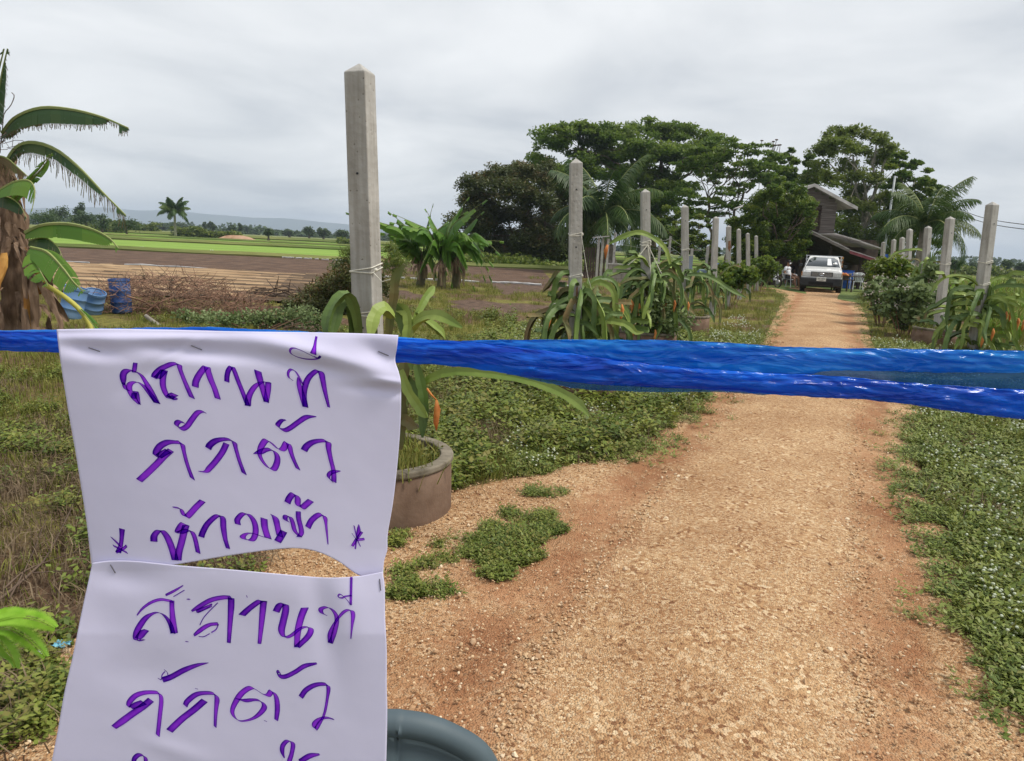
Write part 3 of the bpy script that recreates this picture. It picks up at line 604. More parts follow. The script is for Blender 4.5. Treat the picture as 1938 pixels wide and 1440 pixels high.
def tree(name, label, base, clumps, nleaf, lsize, m, trunkm, trunks, cat='tree', group=None, seed=0, flat=.5, branches=True, mixr=None, sub=6, grow=1.35, sr=(.34, .62)):
    """clumps: list of (x,y,z,rx,ry,rz) relative to base"""
    rg = np.random.default_rng(seed); t = thing(name, label, cat, base, 0, group)
    C = np.array(clumps, float)
    if sub:
        S = []
        for c in C:
            for k_ in range(sub):
                d = rg.normal(0, 1, 3); d /= np.linalg.norm(d); S.append([*(c[:3] + d * c[3:6] * grow * rg.uniform(.3, 1.0)), *(c[3:6] * rg.uniform(*sr) * np.array([1, 1, .85]))])
        CS = np.array(S)
    else: CS = C
    Q, rnd = crown_quads(CS[:, :3], CS[:, 3:6], int(nleaf * (1.5 if sub else 1)), lsize, rg, flat)
    if mixr is not None: rnd = np.clip(rnd * mixr[0] + mixr[1] * (rg.random(len(rnd)) < .2), 0, 1)
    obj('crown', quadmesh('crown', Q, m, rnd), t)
    mb = MB()
    for tr in trunks: limb(mb, *tr, rg)
    if branches:
        for c in C[rg.permutation(len(C))[:26]]:
            tr = trunks[rg.integers(0, len(trunks))]; top = np.array(tr[1]); s = top * rg.uniform(.55, 1.0) + np.array(tr[0]) * 0
            limb(mb, s, c[:3] - np.array([0, 0, c[5] * .3]), tr[3] * .6, .02 * max(1, lsize * 4), rg, .25, 6)
    mb.build('trunk', trunkm, t, True)
    return t
def ell_clumps(n, cx, cz, rx, rz, cr, rg, shell=.6, ry=None, flat=.7):
    out = []
    ry = ry or rx
    for i in range(n):
        d = rg.normal(0, 1, 3); d /= np.linalg.norm(d); r = shell + (1 - shell) * rg.random(); s = cr * (.65 + .7 * rg.random())
        out.append((cx + d[0] * rx * r, d[1] * ry * r, cz + d[2] * rz * r, s, s, s * flat))
    return out
def onground(px, py_h, Y):      # ground point below image column px at depth Y
    p = ap(px, py_h, Y); p[2] = 0; return p
def rel(px, py, Y, base):
    return ap(px, py, Y) - base
G0 = 'trees around the house'
# rain tree, broad umbrella
rg = np.random.default_rng(3); Y = 75.0; b = onground(1232, 480, Y); cl = []
outline = [(1032, 300), (1040, 262), (1085, 240), (1120, 232), (1165, 236), (1210, 234), (1250, 238), (1290, 242), (1325, 262), (1340, 285), (1060, 330), (1110, 290), (1160, 285), (1210, 290), (1260, 290), (1300, 300), (1230, 330), (1265, 345), (1190, 330), (1240, 375), (1285, 350), (1240, 410), (1210, 385), (1260, 430), (1130, 262), (1180, 262), (1230, 265), (1275, 270), (1150, 315), (1090, 310)]
for (x, y) in outline:
    for k in range(2):
        p = rel(x + rg.uniform(-12, 12), y + rg.uniform(2, 14), Y + rg.uniform(-5, 5), b); s = rg.uniform(1.2, 1.9); cl.append((*p, s, s, s * .58))
tree('rain_tree', 'huge spreading umbrella crowned tree, tallest and broadest of all, behind the palm', b, cl, 54000, .34, M['leaf_tree'], M['bark'], [((0, 0, 0), (.4, 0, 6.5), .45, .3), ((.2, 0, 5), (-3.5, .5, 11.5), .28, .1), ((.3, 0, 5.5), (2.5, -.5, 11), .26, .1), ((.3, 0, 6), (0, 0, 12.5), .22, .08)], seed=3, group=G0, sub=7, grow=1.3, sr=(.4, .8))
# airy tree, layered, two trunks
Y = 64.0; b = onground(1345, 480, Y); cl = []
for (x, y) in [(1310, 285), (1340, 278), (1380, 272), (1420, 280), (1450, 292), (1470, 310), (1300, 310), (1330, 300), (1370, 295), (1410, 300), (1440, 315), (1310, 345), (1345, 330), (1385, 320), (1320, 380), (1350, 370), (1375, 385), (1300, 365), (1340, 400), (1375, 360), (1455, 335), (1430, 330), (1310, 400), (1405, 350)]:
    for k in range(2):
        p = rel(x + rg.uniform(-10, 10), y + rg.uniform(0, 9), Y + rg.uniform(-3, 3), b); s = rg.uniform(.8, 1.35); cl.append((*p, s, s, s * .36))
tr2 = rel(1410, 345, Y, b)
tree('layered_tree', 'airy light green tree with layered flat branches and gaps, left of the bushy round tree', b, cl, 12000, .28, M['leaf_tree'], M['bark'], [((0, 0, 0), tuple(rel(1340, 370, Y, b)), .16, .09), ((1.2, 0, 0), tuple(tr2), .15, .09), (tuple(rel(1340, 390, Y, b)), tuple(rel(1385, 325, Y, b)), .08, .04), (tuple(rel(1412, 365, Y, b)), tuple(rel(1450, 320, Y, b)), .08, .04)], seed=4, group=G0)
# flower stalks poking out of the canopy top
Y = 70.0; b = onground(1480, 480, Y); rg = np.random.default_rng(5)
cl = [(*rel(x + rg.uniform(-8, 8), y, Y + rg.uniform(-3, 3), b), s_, s_, s_ * .6) for (x, y, s_) in [(1450, 330, .9), (1480, 315, 1.1), (1500, 300, 1.0), (1505, 330, 1.2), (1520, 350, 1.2), (1470, 345, 1.1), (1490, 370, 1.2), (1535, 330, 1.1), (1455, 370, 1.0), (1530, 300, .8), (1500, 285, .5)]]
t = tree('dark_leafy_tree', 'dark low tree between the airy tree and the tall rounded tree', b, cl, 8500, .32, M['leaf_tree'], M['bark'], [((0, 0, 0), (0, 0, 7.5), .22, .1)], seed=5, group=G0)
mb = MB()
for i in range(16):
    p = rel(rg.uniform(1395, 1480), rg.uniform(262, 300), Y, b); q = p - np.array([rg.uniform(-.3, .3), 0, rg.uniform(1.2, 2.2)]); mb.tube([q, (p + q) / 2 + rg.normal(0, .06, 3), p], [.035, .03, .025], 4); mb.ball(p, (.16, .16, .07), 6, 4)
mb.build('seed_stalk', M['twigdark'], t)
# tall tree behind house
Y = 60.0; b = onground(1625, 492, Y); rg = np.random.default_rng(6)
cl = []
for (x, y, s_) in [(1565, 262, .8), (1590, 252, .7), (1612, 250, .7), (1640, 258, .8), (1665, 268, .8), (1685, 285, .8), (1550, 285, .8), (1575, 280, .9), (1605, 275, .9), (1635, 285, .9), (1660, 295, .9), (1685, 310, .8), (1545, 315, .8), (1560, 330, .9), (1600, 310, .8), (1630, 325, .9), (1665, 335, .9), (1590, 345, .9), (1620, 365, 1.0), (1650, 380, 1.0), (1680, 370, .9), (1600, 395, 1.1), (1640, 415, 1.1), (1670, 420, 1.1), (1625, 440, 1.2), (1700, 400, .9), (1540, 345, .8), (1680, 445, 1.1), (1655, 455, 1.0), (1600, 430, 1.3), (1590, 460, 1.3), (1620, 470, 1.3), (1650, 480, 1.2), (1570, 420, 1.2), (1560, 380, 1.0), (1690, 470, 1.1)]:
    for k in range(2): cl.append((*rel(x + rg.uniform(-9, 9), y + rg.uniform(-6, 8), Y + rg.uniform(-4, 4), b), s_ * .85, s_ * .85, s_ * .6))
tree('tall_leafy_tree', 'tall rounded tree with open olive crown rising behind the wooden house', b, cl, 30000, .25, M['leaf_olive'], M['palebark'], [((0, 0, 0), (0, 0, 6), .3, .2), ((0, 0, 4.5), (-1.5, 0, 9.5), .18, .06), ((0, 0, 5), (1.2, 0, 9.8), .18, .06), ((0, 0, 5), (.2, 0, 10.6), .15, .05)], seed=6, group=G0, grow=1.2, sr=(.5, .95))
Y = 57.0; b = onground(1715, 494, Y)
cl = [(*rel(x + rg.uniform(-6, 6), y, Y + rg.uniform(-2.5, 2.5), b), s_, s_, s_ * .65) for (x, y, s_) in [(1695, 300, .6), (1712, 295, .5), (1722, 312, .6), (1700, 325, .8), (1735, 335, .8), (1755, 345, .7), (1700, 350, .9), (1725, 365, 1.0), (1750, 380, .9), (1710, 395, 1.1), (1740, 410, 1.1), (1700, 430, 1.1), (1730, 445, 1.1), (1765, 430, .9), (1750, 460, 1.0), (1770, 365, .6), (1690, 465, 1.0)]]
tree('leafy_tree', 'green tree just behind the small palm, right of the tall rounded tree', b, cl, 12000, .26, M['leaf_round'], M['bark'], [((0, 0, 0), (0, 0, 6), .22, .1)], seed=8, group=G0)
# round bushy tree in front of the house
Y = 38.5; b = onground(1462, 505, Y); rg = np.random.default_rng(9)
cl = []
for (x, y, s_) in [(1440, 375, .35), (1465, 360, .35), (1490, 355, .35), (1515, 362, .35), (1530, 380, .33), (1532, 405, .33), (1425, 395, .4), (1410, 415, .4), (1398, 440, .4), (1450, 385, .45), (1480, 380, .5), (1510, 390, .45), (1440, 410, .5), (1470, 410, .5), (1500, 415, .5), (1522, 430, .4), (1415, 445, .5), (1445, 440, .5), (1475, 445, .5), (1505, 445, .5), (1520, 460, .35), (1405, 470, .4), (1430, 470, .5), (1460, 472, .5), (1490, 475, .45), (1515, 478, .3), (1392, 420, .3), (1388, 455, .3), (1400, 490, .35), (1430, 492, .35)]:
    for k in range(2): cl.append((*rel(x + rg.uniform(-5, 5), y + rg.uniform(-4, 4), Y + rg.uniform(-1.8, 1.8), b), s_, s_, s_ * .85))
tree('bushy_tree', 'dense round bright green bushy tree hiding the left half of the house', b, cl, 42000, .125, M['leaf_round'], M['bark'], [((-.3, 0, 0), (-.2, 0, 1.6), .12, .1), ((.1, 0, 0), (.3, 0, 1.8), .1, .08), ((0, 0, 0), (0, .3, 2.2), .1, .06)], seed=9, group=G0, flat=.5, grow=1.1, sr=(.5, .95))
# big dark thicket at left
Y = 55.0; b = onground(995, 492, Y); rg = np.random.default_rng(10); cl = []
for (x, y, s_) in [(900, 345, .9), (925, 330, .9), (950, 322, .9), (975, 325, .9), (1000, 330, .9), (1030, 335, .9), (1060, 345, .9), (1090, 360, .9), (1115, 385, .9), (885, 370, .9), (880, 400, .9), (895, 430, .9), (915, 375, 1.2), (960, 360, 1.2), (1000, 370, 1.2), (1040, 380, 1.2), (1080, 400, 1.2), (1110, 430, 1.1), (920, 420, 1.3), (960, 410, 1.3), (1000, 420, 1.3), (1040, 425, 1.3), (1080, 445, 1.2), (930, 460, 1.2), (970, 465, 1.3), (1010, 465, 1.3), (1050, 470, 1.2), (1090, 475, 1.0), (905, 455, .8), (950, 480, .7), (1000, 482, .7), (1060, 482, .6)]:
    for k in range(2): cl.append((*rel(x + rg.uniform(-12, 12), y + rg.uniform(-6, 10), Y + rg.uniform(-3.5, 3.5), b), s_ * .9, s_ * .9, s_ * .75))
tree('thicket', 'big dark rounded thicket with reddish dry sprays, left of the coconut palm', b, cl, 64000, .26, M['leaf_bush'], M['twigdark'], [((x_, 0, 0), (x_ * 1.3, 0, 4), .1, .05) for x_ in (-3, -2, -1, 0, 1, 2, 3, 4)], cat='thicket', seed=10, flat=.35, grow=1.1, sr=(.5, .95))
Y = 48.0; b = onground(1290, 488, Y)
cl = [(*rel(x, y, Y + rg.uniform(-1.5, 1.5), b), s_, s_, s_ * .7) for (x, y, s_) in [(1245, 420, .6), (1270, 408, .6), (1300, 408, .6), (1325, 425, .6), (1255, 440, .7), (1285, 430, .7), (1315, 445, .7), (1245, 462, .6), (1275, 460, .7), (1305, 468, .7), (1332, 460, .5), (1350, 475, .5), (1235, 478, .5), (1210, 455, .6), (1190, 475, .6), (1330, 488, .5)]]
tree('fruit_tree', 'small mid green fruit tree behind the wire fence, below the layered tree', b, cl, 11000, .17, M['leaf_round'], M['bark'], [((0, 0, 0), (0, 0, 2), .12, .08)], seed=12, group=G0)
# trees on the horizon: (px centre, base y, top y, half width, depth, label)
HZ = [(85, 428, 398, 32, 118, 'pale round tree at far left edge of the fields, beside the big banana'), (112, 426, 391, 22, 170, 'darker tree behind the pale round tree at far left'), (150, 426, 377, 15, 150, 'tall narrow tree, highest of the distant left group'), (163, 428, 398, 24, 140, 'dark broad tree under the tall narrow one'), (193, 430, 403, 15, 135, 'small round tree just right of the distant left group'),
      (240, 446, 411, 27, 112, 'lone dark tree with flat crown and short trunk on the paddy edge'), (402, 436, 420, 9, 260, 'small distant tree just right of the coconut palm'), (440, 438, 424, 10, 250, 'small distant tree left of the sand mound'), (455, 438, 420, 6, 240, 'narrow distant tree above the sand mound'), (508, 450, 431, 10, 140, 'small dark bush tree right of the sand mound'),
      (585, 447, 428, 13, 230, 'distant tree with bumpy top between sand mound and the near post'), (612, 449, 430, 16, 225, 'distant rounded tree close to the near post'), (645, 450, 434, 14, 215, 'low distant tree partly hidden by the near post'), (388, 436, 417, 5, 300, 'thin distant tree directly beside the palm'), (548, 446, 434, 14, 280, 'low wide far tree left of the bumpy one'), (340, 434, 424, 24, 320, 'very wide low far tree behind the palm trunk'), (300, 433, 424, 20, 330, 'low far tree between lone tree and palm'),
      (1808, 512, 486, 16, 90, 'distant tree seen between the two nearest right posts'), (1905, 512, 490, 13, 130, 'distant bushy tree at the right edge beyond the field'), (1870, 510, 494, 20, 160, 'low distant trees right of the nearest right post'), (1932, 514, 497, 14, 150, 'cut off distant tree at the extreme right edge'), (1840, 511, 497, 16, 170, 'low distant tree hidden partly by the nearest right post')]
for i, (cx, by, ty, hw, Yd, lab) in enumerate(HZ):
    rg = np.random.default_rng(100 + i); b = onground(cx, by, Yd); s = Yd / FPX; top = ap(cx, ty, Yd)[2]; rx = hw * s; low = .25 * top
    cl = ell_clumps(14, 0, (top + low) / 2, rx * .8, (top - low) / 2 * .8, rx * .42, rg, .3, flat=.8)
    tree('distant_tree', lab, b, cl, 1500, max(.25, .0026 * Yd), M['leaf_far'], M['bark'], [((0, 0, 0), (0, 0, top * .6), .012 * Yd * .15, .05)], group='trees along the horizon', seed=i, branches=False, sub=0)
# the unbroken far woods
Q = []; rr = []
rg = np.random.default_rng(33)
for (x0, x1, Yd, hmin, hmax, n) in [(-330, -45, 380, .8, 5.5, 6000), (-700, -90, 620, 2, 9, 6000), (70, 420, 480, 3, 8, 3000), (-60, 100, 400, 2, 7, 2500)]:
    x = rg.uniform(x0, x1, n); hh = hmin + (hmax - hmin) * (vnoise(x, x * 0, 22, 5) * .6 + vnoise(x, x * 0, 7, 6) * .4) ** 1.8; y = Yd + rg.uniform(-15, 15, n); z = hh * rg.random(n) ** .7
    P = np.stack([x, y, z], 1); C = P; q, r_ = crown_quads(C, np.full((n, 3), .6), n, 2.6, rg, .8); Q.append(q); rr.append(r_)
o = obj('distant_woods', quadmesh('distant_woods', np.vstack(Q), M['leaf_far'], np.concatenate(rr))); tag(o, 'hazy unbroken line of woods along the horizon', 'woods', kind='stuff')
# scrub rows in the middle distance
Q = []
for (px0, px1, py, Yd, h, n) in [(330, 450, 443, 140, 2.2, 2500), (205, 300, 432, 170, 3.0, 1500), (130, 240, 438, 150, 2.2, 1500), (850, 1130, 494, 50, .8, 2500), (640, 690, 452, 120, 2, 800), (1700, 1938, 515, 110, 1.8, 2500)]:
    p0 = ap(px0, py, Yd); p1 = ap(px1, py, Yd); x = rg.uniform(p0[0], p1[0], n); P = np.stack([x, Yd + rg.uniform(-2, 2, n), h * rg.random(n) * (.4 + .6 * vnoise(x, x * 0, 2.5, 8))], 1)
    q, r_ = crown_quads(P, np.full((n, 3), .25), n, .0035 * Yd + .08, rg, .7); Q.append(q)
o = obj('scrub', quadmesh('scrub', np.vstack(Q), M['leaf_olive'])); tag(o, 'low ragged scrub along the field edges', 'scrub', kind='stuff')
# sand mound
b = onground(447, 446, 138); mb = MB(); n = 30
V = []; 
for j in range(9):
    for i in range(n): 
        f = i / (n - 1); g = j / 8; h = 1.25 * math.sin(math.pi * f) ** .6 * math.sin(math.pi * g) * (.75 + .35 * vnoise(np.array([f * 6]), np.array([g * 3]), 1, 3)[0]); V.append((-3.1 + 6.4 * f, -1.5 + 3 * g, h * .62))
mb.add(V, [(j * n + i, j * n + i + 1, (j + 1) * n + i + 1, (j + 1) * n + i) for j in range(8) for i in range(n - 1)])
o = mb.build('earth_mound', mat('orange_earth', (.30, .17, .10), (.42, .27, .18), 1, .95), smooth=True); o.location = tuple(b); tag(o, 'low mound of orange earth beyond the paddy, right of the coconut palm', 'earth mound')

# ------------------------------------------------------------------ coconut palms
def frond(mb_r, mb_l, base, az, el0, L_, droop, rg, leaf=.5, n=26, tw=0, wf=1.0):
    P = []; p = np.array(base, float); el = el0
    seg = L_ / n
    for i in range(n + 1):
        P.append(p.copy()); d = np.array([math.cos(az) * math.cos(el), math.sin(az) * math.cos(el), math.sin(el)]); p = p + d * seg; el -= droop / n * (.6 + .8 * i / n)
    P = np.array(P); mb_r.tube(P[::3], list(np.linspace(.03, .008, len(P[::3])) * (L_ / 2.4)), 4)
    Q = []
    T = np.gradient(P, axis=0); T /= np.linalg.norm(T, axis=1)[:, None]
    for i in range(3, n + 1):
        for sub_ in (0, .33, .66):
            for sd_ in (-1, 1):
                s = np.cross(T[i], (0, 0, 1.0)); s /= np.linalg.norm(s) + 1e-9; f = i / n; ll = leaf * L_ * (.35 + 1.1 * math.sin(min(1, f * 1.05) * math.pi) ** .8 * .6) * .62
                d = s * sd_ * .75 + T[i] * .55 + np.array([0, 0, -.45 - .45 * rg.random()]) + rg.normal(0, .10, 3); d /= np.linalg.norm(d)
                c = P[i] - T[i] * seg * sub_; w = T[i] * .014 * L_ / 2.4 * wf
                m1 = c + d * ll * .55; e_ = c + d * ll + np.array([0, 0, -.14 * ll])
                Q.append([c - w * .5, c + w * .5, m1 + w, m1 - w]); Q.append([m1 - w, m1 + w, e_ + w * .2, e_ - w * .2])
    mb_l.quads(np.array(Q))
def palm(label, base, H, fr, L_, trunk_r, seed, lean=(0, 0), leafn=34, group='coconut palms', drp=1.6, wf=1.0):
    rg = np.random.default_rng(seed); t = thing('coconut_palm', label, 'palm tree', base, 0, group)
    mb = MB(); top = np.array([lean[0], lean[1], H]); mb.tube([(0, 0, 0), top * .3 + np.array([0, 0, 0]), top * .65, top], [trunk_r * 1.35, trunk_r, trunk_r * .9, trunk_r * .8], 10); mb.build('trunk', M['palebark'], t, True)
    for i in range(fr):
        az = 2.399 * i + rg.uniform(-.2, .2); f = i / fr; el = 1.35 - 1.35 * f + rg.uniform(-.1, .1); r_ = MB(); l_ = MB(); frond(r_, l_, top, az, el, L_ * rg.uniform(.85, 1.1), drp * rg.uniform(.8, 1.2) * (.45 + .75 * f), rg, n=leafn, wf=wf)
        Qm = np.array(l_.v[0]).reshape(-1, 4, 3); fo = obj('frond', quadmesh('frond', Qm, M['leaf_palm'], np.full(len(Qm), rg.random() * .6) + .4 * rg.random(len(Qm))), t); r_.build('rachis', M['midrib'], fo)
    return t
b = onground(332, 448, 118); palm('solitary coconut palm standing in the distant green paddy', b, ap(335, 400, 118)[2], 17, 3.0, .2, 1, leafn=14, wf=5.0, drp=1.9)
b = onground(1165, 492, 43); palm('coconut palm with drooping fronds between the dark thicket and the second left post', b, ap(1135, 395, 43)[2] - .4, 20, 4.0, .26, 2, lean=(-.9, 0), drp=2.0, wf=1.6)
b = onground(1742, 500, 29); palm('young stout palm on the right, in front of the house trees, fronds spreading low', b, ap(1745, 425, 29)[2], 20, 2.25, .22, 3, drp=1.9)

# ------------------------------------------------------------------ banana plants
def banana_leaf(parent, mid, width, m, side=None, fray=0.0, rg=None, name='leaf', split=.25, nseg=34, half=(1, 1), droopk=.5):
    """mid: 3D midrib points; width: half width; side: direction the blade hangs"""
    P = crom(mid, nseg + 1); T = np.gradient(P, axis=0); T /= np.linalg.norm(T, axis=1)[:, None] + 1e-9
    Q = []; rn = []; Qf = []; Lt = np.linalg.norm(np.diff(P, axis=0), axis=1).sum()
    base_s = np.array(side, float) if side is not None else None
    for sd_ in (-1, 1):
        if half[0 if sd_ < 0 else 1] == 0: continue
        hw = half[0 if sd_ < 0 else 1]
        g = 0; tone = rg.random()
        for i in range(nseg):
            f = (i + .5) / nseg; w = width * hw * (math.sin(min(1, f * 1.12 + .05) * math.pi) ** .45 if f < .93 else max(.15, (1 - f) * 8)) 
            if rg.random() < split: g = rg.uniform(-.06, .10) * 1; tone = rg.random()
            s = np.cross(T[i], (0, 0, 1.0)); s /= np.linalg.norm(s) + 1e-9; s = s * sd_
            if base_s is not None: s = s * .25 + base_s * 1.0
            dr = droopk + g * 3; d = s * 1.0 + np.array([0, 0, -dr]); d /= np.linalg.norm(d)
            ww = w * (1 - abs(g) * 1.5)
            a_, b_ = P[i], P[i + 1] - (P[i + 1] - P[i]) * (.04 if rg.random() < split else 0)
            drift = T[i] * w * .22
            m1a = a_ + d * ww * .5 + drift * .5 + np.array([0, 0, .04 * w]); m1b = b_ + d * ww * .5 + drift * .5 + np.array([0, 0, .04 * w])
            e_a = a_ + d * ww + drift + np.array([0, 0, -.10 * w]); e_b = b_ + d * ww + drift + np.array([0, 0, -.10 * w]); 
            Q += [[a_, b_, m1b, m1a], [m1a, m1b, e_b, e_a]]; rn += [tone * .6 + .2, tone * .6 + .3]
            if fray > 0:
                for q in range(3):
                    fa = q / 3 + .02; fb = fa + .2; c0 = e_a * (1 - fa) + e_b * fa; c1 = e_a * (1 - fb) + e_b * fb; ln = fray * rg.uniform(.2, 1.3); dd = d * .5 + np.array([0, 0, -.8]) + rg.normal(0, .2, 3)
                    Qf.append([c0, c1, c1 + dd * ln, c0 + dd * ln * .9])
    o = obj(name, quadmesh(name, np.array(Q), m, np.array(rn)), parent)
    if Qf: obj('frayed_margin', quadmesh('frayed_margin', np.array(Qf), M['leaf_fray']), o)['kind'] = 'stuff'
    r_ = MB(); r_.tube(P[::2], list(np.linspace(.028, .006, len(P[::2])) * min(1, Lt / 1.5)), 5); r_.build('midrib', M['midrib'], o)
    return o
Y = 9.2; b = onground(30, 640, Y); BAN = thing('banana_plant', 'big banana plant with torn arching leaves and shaggy dead sheaths at the left edge', 'banana plant', b)
rg = np.random.default_rng(21)
def bl(pts, wpx, m, fray=0, side=None, half=(1, 1), split=.3, dy=0.0, spread=.25, droopk=.5, nseg=34):
    n = len(pts); mid = [ap(x, y, Y + dy - spread * i / max(1, n - 1)) - b for i, (x, y) in enumerate(pts)]
    return banana_leaf(BAN, mid, wpx * Y / FPX, m, side, fray, rg, 'leaf', split, nseg, half, droopk)
dn = (0, -.45, -1.0)
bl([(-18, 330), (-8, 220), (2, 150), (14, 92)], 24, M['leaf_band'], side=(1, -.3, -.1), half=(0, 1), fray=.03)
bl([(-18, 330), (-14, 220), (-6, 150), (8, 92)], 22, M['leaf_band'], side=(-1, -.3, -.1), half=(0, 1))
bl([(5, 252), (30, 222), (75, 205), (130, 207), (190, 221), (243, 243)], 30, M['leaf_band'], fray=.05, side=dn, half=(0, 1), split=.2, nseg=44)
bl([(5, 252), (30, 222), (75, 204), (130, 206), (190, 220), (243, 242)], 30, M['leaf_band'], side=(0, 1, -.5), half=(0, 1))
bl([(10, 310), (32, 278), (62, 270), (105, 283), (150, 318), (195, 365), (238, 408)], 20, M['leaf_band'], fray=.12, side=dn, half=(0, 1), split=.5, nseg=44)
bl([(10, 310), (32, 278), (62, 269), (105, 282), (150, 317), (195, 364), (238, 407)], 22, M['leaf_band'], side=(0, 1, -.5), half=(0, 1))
bl([(-20, 295), (10, 298), (35, 318), (62, 342)], 14, M['leaf_fray'], fray=.14, side=dn, half=(0, 1), split=.6)
bl([(22, 385), (55, 345), (80, 318), (98, 290)], 15, M['leaf_ban'], side=(1, -.6, .4), half=(1, 0), dy=-.2)
bl([(22, 385), (50, 345), (75, 318), (94, 292)], 14, M['leaf_ban'], side=(-.6, -.9, .2), half=(0, 1), dy=-.2)
bl([(-10, 365), (25, 345), (55, 342), (66, 362), (60, 400)], 30, M['leaf_ban'], side=(-.3, -.6, -1), half=(0, 1), dy=-.3)
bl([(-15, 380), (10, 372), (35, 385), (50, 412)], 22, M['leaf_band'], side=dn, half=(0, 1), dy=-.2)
bl([(48, 440), (80, 426), (125, 424), (170, 433), (205, 450), (224, 470)], 26, M['leaf_ban'], side=(0, -.35, -1), half=(0, 1), split=.15, dy=-.2)
bl([(48, 440), (80, 426), (125, 423), (170, 432), (205, 449), (224, 469)], 24, M['leaf_ban'], side=(0, 1, -.3), half=(0, 1), dy=-.2)
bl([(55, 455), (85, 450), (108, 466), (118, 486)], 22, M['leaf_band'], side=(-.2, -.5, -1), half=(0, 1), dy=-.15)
bl([(58, 468), (90, 478), (120, 510), (140, 535), (158, 553)], 30, M['leaf_ban'], side=(-.75, -.5, -.75), half=(0, 1), split=.2, dy=-.45, spread=.3)
bl([(58, 468), (90, 477), (120, 508), (140, 534), (159, 551)], 16, M['leaf_ban'], side=(.8, .3, .55), half=(0, 1), split=.2, dy=-.45, spread=.3)
bl([(60, 480), (72, 505), (80, 520), (90, 540)], 26, M['leaf_ban'], side=(-1, -.3, .15), half=(0, 1), dy=-.5)
bl([(60, 480), (72, 504), (80, 520), (92, 538)], 20, M['leaf_ban'], side=(.9, -.4, -.3), half=(0, 1), dy=-.5)
mb = MB(); P = [ap(x, y, Y - .5) - b for x, y in [(88, 540), (120, 560), (150, 585), (168, 612), (178, 640)]]; mb.tube(crom(P, 14), [.03] * 14, 6); mb.build('stalk', M['yellowstalk'], BAN, True)
bl([(148, 582), (165, 600), (180, 622), (190, 650)], 14, M['leaf_ban'], side=(1, -.3, .3), half=(1, 1), dy=-.5, split=.05)
# trunk of overlapping dry sheaths
mb = MB(); P = np.array([ap(x, y, Y + .25) - b for x, y in [(40, 650), (38, 600), (35, 540), (30, 480), (22, 420), (10, 360), (2, 300)]]); P[:, 0] -= .0; mb.tube(crom(P, 24), [.24 + .03 * math.sin(i * 1.7) - .004 * i for i in range(24)], 12); mb.build('trunk', M['deadleaf'], BAN, True)
def dead_leaf(p0, L_, w, az, m, rg):
    p = np.array(p0, float); Pp = [p.copy()]; d = np.array([math.cos(az) * .6, math.sin(az) * .6, .15])
    for i in range(7): p = p + d / np.linalg.norm(d) * L_ / 7; d = d * .75 + np.array([rg.normal(0, .12), rg.normal(0, .12), -.45]); Pp.append(p.copy())
    Pp = np.array(Pp); Qd = []; tw = rg.uniform(0, 6)
    for i in range(7):
        def sv(k): a_ = tw + k * .35; ww = w * math.sin((k + .6) / 8.2 * math.pi) ** .6; return np.array([math.cos(a_) * ww, math.sin(a_) * ww, .15 * ww * math.sin(k * 2 + tw)])
        s0 = sv(i); s1 = sv(i + 1); c0 = Pp[i] + np.array([-s0[1], s0[0], 0]) * .5; c1 = Pp[i + 1] + np.array([-s1[1], s1[0], 0]) * .5
        Qd += [[Pp[i] - s0, c0, c1, Pp[i + 1] - s1], [c0, Pp[i] + s0, Pp[i + 1] + s1, c1]]
    me = bpy.data.meshes.new('dead_leaf'); q = np.array(Qd).reshape(-1, 3); me.from_pydata(q.tolist(), [], [tuple(range(4 * i, 4 * i + 4)) for i in range(len(q) // 4)]); me.materials.append(m); obj('dead_leaf', me, BAN)
for i in range(120):
    z = rg.uniform(.35, 2.3); f = z / 2.4; ctr = np.array([-.02 - .22 * f, .1, z]); az = rg.uniform(-3.3, .2); r0 = .2 + (.16 if z < 1.2 else 0) * rg.random()
    dead_leaf(ctr + np.array([math.cos(az) * r0, math.sin(az) * r0, 0]), rg.uniform(.35, .9) * (1 if z < 1.3 else .55), rg.uniform(.025, .065) * (1 if z < 1.3 else .6), az, M['deadorange'] if rg.random() < .12 else M['deadleaf'], rg)
mb = MB()
for i in range(26):
    p = ap(rg.uniform(-5, 30), rg.uniform(240, 285), Y - .1) - b; q = p + rg.normal(0, .09, 3); mb.tube([p, (p + q) / 2 + rg.normal(0, .03, 3), q], [.004, .004, .003], 3)
P = [ap(x, y, Y) - b for x, y in [(0, 290), (5, 240), (8, 215), (20, 200), (27, 182), (22, 175)]]; mb.tube(crom(P, 14), .005, 4); mb.build('vine', M['twigdark'], BAN)

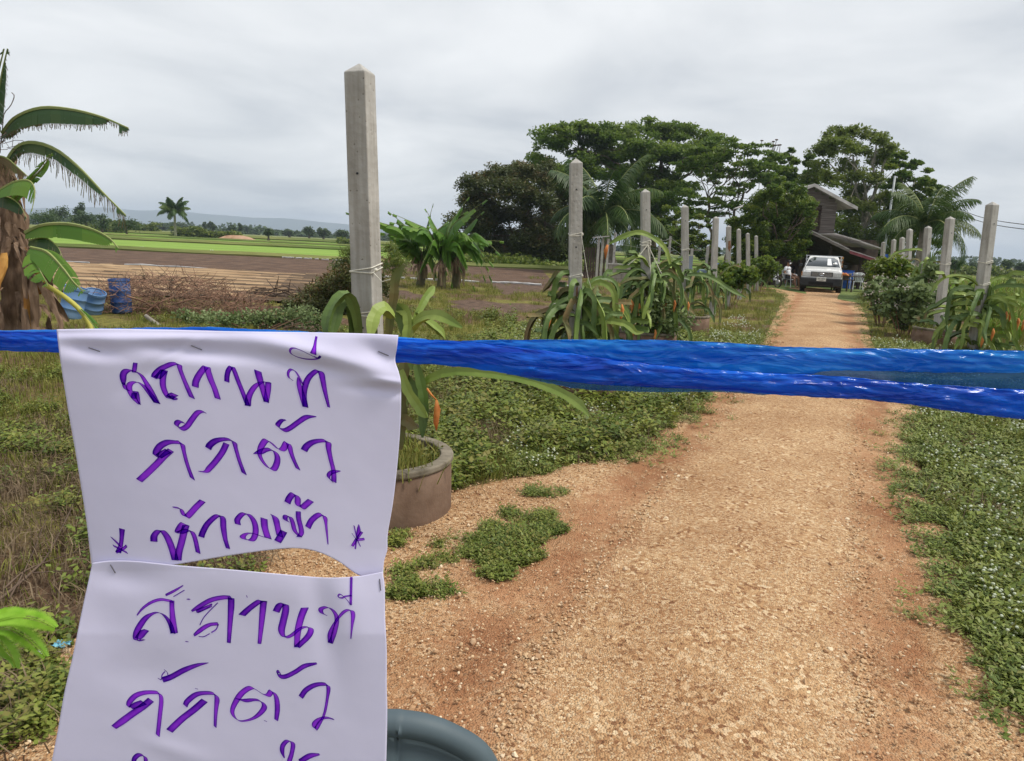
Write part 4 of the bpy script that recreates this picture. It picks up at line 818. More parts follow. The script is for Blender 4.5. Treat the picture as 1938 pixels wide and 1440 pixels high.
def banana_small(label, px, py, Yd, tops, seed):
    b = onground(px, py, Yd); t = thing('banana_plant', label, 'banana plant', b, 0, 'young banana plants in the clump'); rg = np.random.default_rng(seed)
    tops = [(tops[0][0], tops[0][1] + 22)] + tops[1:]; ctr = ap(tops[0][0], tops[0][1], Yd) - b; mb = MB(); mb.tube(crom([(0, 0, 0), ctr * .5 + np.array([.03, 0, 0]), ctr], 8), [.15, .14, .13, .12, .11, .10, .08, .06], 10); mb.build('trunk', mat('banana_trunk', (.10, .10, .045), (.17, .15, .08), 6, .7), t, True)
    tops = tops + [(tops[0][0] + rg.uniform(-105, 105), tops[0][1] + rg.uniform(-90, 95), rg.uniform(.20, .28)) for _ in range(11)]
    for (ex, ey, w) in tops[1:]:
        e_ = ap(ex, ey, Yd + rg.uniform(-1.0, .5)) - b; L_ = np.linalg.norm(e_ - ctr); mid = (ctr + e_) / 2 + np.array([0, 0, (.34 if e_[2] < ctr[2] + .3 else .1) * L_])
        banana_leaf(t, [ctr - np.array([0, 0, .25]), ctr + (mid - ctr) * .5 + np.array([0, 0, .07 * L_]), mid, e_], w * 1.8, M['leaf_ban'], (.15 * np.sign(e_[0] - ctr[0]), -.9, .25), 0.0, rg, 'leaf', .35, 18, (1, 0), .5); banana_leaf(t, [ctr - np.array([0, 0, .25]), ctr + (mid - ctr) * .5 + np.array([0, 0, .07 * L_]), mid, e_], w * 1.7, M['leaf_ban'], (0, -.6, -.45), 0.0, rg, 'leaf', .35, 18, (0, 1), .5)
    for i in range(9): 
        az = rg.uniform(-3, 0); e_ = np.array([math.cos(az) * .35, math.sin(az) * .35, rg.uniform(.1, .6)]); s_ = np.array([0, 0, rg.uniform(.7, 1.2)])
        banana_leaf(t, [s_, (s_ + e_) / 2 + np.array([.1 * math.cos(az), .1 * math.sin(az), .1]), e_], .09, M['deadleaf'], None, 0, rg, 'dead_leaf', .3, 8, (1, 1), .6)
banana_small('young banana plant just right of the nearest post, leaves partly hidden by it', 795, 540, 24, [(800, 455), (735, 400, .20), (722, 440, .22), (820, 385, .22), (725, 500, .2), (790, 480, .2), (865, 405, .2), (655, 402, .16), (785, 540, .15)], 31)
banana_small('middle banana plant of the clump with bright upright leaf', 835, 543, 23.5, [(835, 445), (888, 372, .22), (760, 425, .22), (915, 470, .24), (872, 500, .24), (790, 505, .22), (805, 395, .2), (845, 520, .2)], 32)
banana_small('rightmost banana plant of the clump leaning over toward the thicket', 862, 540, 24, [(862, 450), (915, 400, .2), (945, 480, .24), (925, 510, .24), (800, 450, .2), (900, 440, .22), (880, 530, .18), (820, 500, .2)], 33)

# ------------------------------------------------------------------ concrete posts with planter rings and dragon fruit plants
def post_mesh(w=.13, H=2.45):
    mb = MB(); h = w / 2; t = h * .92
    mb.add([(-h, -h, -.0), (h, -h, 0), (h, h, 0), (-h, h, 0), (-t, -t, H - .05), (t, -t, H - .05), (t, t, H - .05), (-t, t, H - .05), (0, 0, H)],
           [(0, 3, 2, 1), (0, 1, 5, 4), (1, 2, 6, 5), (2, 3, 7, 6), (3, 0, 4, 7), (4, 5, 8), (5, 6, 8), (6, 7, 8), (7, 4, 8)])
    return mb
def stem_path(rg, z0, r0, az, L_, n=12, el=None):
    p = np.array([math.cos(az) * r0, math.sin(az) * r0, z0]); el = rg.uniform(.0, 1.1) if el is None else el; P = []
    turn = rg.uniform(1.6, 3.6); daz = rg.normal(0, 1.0); kink = rg.integers(3, n - 2)
    for i in range(n):
        P.append(p.copy()); el2 = max(el, -1.45); p = p + np.array([math.cos(az) * math.cos(el2), math.sin(az) * math.cos(el2), math.sin(el2)]) * L_ / n; el -= turn / n * (1.4 - .6 * i / n) + rg.normal(0, .10); az += daz / n + rg.normal(0, .10)
        if i == kink: az += rg.normal(0, .5); el += rg.normal(0, .45)
        if p[2] < .06: p[2] = .06
    return np.array(P)
STAR = [1.0, .32]
def cactus_stem(P, r, m, parent, rg):
    P = crom(P, max(14, len(P) * 2)); n = len(P); rad = []
    for i in range(n):
        f = i / (n - 1); rad.append(r * (.55 + .45 * min(1, f * 6)) * (1 - .85 * max(0, (f - .86) / .14)) * (1 + .10 * math.sin(i * 2.1)) + .002)
    mb = MB(); mb.tube(P, rad, 6, True, STAR); return mb.build('stem', m, parent)
def ring(parent_loc, label, r=.43, h=.32):
    t = thing('concrete_ring', label, 'planter ring', parent_loc, 0, 'concrete ring planters round the posts')
    mb = MB(); mb.lathe([(r - .055, .02), (r - .055, h - .035), (r - .02, h - .035), (r, h - .035), (r + .004, .15), (r + .008, -.02)], 48); mb.build('ring_wall', M['ringconc'], t, True)
    mb = MB(); mb.lathe([(r - .062, h - .034), (r - .062, h + .000), (r - .056, h + .004), (r + .006, h + .004), (r + .011, h - .002), (r + .011, h - .024), (r + .005, h - .034)], 48, close=True); bevel(mb.build('rim', M['rimconc'], t), .004)
    mb = MB(); nn = 24; V = [(0, 0, h - .05)]; 
    for j in range(nn): a_ = 6.283 * j / nn; V.append(((r - .056) * math.cos(a_), (r - .056) * math.sin(a_), h - .07))
    mb.add(V, [(0, 1 + j, 1 + (j + 1) % nn) for j in range(nn)]); mb.build('soil', M['soil'], t)
    q = rng.normal(0, 1, (150, 2)); q = q / np.linalg.norm(q, axis=1)[:, None] * (r - .08) * np.sqrt(rng.random(150))[:, None]
    g = scatter('grass_tufts', np.column_stack([q, np.full(150, h - .065)]), .7 + rng.random(150) * .9, GRASS[:2] + WEED[:1], t); g['kind'] = 'stuff'
    return t
POSTS = [  # apex px, apex py, depth, base px, side, label extras
    (680, 119, 4.00, 708, 'L', 'tallest nearest grey concrete post rising behind the paper notices', 9, 1.10),
    (1090, 299, 7.45, 1087, 'L', 'second grey concrete post on the left row, rust streak and twine, dense cactus below', 100, 1.2),
    (1221, 357, 11.0, 1223, 'L', 'third post of the left row with forked white twine hanging from it', 110, 1.25),
    (1296, 387, 14.2, 1297, 'L', 'fourth post of the left row, white twine under its top half', 60, 1.2),
    (1355, 409, 18.0, 1348, 'L', 'fifth post of the left row, leaning slightly, its plants low', 16, 1.0),
    (1379, 426, 21.6, 1377, 'L', 'sixth post of the left row with rusty brown stain down its side', 16, 1.0),
    (1398, 432, 25.0, 1399, 'L', 'seventh post of the left row, in front of the bushy tree', 16, 1.0),
    (1415, 440, 28.2, 1417, 'L', 'eighth post of the left row, against the dark bushy tree', 16, 1.0),
    (1431, 445, 31.5, 1432, 'L', 'last and smallest post of the left row, beside the bushy tree', 12, 1.0),
    (1879, 381, 10.4, 1838, 'R', 'nearest thick concrete post of the right row, leaning right', 80, 1.25),
    (1799, 409, 13.8, 1772, 'R', 'second pale post of the right row, leaning, base in a visible concrete ring', 5, .6),
    (1757, 427, 17.4, 1742, 'R', 'third post of the right row, wrapped in upward arching cactus stems', 40, 1.75),
    (1722, 432, 20.5, 1712, 'R', 'fourth post of the right row above the flowering shrubs', 14, 1.2),
    (1708, 448, 24.2, 1699, 'R', 'fifth post of the right row, short, in front of the dark thatch', 14, 1.2),
    (1692, 452, 27.6, 1684, 'R', 'sixth post of the right row, brownish stained', 12, 1.2),
    (1672, 457, 31.0, 1664, 'R', 'last post of the right row beside the tall thin metal pole', 10, 1.2),
]
RINGL = ['nearest concrete ring, half hidden by the notices, grass growing inside', 'concrete ring under the second left post, seen just below the blue strip', 'concrete ring at the third left post, buried in cactus', 'concrete ring at the fourth left post',
         'concrete ring round the nearest right post, hidden behind the blue strip', 'concrete ring with curved rim at the foot of the second right post']
ri = 0
pm_cache = {}
for i, (ax_, ay, Yd, bx, side, lab, ns, zs) in enumerate(POSTS):
    rg = np.random.default_rng(500 + i); top = ap(ax_, ay, Yd); hz = ap(bx, 500, Yd); z_b = 0
    # base column px at ground
    yb = 470
    for _ in range(30):
        pb = ap(bx, yb, Yd); yb += pb[2] * FPX / Yd
    base = np.array([pb[0], Yd, 0]); v = top - base; H = float(np.linalg.norm(v))
    t = thing('concrete_post', lab, 'post', base, 0, 'concrete posts along the drive')
    t.rotation_mode = 'QUATERNION'; q = Vector(v).to_track_quat('Z', 'Y'); t.rotation_quaternion = Vector((0, 0, 1)).rotation_difference(Vector(v).normalized())
    rz = [-.28, .05, .1, 0, .1][i] if i < 5 else .35 if side == 'R' else 0
    w = .128
    mb = post_mesh(w, H); Vp = mb.v[0]; c_, s_ = math.cos(rz), math.sin(rz); Vp[:, :2] = Vp[:, :2] @ np.array([[c_, s_], [-s_, c_]]); bevel(mb.build('shaft', M['post'], t), .005)
    if i in (0, 1, 2, 3, 9, 10, 11):
        hl = MB()
        for zz_ in ([.30, .85] if i else [.55, 1.95 - .6]):
            nrm = np.array([math.sin(rz), -math.cos(rz), 0]); c0 = np.array([0, 0, H - zz_]) + nrm * w * .475; hl.tube([c0 - nrm * .002, c0 + nrm * .0035], .008 if i else .006, 8)
        hl.build('bolt_hole', M['black_pl'], t)
    if i in (1, 5, 14):
        sm = MB(); nrm = np.array([math.sin(rz), -math.cos(rz), 0]); ta = np.array([math.cos(rz), math.sin(rz), 0]); z0 = H - (1.25 if i == 1 else .45)
        pts_ = [c0 for c0 in [(-.008, 0), (.009, .02), (.011, -.18), (.002, -.30), (-.010, -.20)]]
        sm.add([np.array([0, 0, z0 + b_]) + ta * (a_ * (1 if i == 1 else 4) + .01) + nrm * (w * .497 + .0015) for a_, b_ in pts_], [(0, 1, 2, 3, 4)]); sm.build('rust_stain', M['stain'], t)
    if i in (0, 1, 2, 3, 9, 10):
        tw = MB()
        for zz_ in {0: [1.33, 1.10], 1: [1.62, 1.22, 1.0], 2: [1.62, 1.58], 3: [1.55], 9: [1.55, 1.25], 10: [1.5]}[i]:
            for k in range(2):
                r_ = w * .74; ph = rg.uniform(-.05, .05); loop = [(r_ * .96 * math.cos(a_), r_ * .96 * math.sin(a_), zz_ + .012 * k + .02 * math.sin(a_ + k)) for a_ in [rz + math.pi / 4 + q_ * math.pi / 2 for q_ in range(5)]]
                tw.tube(loop, .0032 if i < 2 else .005, 5)
            tw.ball((w * .5, -w * .5, zz_), .011, 6, 4)
        if i == 2:
            for (dx, z1) in ((.06, .95), (.33, .88), (-.28, 1.3)): tw.tube([(.02, -.08, 1.58), (.02 + dx * .5, -.12, (1.58 + z1) / 2 - .02), (dx, -.15, z1)], .007, 5)
        if i == 1: tw.tube([(.05, -.07, 1.63), (.12, -.1, 1.2), (.18, -.12, 1.0)], .003, 4); tw.tube([(-.06, -.07, 1.0), (-.22, -.15, .95)], .004, 4)
        if i == 0: tw.tube([(.05, -.08, 1.32), (.1, -.1, 1.27), (.2, -.1, 1.30)], .003, 4)
        tw.build('twine', M['twine'], t)
    if i < 4 or i in (9, 10):
        ring(base, RINGL[ri]); ri += 1
    # plant
    pl = thing('dragon_fruit_plant', {0: 'sparse dragon fruit cactus with long arching stems at the nearest post', 1: 'dense hanging dragon fruit cactus on the second left post', 2: 'bushy dragon fruit cactus with one tall arch and buds on the third left post', 3: 'dragon fruit cactus sprawling toward the road at the fourth left post', 4: 'low dragon fruit cactus at the fifth left post', 5: 'dragon fruit cactus at the sixth left post, rusty stained', 6: 'dragon fruit cactus at the seventh left post', 7: 'dragon fruit cactus at the eighth left post', 8: 'farthest dragon fruit cactus of the left row', 9: 'large yellow green dragon fruit cactus on the nearest right post', 10: 'few thin dragon fruit stems at the second right post', 11: 'dragon fruit cactus arching high on the third right post', 12: 'dragon fruit cactus at the fourth right post', 13: 'dragon fruit cactus at the fifth right post', 14: 'dragon fruit cactus at the sixth right post', 15: 'farthest dragon fruit cactus of the right row'}[i],
               'cactus', base, 0, 'dragon fruit plants on the posts')
    if i == 0:
        def ps(pts, dy0, dy1, m='cactus', r=.029): 
            n_ = len(pts); cactus_stem([ap(x, y, Yd + dy0 + (dy1 - dy0) * k / (n_ - 1)) - base for k, (x, y) in enumerate(pts)], r, M[m], pl, rg)
        ps([(735, 640), (738, 600), (745, 560), (748, 525), (765, 500)], -.25, -.3, 'cactus_old', .024)
        ps([(680, 640), (672, 585), (655, 556), (632, 575), (620, 605), (618, 640)], -.2, -.4); ps([(672, 590), (655, 560), (640, 590), (628, 640)], -.15, -.3); ps([(668, 640), (668, 600), (660, 575), (668, 620), (672, 650)], -.2, -.2)
        ps([(745, 600), (725, 583), (708, 600), (700, 640)], -.3, -.45, 'cactus_young', .033); ps([(760, 660), (775, 625), (800, 602), (832, 598), (875, 620)], -.2, -.5, 'cactus_young', .028)
        ps([(740, 575), (760, 600), (775, 640), (780, 700)], -.2, -.3, 'cactus', .036); ps([(745, 580), (770, 590), (775, 620), (768, 650)], -.2, -.35, 'cactus_young', .03); ps([(770, 640), (800, 570), (822, 542)], -.1, .1, 'cactus_young', .024)
        ps([(790, 590), (805, 605), (830, 625), (842, 640)], -.1, .1, 'cactus_young', .024)
        ps([(770, 765), (800, 728), (845, 706), (915, 706), (1000, 720), (1060, 742), (1098, 766), (1116, 788)], -.1, -.7, 'cactus_young', .024)
        ps([(755, 850), (760, 790), (758, 740), (765, 690), (755, 640)], -.15, -.2, 'cactus_old', .03); ps([(760, 700), (775, 740), (795, 770), (808, 790)], -.25, -.35, 'cactus_young', .03); ps([(790, 690), (800, 730), (805, 770), (800, 828)], -.2, -.3, 'cactus', .03)
        ps([(740, 690), (775, 720), (798, 750), (806, 800)], -.1, -.3, 'cactus', .026); ps([(745, 790), (770, 795), (790, 810)], -.1, -.3, 'cactus_old', .034); ps([(700, 860), (705, 760), (700, 680), (712, 620)], .02, -.1, 'cactus_old', .03)
        bd = MB(); p_ = ap(826, 757, Yd - .3) - base; bd.tube([p_, p_ + np.array([.005, 0, -.05]), p_ + np.array([.0, 0, -.12]), p_ + np.array([.004, 0, -.16])], [.006, .018, .014, .003], 7); bd.tube([p_, p_ + np.array([-.03, 0, .03]), ap(808, 735, Yd - .3) - base], [.004, .006, .006], 5); bd.build('bud', M['bud'], pl, True)
        continue
    for k in range(ns):
        az = rg.uniform(0, 6.283); big = 1 if Yd < 16 else .9
        if i == 11: el_ = rg.uniform(.2, 1.45)
        elif i in (1,): el_ = rg.uniform(-.5, .9)
        else: el_ = rg.uniform(.0, 1.2)
        P = stem_path(rg, rg.uniform(.40, zs), .07, az, rg.uniform(.40, 1.15) * big, 12, el_)
        if k % 3 == 0 and k > 0: P = stem_path(rg, 0, 0, az, rg.uniform(.3, .6), 8, el_ * .8) + lastP[rg.integers(4, 9)]; P[:, 2] = np.maximum(P[:, 2], .08)
        lastP = P if len(P) == 12 else lastP
        cactus_stem(P, rg.uniform(.022, .036), M[['cactus', 'cactus', 'cactus_young', 'cactus_old', 'cactus'][rg.integers(0, 5)] if i != 9 else ['cactus_young', 'cactus', 'cactus_young'][rg.integers(0, 3)]], pl, rg)
    for k in range(5 if ns > 12 else 3):
        az = rg.uniform(0, 6.283); P = [np.array([math.cos(az) * .085, math.sin(az) * .085, z_]) + rg.normal(0, .012, 3) for z_ in np.linspace(.3, zs, 6)]; cactus_stem(P, .032, M['cactus'], pl, rg)
    if i in (1, 2, 9):
        for k in range({1: 3, 2: 9, 9: 7}[i]):
            az = rg.uniform(-2.8, -.3); bd = MB(); p_ = np.array([math.cos(az) * rg.uniform(.3, .6), math.sin(az) * rg.uniform(.3, .6), rg.uniform(.35, 1.0)]); bd.tube([p_, p_ + np.array([.01, 0, -.05]), p_ + np.array([0, 0, -.12]), p_ + np.array([0, 0, -.17])], [.008, .02, .016, .003], 6); bd.build('bud', M['bud'], pl, True)
    if i == 2:   # the high arch
        cactus_stem([ap(x, y, Yd - .4) - base for x, y in [(1268, 500), (1258, 470), (1232, 448), (1205, 440), (1175, 450), (1152, 462)]], .04, M['cactus_young'], pl, rg)
        bd = MB(); p_ = ap(1150, 463, Yd - .4) - base; bd.tube([p_, p_ + np.array([-.02, 0, -.08]), p_ + np.array([-.015, 0, -.2])], [.015, .03, .006], 7); bd.build('bud', M['bud'], pl, True)
        cactus_stem([ap(x, y, Yd - .5) - base for x, y in [(1300, 520), (1330, 520), (1355, 530), (1385, 550), (1412, 563)]], .032, M['cactus'], pl, rg)
        wm = MB(); rg3 = np.random.default_rng(8); C = np.array([(rg3.uniform(-.1, .5), rg3.uniform(-.5, .1), rg3.uniform(.3, .95), .16, .16, .14) for _ in range(16)]); Qw, rw = crown_quads(C[:, :3], C[:, 3:], 1400, .07, rg3, .45)
        cl_ = obj('leafy_creeper', quadmesh('leafy_creeper', Qw, M['leaf_shrub'], rw)); cl_.location = tuple(base); tag(cl_, 'leafy creeper growing through the cactus on the third left post', 'creeper')

# ------------------------------------------------------------------ flowering shrubs on the right, and small shrubs
def shrub(label, px, py, Yd, cl_px, n, ls, fl=0, seed=0, m='leaf_shrub', name='shrub', flat=.7, group='weedy shrubs by the right posts', cat='shrub'):
    b = onground(px, py, Yd); rg = np.random.default_rng(seed); t = thing(name, label, cat, b, 0, group)
    C = np.array([(*(ap(x, y, Yd + rg.uniform(-.4, .4)) - b), s, s * .9, s * .8) for x, y, s in cl_px]); C[:, 2] = np.maximum(C[:, 2], .1)
    Q, r_ = crown_quads(C[:, :3], C[:, 3:], n, ls, rg, flat, .3); Q[:, :, 2] = np.maximum(Q[:, :, 2], .01)
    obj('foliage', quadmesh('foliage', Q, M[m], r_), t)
    mb = MB()
    for c in C: mb.tube([(c[0] * .3, c[1] * .3, 0), (c[0] * .7, c[1] * .7, c[2] * .6), c[:3]], [.012, .009, .005], 4)
    mb.build('stems', M['twig'], t)
    if fl:
        fb = MB()
        for k in range(fl):
            c = C[rg.integers(0, len(C))]; d = rg.normal(0, 1, 3); d /= np.linalg.norm(d); d[2] = abs(d[2]); p = c[:3] + d * c[3:6] * 1.05
            for q_ in range(4): fb.ball(p + rg.normal(0, .03, 3), .011 + .008 * rg.random(), 5, 3)
        fb.build('flower_clusters', M['paleflower'], t)['kind'] = 'stuff'
    return t
shrub('big weedy shrub with grey green leaves, pale flowers, left of the second right post', 1720, 590, 15.2, [(1690, 560, .25), (1715, 545, .3), (1740, 555, .3), (1700, 590, .3), (1730, 590, .35), (1760, 585, .3), (1750, 530, .25), (1680, 585, .2), (1765, 555, .2), (1745, 610, .2), (1710, 612, .2), (1765, 510, .2)], 2900, .12, 34, 1)
shrub('shrub topped with pale flower heads beside the gravel edge, foremost on the right', 1675, 560, 17.5, [(1650, 545, .2), (1662, 560, .25), (1680, 570, .28), (1645, 560, .15), (1668, 535, .2), (1690, 545, .25), (1660, 580, .2), (1685, 590, .25)], 2000, .10, 48, 2)
shrub('tangled shrub under the fourth and fifth right posts', 1700, 530, 20.0, [(1680, 505, .3), (1700, 500, .3), (1715, 515, .3), (1690, 525, .35), (1670, 520, .3), (1730, 520, .3), (1660, 508, .25), (1705, 540, .3)], 3000, .12, 25, 3, 'leaf_round')
shrub('low shrub at the far end of the right row next to the white chair', 1665, 520, 25.0, [(1650, 505, .3), (1665, 500, .3), (1680, 510, .35), (1655, 520, .3), (1672, 525, .3)], 2200, .12, 0, 4, 'leaf_olive')
shrub('green undergrowth at the fifth to seventh left posts', 1385, 520, 20.5, [(1360, 520, .3), (1375, 510, .3), (1390, 515, .3), (1405, 520, .3), (1370, 530, .3), (1395, 530, .3), (1345, 530, .25), (1420, 520, .3)], 3400, .10, 0, 5, 'leaf_round', group='undergrowth along the left row')
shrub('dark tangled undergrowth beneath the bushy tree', 1440, 515, 30.0, [(1415, 505, .4), (1430, 500, .45), (1450, 500, .45), (1465, 508, .35), (1425, 518, .35), (1445, 520, .4)], 3000, .11, 0, 6, 'leaf_tree', group='undergrowth along the left row')
# overgrown heap beside the near post
shrub('overgrown heap of green and olive brush just left of the nearest post', 625, 585, 14.5, [(560, 575, .25), (590, 560, .3), (620, 545, .35), (650, 530, .35), (600, 580, .3), (640, 565, .4), (670, 520, .35), (680, 555, .4), (655, 500, .25), (700, 500, .35), (720, 540, .35), (545, 588, .18), (640, 590, .25), (675, 585, .3)], 9000, .085, 0, 7, 'leaf_bush', flat=.35, group=None)
shrub('wispy tall straw coloured grass tuft above the brush heap', 660, 585, 15.5, [(650, 505, .3), (640, 530, .3), (665, 480, .25), (625, 540, .25), (740, 470, .2), (750, 500, .3), (600, 555, .25)], 2200, .2, 0, 8, 'leaf_olive', flat=.08, group=None, name='tall_grass', cat='grass tuft')
shrub('low green weeds spreading in front of the brush piles', 480, 612, 11.5, [(400, 612, .22), (425, 606, .2), (450, 608, .24), (480, 606, .26), (505, 602, .22), (530, 605, .26), (560, 600, .26), (350, 616, .2), (600, 606, .22), (580, 596, .2), (380, 620, .2)], 4200, .05, 0, 9, 'leaf_shrub', group=None, name='weeds', cat='weeds')
# dry brush pile
b = onground(330, 600, 13.2); t = thing('brush_pile', 'tangled pile of dry reddish brown branches left of centre behind the notice', 'brush pile', b); rg = np.random.default_rng(55)
mb = MB(); mb2 = MB()
for i in range(2300):
    f = rg.random(); xx = -1.35 + 2.9 * f; hh = .66 * math.sin(math.pi * min(1, f * .85 + .13)) ** .7; p = np.array([xx, rg.uniform(-.7, .7), rg.random() ** 1.2 * hh]); d = rg.normal(0, 1, 3); d[2] = abs(d[2]) * .5; d /= np.linalg.norm(d); L_ = rg.uniform(.12, .4); q = p + d * L_; q[2] = max(q[2], .02); k = (p + q) / 2 + rg.normal(0, .025, 3)
    (mb if rg.random() < .75 else mb2).tube([p, k, q], [.0055, .0045, .0025], 3, False)
mb.build('dry_branches', M['twig'], t)['kind'] = 'stuff'; mb2.build('dark_branches', M['twigdark'], t)['kind'] = 'stuff'
for (a0, a1, r_) in [((265, 600), (330, 560), .02), ((330, 575), (430, 560), .015), ((240, 560), (300, 590), .018), ((350, 600), (470, 590), .015), ((300, 620), (270, 590), .035)]:
    p = ap(*a0, 12.4) - b; q = ap(*a1, 12.9) - b; m1 = MB(); m1.tube([p, (p + q) / 2 + np.array([0, 0, .05]), q], [r_, r_ * .8, r_ * .5], 6); m1.build('thick_branch', M['twig'], t, True)
m1 = MB(); p = ap(322, 640, 11.5); q = ap(275, 597, 11.6); m1.tube([p, (p + q) / 2 + np.array([.02, 0, .01]), q], [.05, .045, .03], 8); tag(m1.build('cut_log', M['palebark'], None, True), 'pale cut log poking up just above the notice edge', 'log')
# small pile right
b = onground(560, 570, 17); m1 = MB()
for i in range(160):
    p = np.array([rg.uniform(-.9, .9), rg.uniform(-.3, .3), rg.uniform(.02, .25)]); d = rg.normal(0, 1, 3); d[2] *= .2; d /= np.linalg.norm(d); m1.tube([p, p + d * .4], [.012, .006], 4, False)
o = m1.build('brush_pile', M['twigdark']); o.location = tuple(b); tag(o, 'small dark heap of sticks at the end of the furrows, left of the green heap', 'brush pile')
# twigs on the near left ground
b = gp(60, 1080); t = thing('fallen_branch', 'long thin fallen branch lying on the weeds at the lower left', 'branch', b); mb = MB()
def gps(pts, h): return [gp(x, y) - b + np.array([0, 0, h]) for x, y in pts]
for pts, r_ in (([(-20, 1180), (60, 1110), (100, 1060), (160, 930)], .007), ([(10, 1140), (60, 1100), (170, 1060)], .005), ([(20, 1160), (60, 1080), (90, 1000)], .004), ([(60, 1110), (140, 1105), (170, 1120)], .003)):
    P = crom(gps(pts, .06), 12); mb.tube(P, list(np.linspace(r_, r_ * .4, 12)), 5)
mb.build('twig', M['twigdark'], t, True)
# bright feathery leaves at the left edge (young acacia)
b = gp(-30, 1300); t = thing('feathery_seedling', 'bright green seedling with feathery fern like leaves at the lower left edge', 'seedling', b)
mb0 = MB(); mb0.tube([(0, 0, 0), (.02, 0, .15), (.03, 0, .28)], [.006, .005, .004], 5); mb0.build('stem', M['midrib'], t)
mfe = mat('feathery_leaf', (.16, .34, .02), (.24, .44, .04), 30, .5)
bd_ = b[1]
for k, pts in enumerate([[(-20, 1180), (30, 1168), (70, 1172), (104, 1188)], [(-20, 1190), (20, 1190), (55, 1210), (86, 1242)], [(-30, 1200), (0, 1215), (20, 1240), (30, 1262)], [(-30, 1172), (0, 1168), (20, 1164), (45, 1160)]]):
    P = crom([ap(x, y, bd_ * .80 + .02 * q_) - b for q_, (x, y) in enumerate(pts)], 34); mb = MB(); mb.tube(P[::3], .0012, 4); Q = []
    T = np.gradient(P, axis=0); T /= np.linalg.norm(T, axis=1)[:, None]
    for i_ in range(2, 34):
        w_ = .030 * math.sin(math.pi * (i_ / 34 * .85 + .1)) ** .7
        for sd_ in (-1, 1):
            for h_ in (0, .5):
                s = np.cross(T[i_], (0, -.75, .65)); s = s / np.linalg.norm(s) * sd_; d = s + T[i_] * .45; d /= np.linalg.norm(d); Q.append(leafquad(P[i_] + (P[i_ - 1] - P[i_]) * h_, d, w_, .0036, np.array([0, -.75, .65])))
    mb.quads(np.array(Q)); mb.build('feathery_leaf', mfe, t)
p = gp(100, 1245)
def scrap(name, m, off, sz, seed, label):
    r_ = np.random.default_rng(seed); n_ = 9; X_, Y_ = np.meshgrid(np.linspace(-1, 1, n_), np.linspace(-1, 1, n_)); Z_ = r_.normal(0, .33, X_.shape); X_ = X_ + r_.normal(0, .16, X_.shape); Y_ = Y_ + r_.normal(0, .16, Y_.shape)
    V_ = np.stack([X_ * sz[0], Y_ * sz[1], Z_ * sz[2] + sz[2]], -1).reshape(-1, 3); mb = MB(); mb.add(V_, [(j * n_ + i, j * n_ + i + 1, (j + 1) * n_ + i + 1, (j + 1) * n_ + i) for j in range(n_ - 1) for i in range(n_ - 1)])
    o = mb.build(name, m); o.location = tuple(p + np.array(off)); tag(o, label, 'litter')
scrap('crumpled_wrapper', M['litterblue'], (.02, .02, .03), (.028, .020, .014), 1, 'crumpled light blue plastic wrapper lying in the weeds at lower left')
scrap('white_scrap', M['sheet_white'], (-.02, -.03, .03), (.018, .011, .009), 2, 'small white scrap beside the light blue wrapper')
# ------------------------------------------------------------------ the wooden house
HY = 44.0
hb = ap(1545, 500, HY); hb[2] = 0
house = thing('wooden_house', 'two storey house of weathered brown planks with pitched roof, half behind the bushy tree', 'house', hb)
def h(px, py, Y=HY): return ap(px, py, Y) - hb
apex = h(1534, 350); ev = h(1615, 394); wr = h(1584, 390); wl_x = 2 * apex[0] - wr[0] - 1.4
slope = (apex[2] - ev[2]) / (ev[0] - apex[0]); zf = h(1580, 447)[2]
# plank cladding of the gable wall, each plank its own piece
x0, x1 = wl_x, wr[0]; zt = lambda x: apex[2] - abs(x - apex[0]) * slope - .12
win = [(h(1531, 407)[0], h(1553, 407)[0], h(1540, 434)[2], h(1540, 407)[2]), (h(1533, 393)[0], h(1555, 393)[0], h(1540, 401.5)[2], h(1540, 393)[2])]
z = zf; pk = 0.19; rr = random.Random(3)
while z < apex[2] - .15:
    za, zb = z + .006, z + pk
    xa = x0; xb = x1; half = (apex[2] - .12 - (za + zb) / 2) / slope
    xa = max(xa, apex[0] - half); xb = min(xb, apex[0] + half)
    segs = [(xa, xb)]
    for (wa, wb, wza, wzb) in win:
        if zb > wza and za < wzb:
            ns_ = []
            for (a_, b_) in segs:
                if wa > a_: ns_.append((a_, min(b_, wa)))
                if wb < b_: ns_.append((max(a_, wb), b_))
            segs = ns_
    for (a_, b_) in segs:
        if b_ - a_ > .05:
            mb = MB(); mb.box(((a_ + b_) / 2, rr.uniform(-.006, .006), (za + zb) / 2), (b_ - a_, .03, zb - za), rx=R(4)); mb.build('plank', M['wood'], house)
    z += pk
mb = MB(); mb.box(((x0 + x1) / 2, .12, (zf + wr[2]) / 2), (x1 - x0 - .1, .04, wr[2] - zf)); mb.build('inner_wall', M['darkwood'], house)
mb = MB(); mb.box((x1 - .02, 2.8, (zf + wr[2]) / 2 - .05), (.04, 5.5, wr[2] - zf - .1)); mb.build('side_wall', M['wood'], house)
for (wa, wb, za, zb) in win:
    mb = MB()
    for c, s in ((((wa + wb) / 2, -.03, zb), (wb - wa + .08, .05, .05)), (((wa + wb) / 2, -.03, za), (wb - wa + .08, .05, .05)), ((wb, -.034, (za + zb) / 2), (.05, .05, zb - za)), ((wa, -.034, (za + zb) / 2), (.05, .05, zb - za))): mb.box(c, s)
    w_ = mb.build('window', M['darkwood'], house)
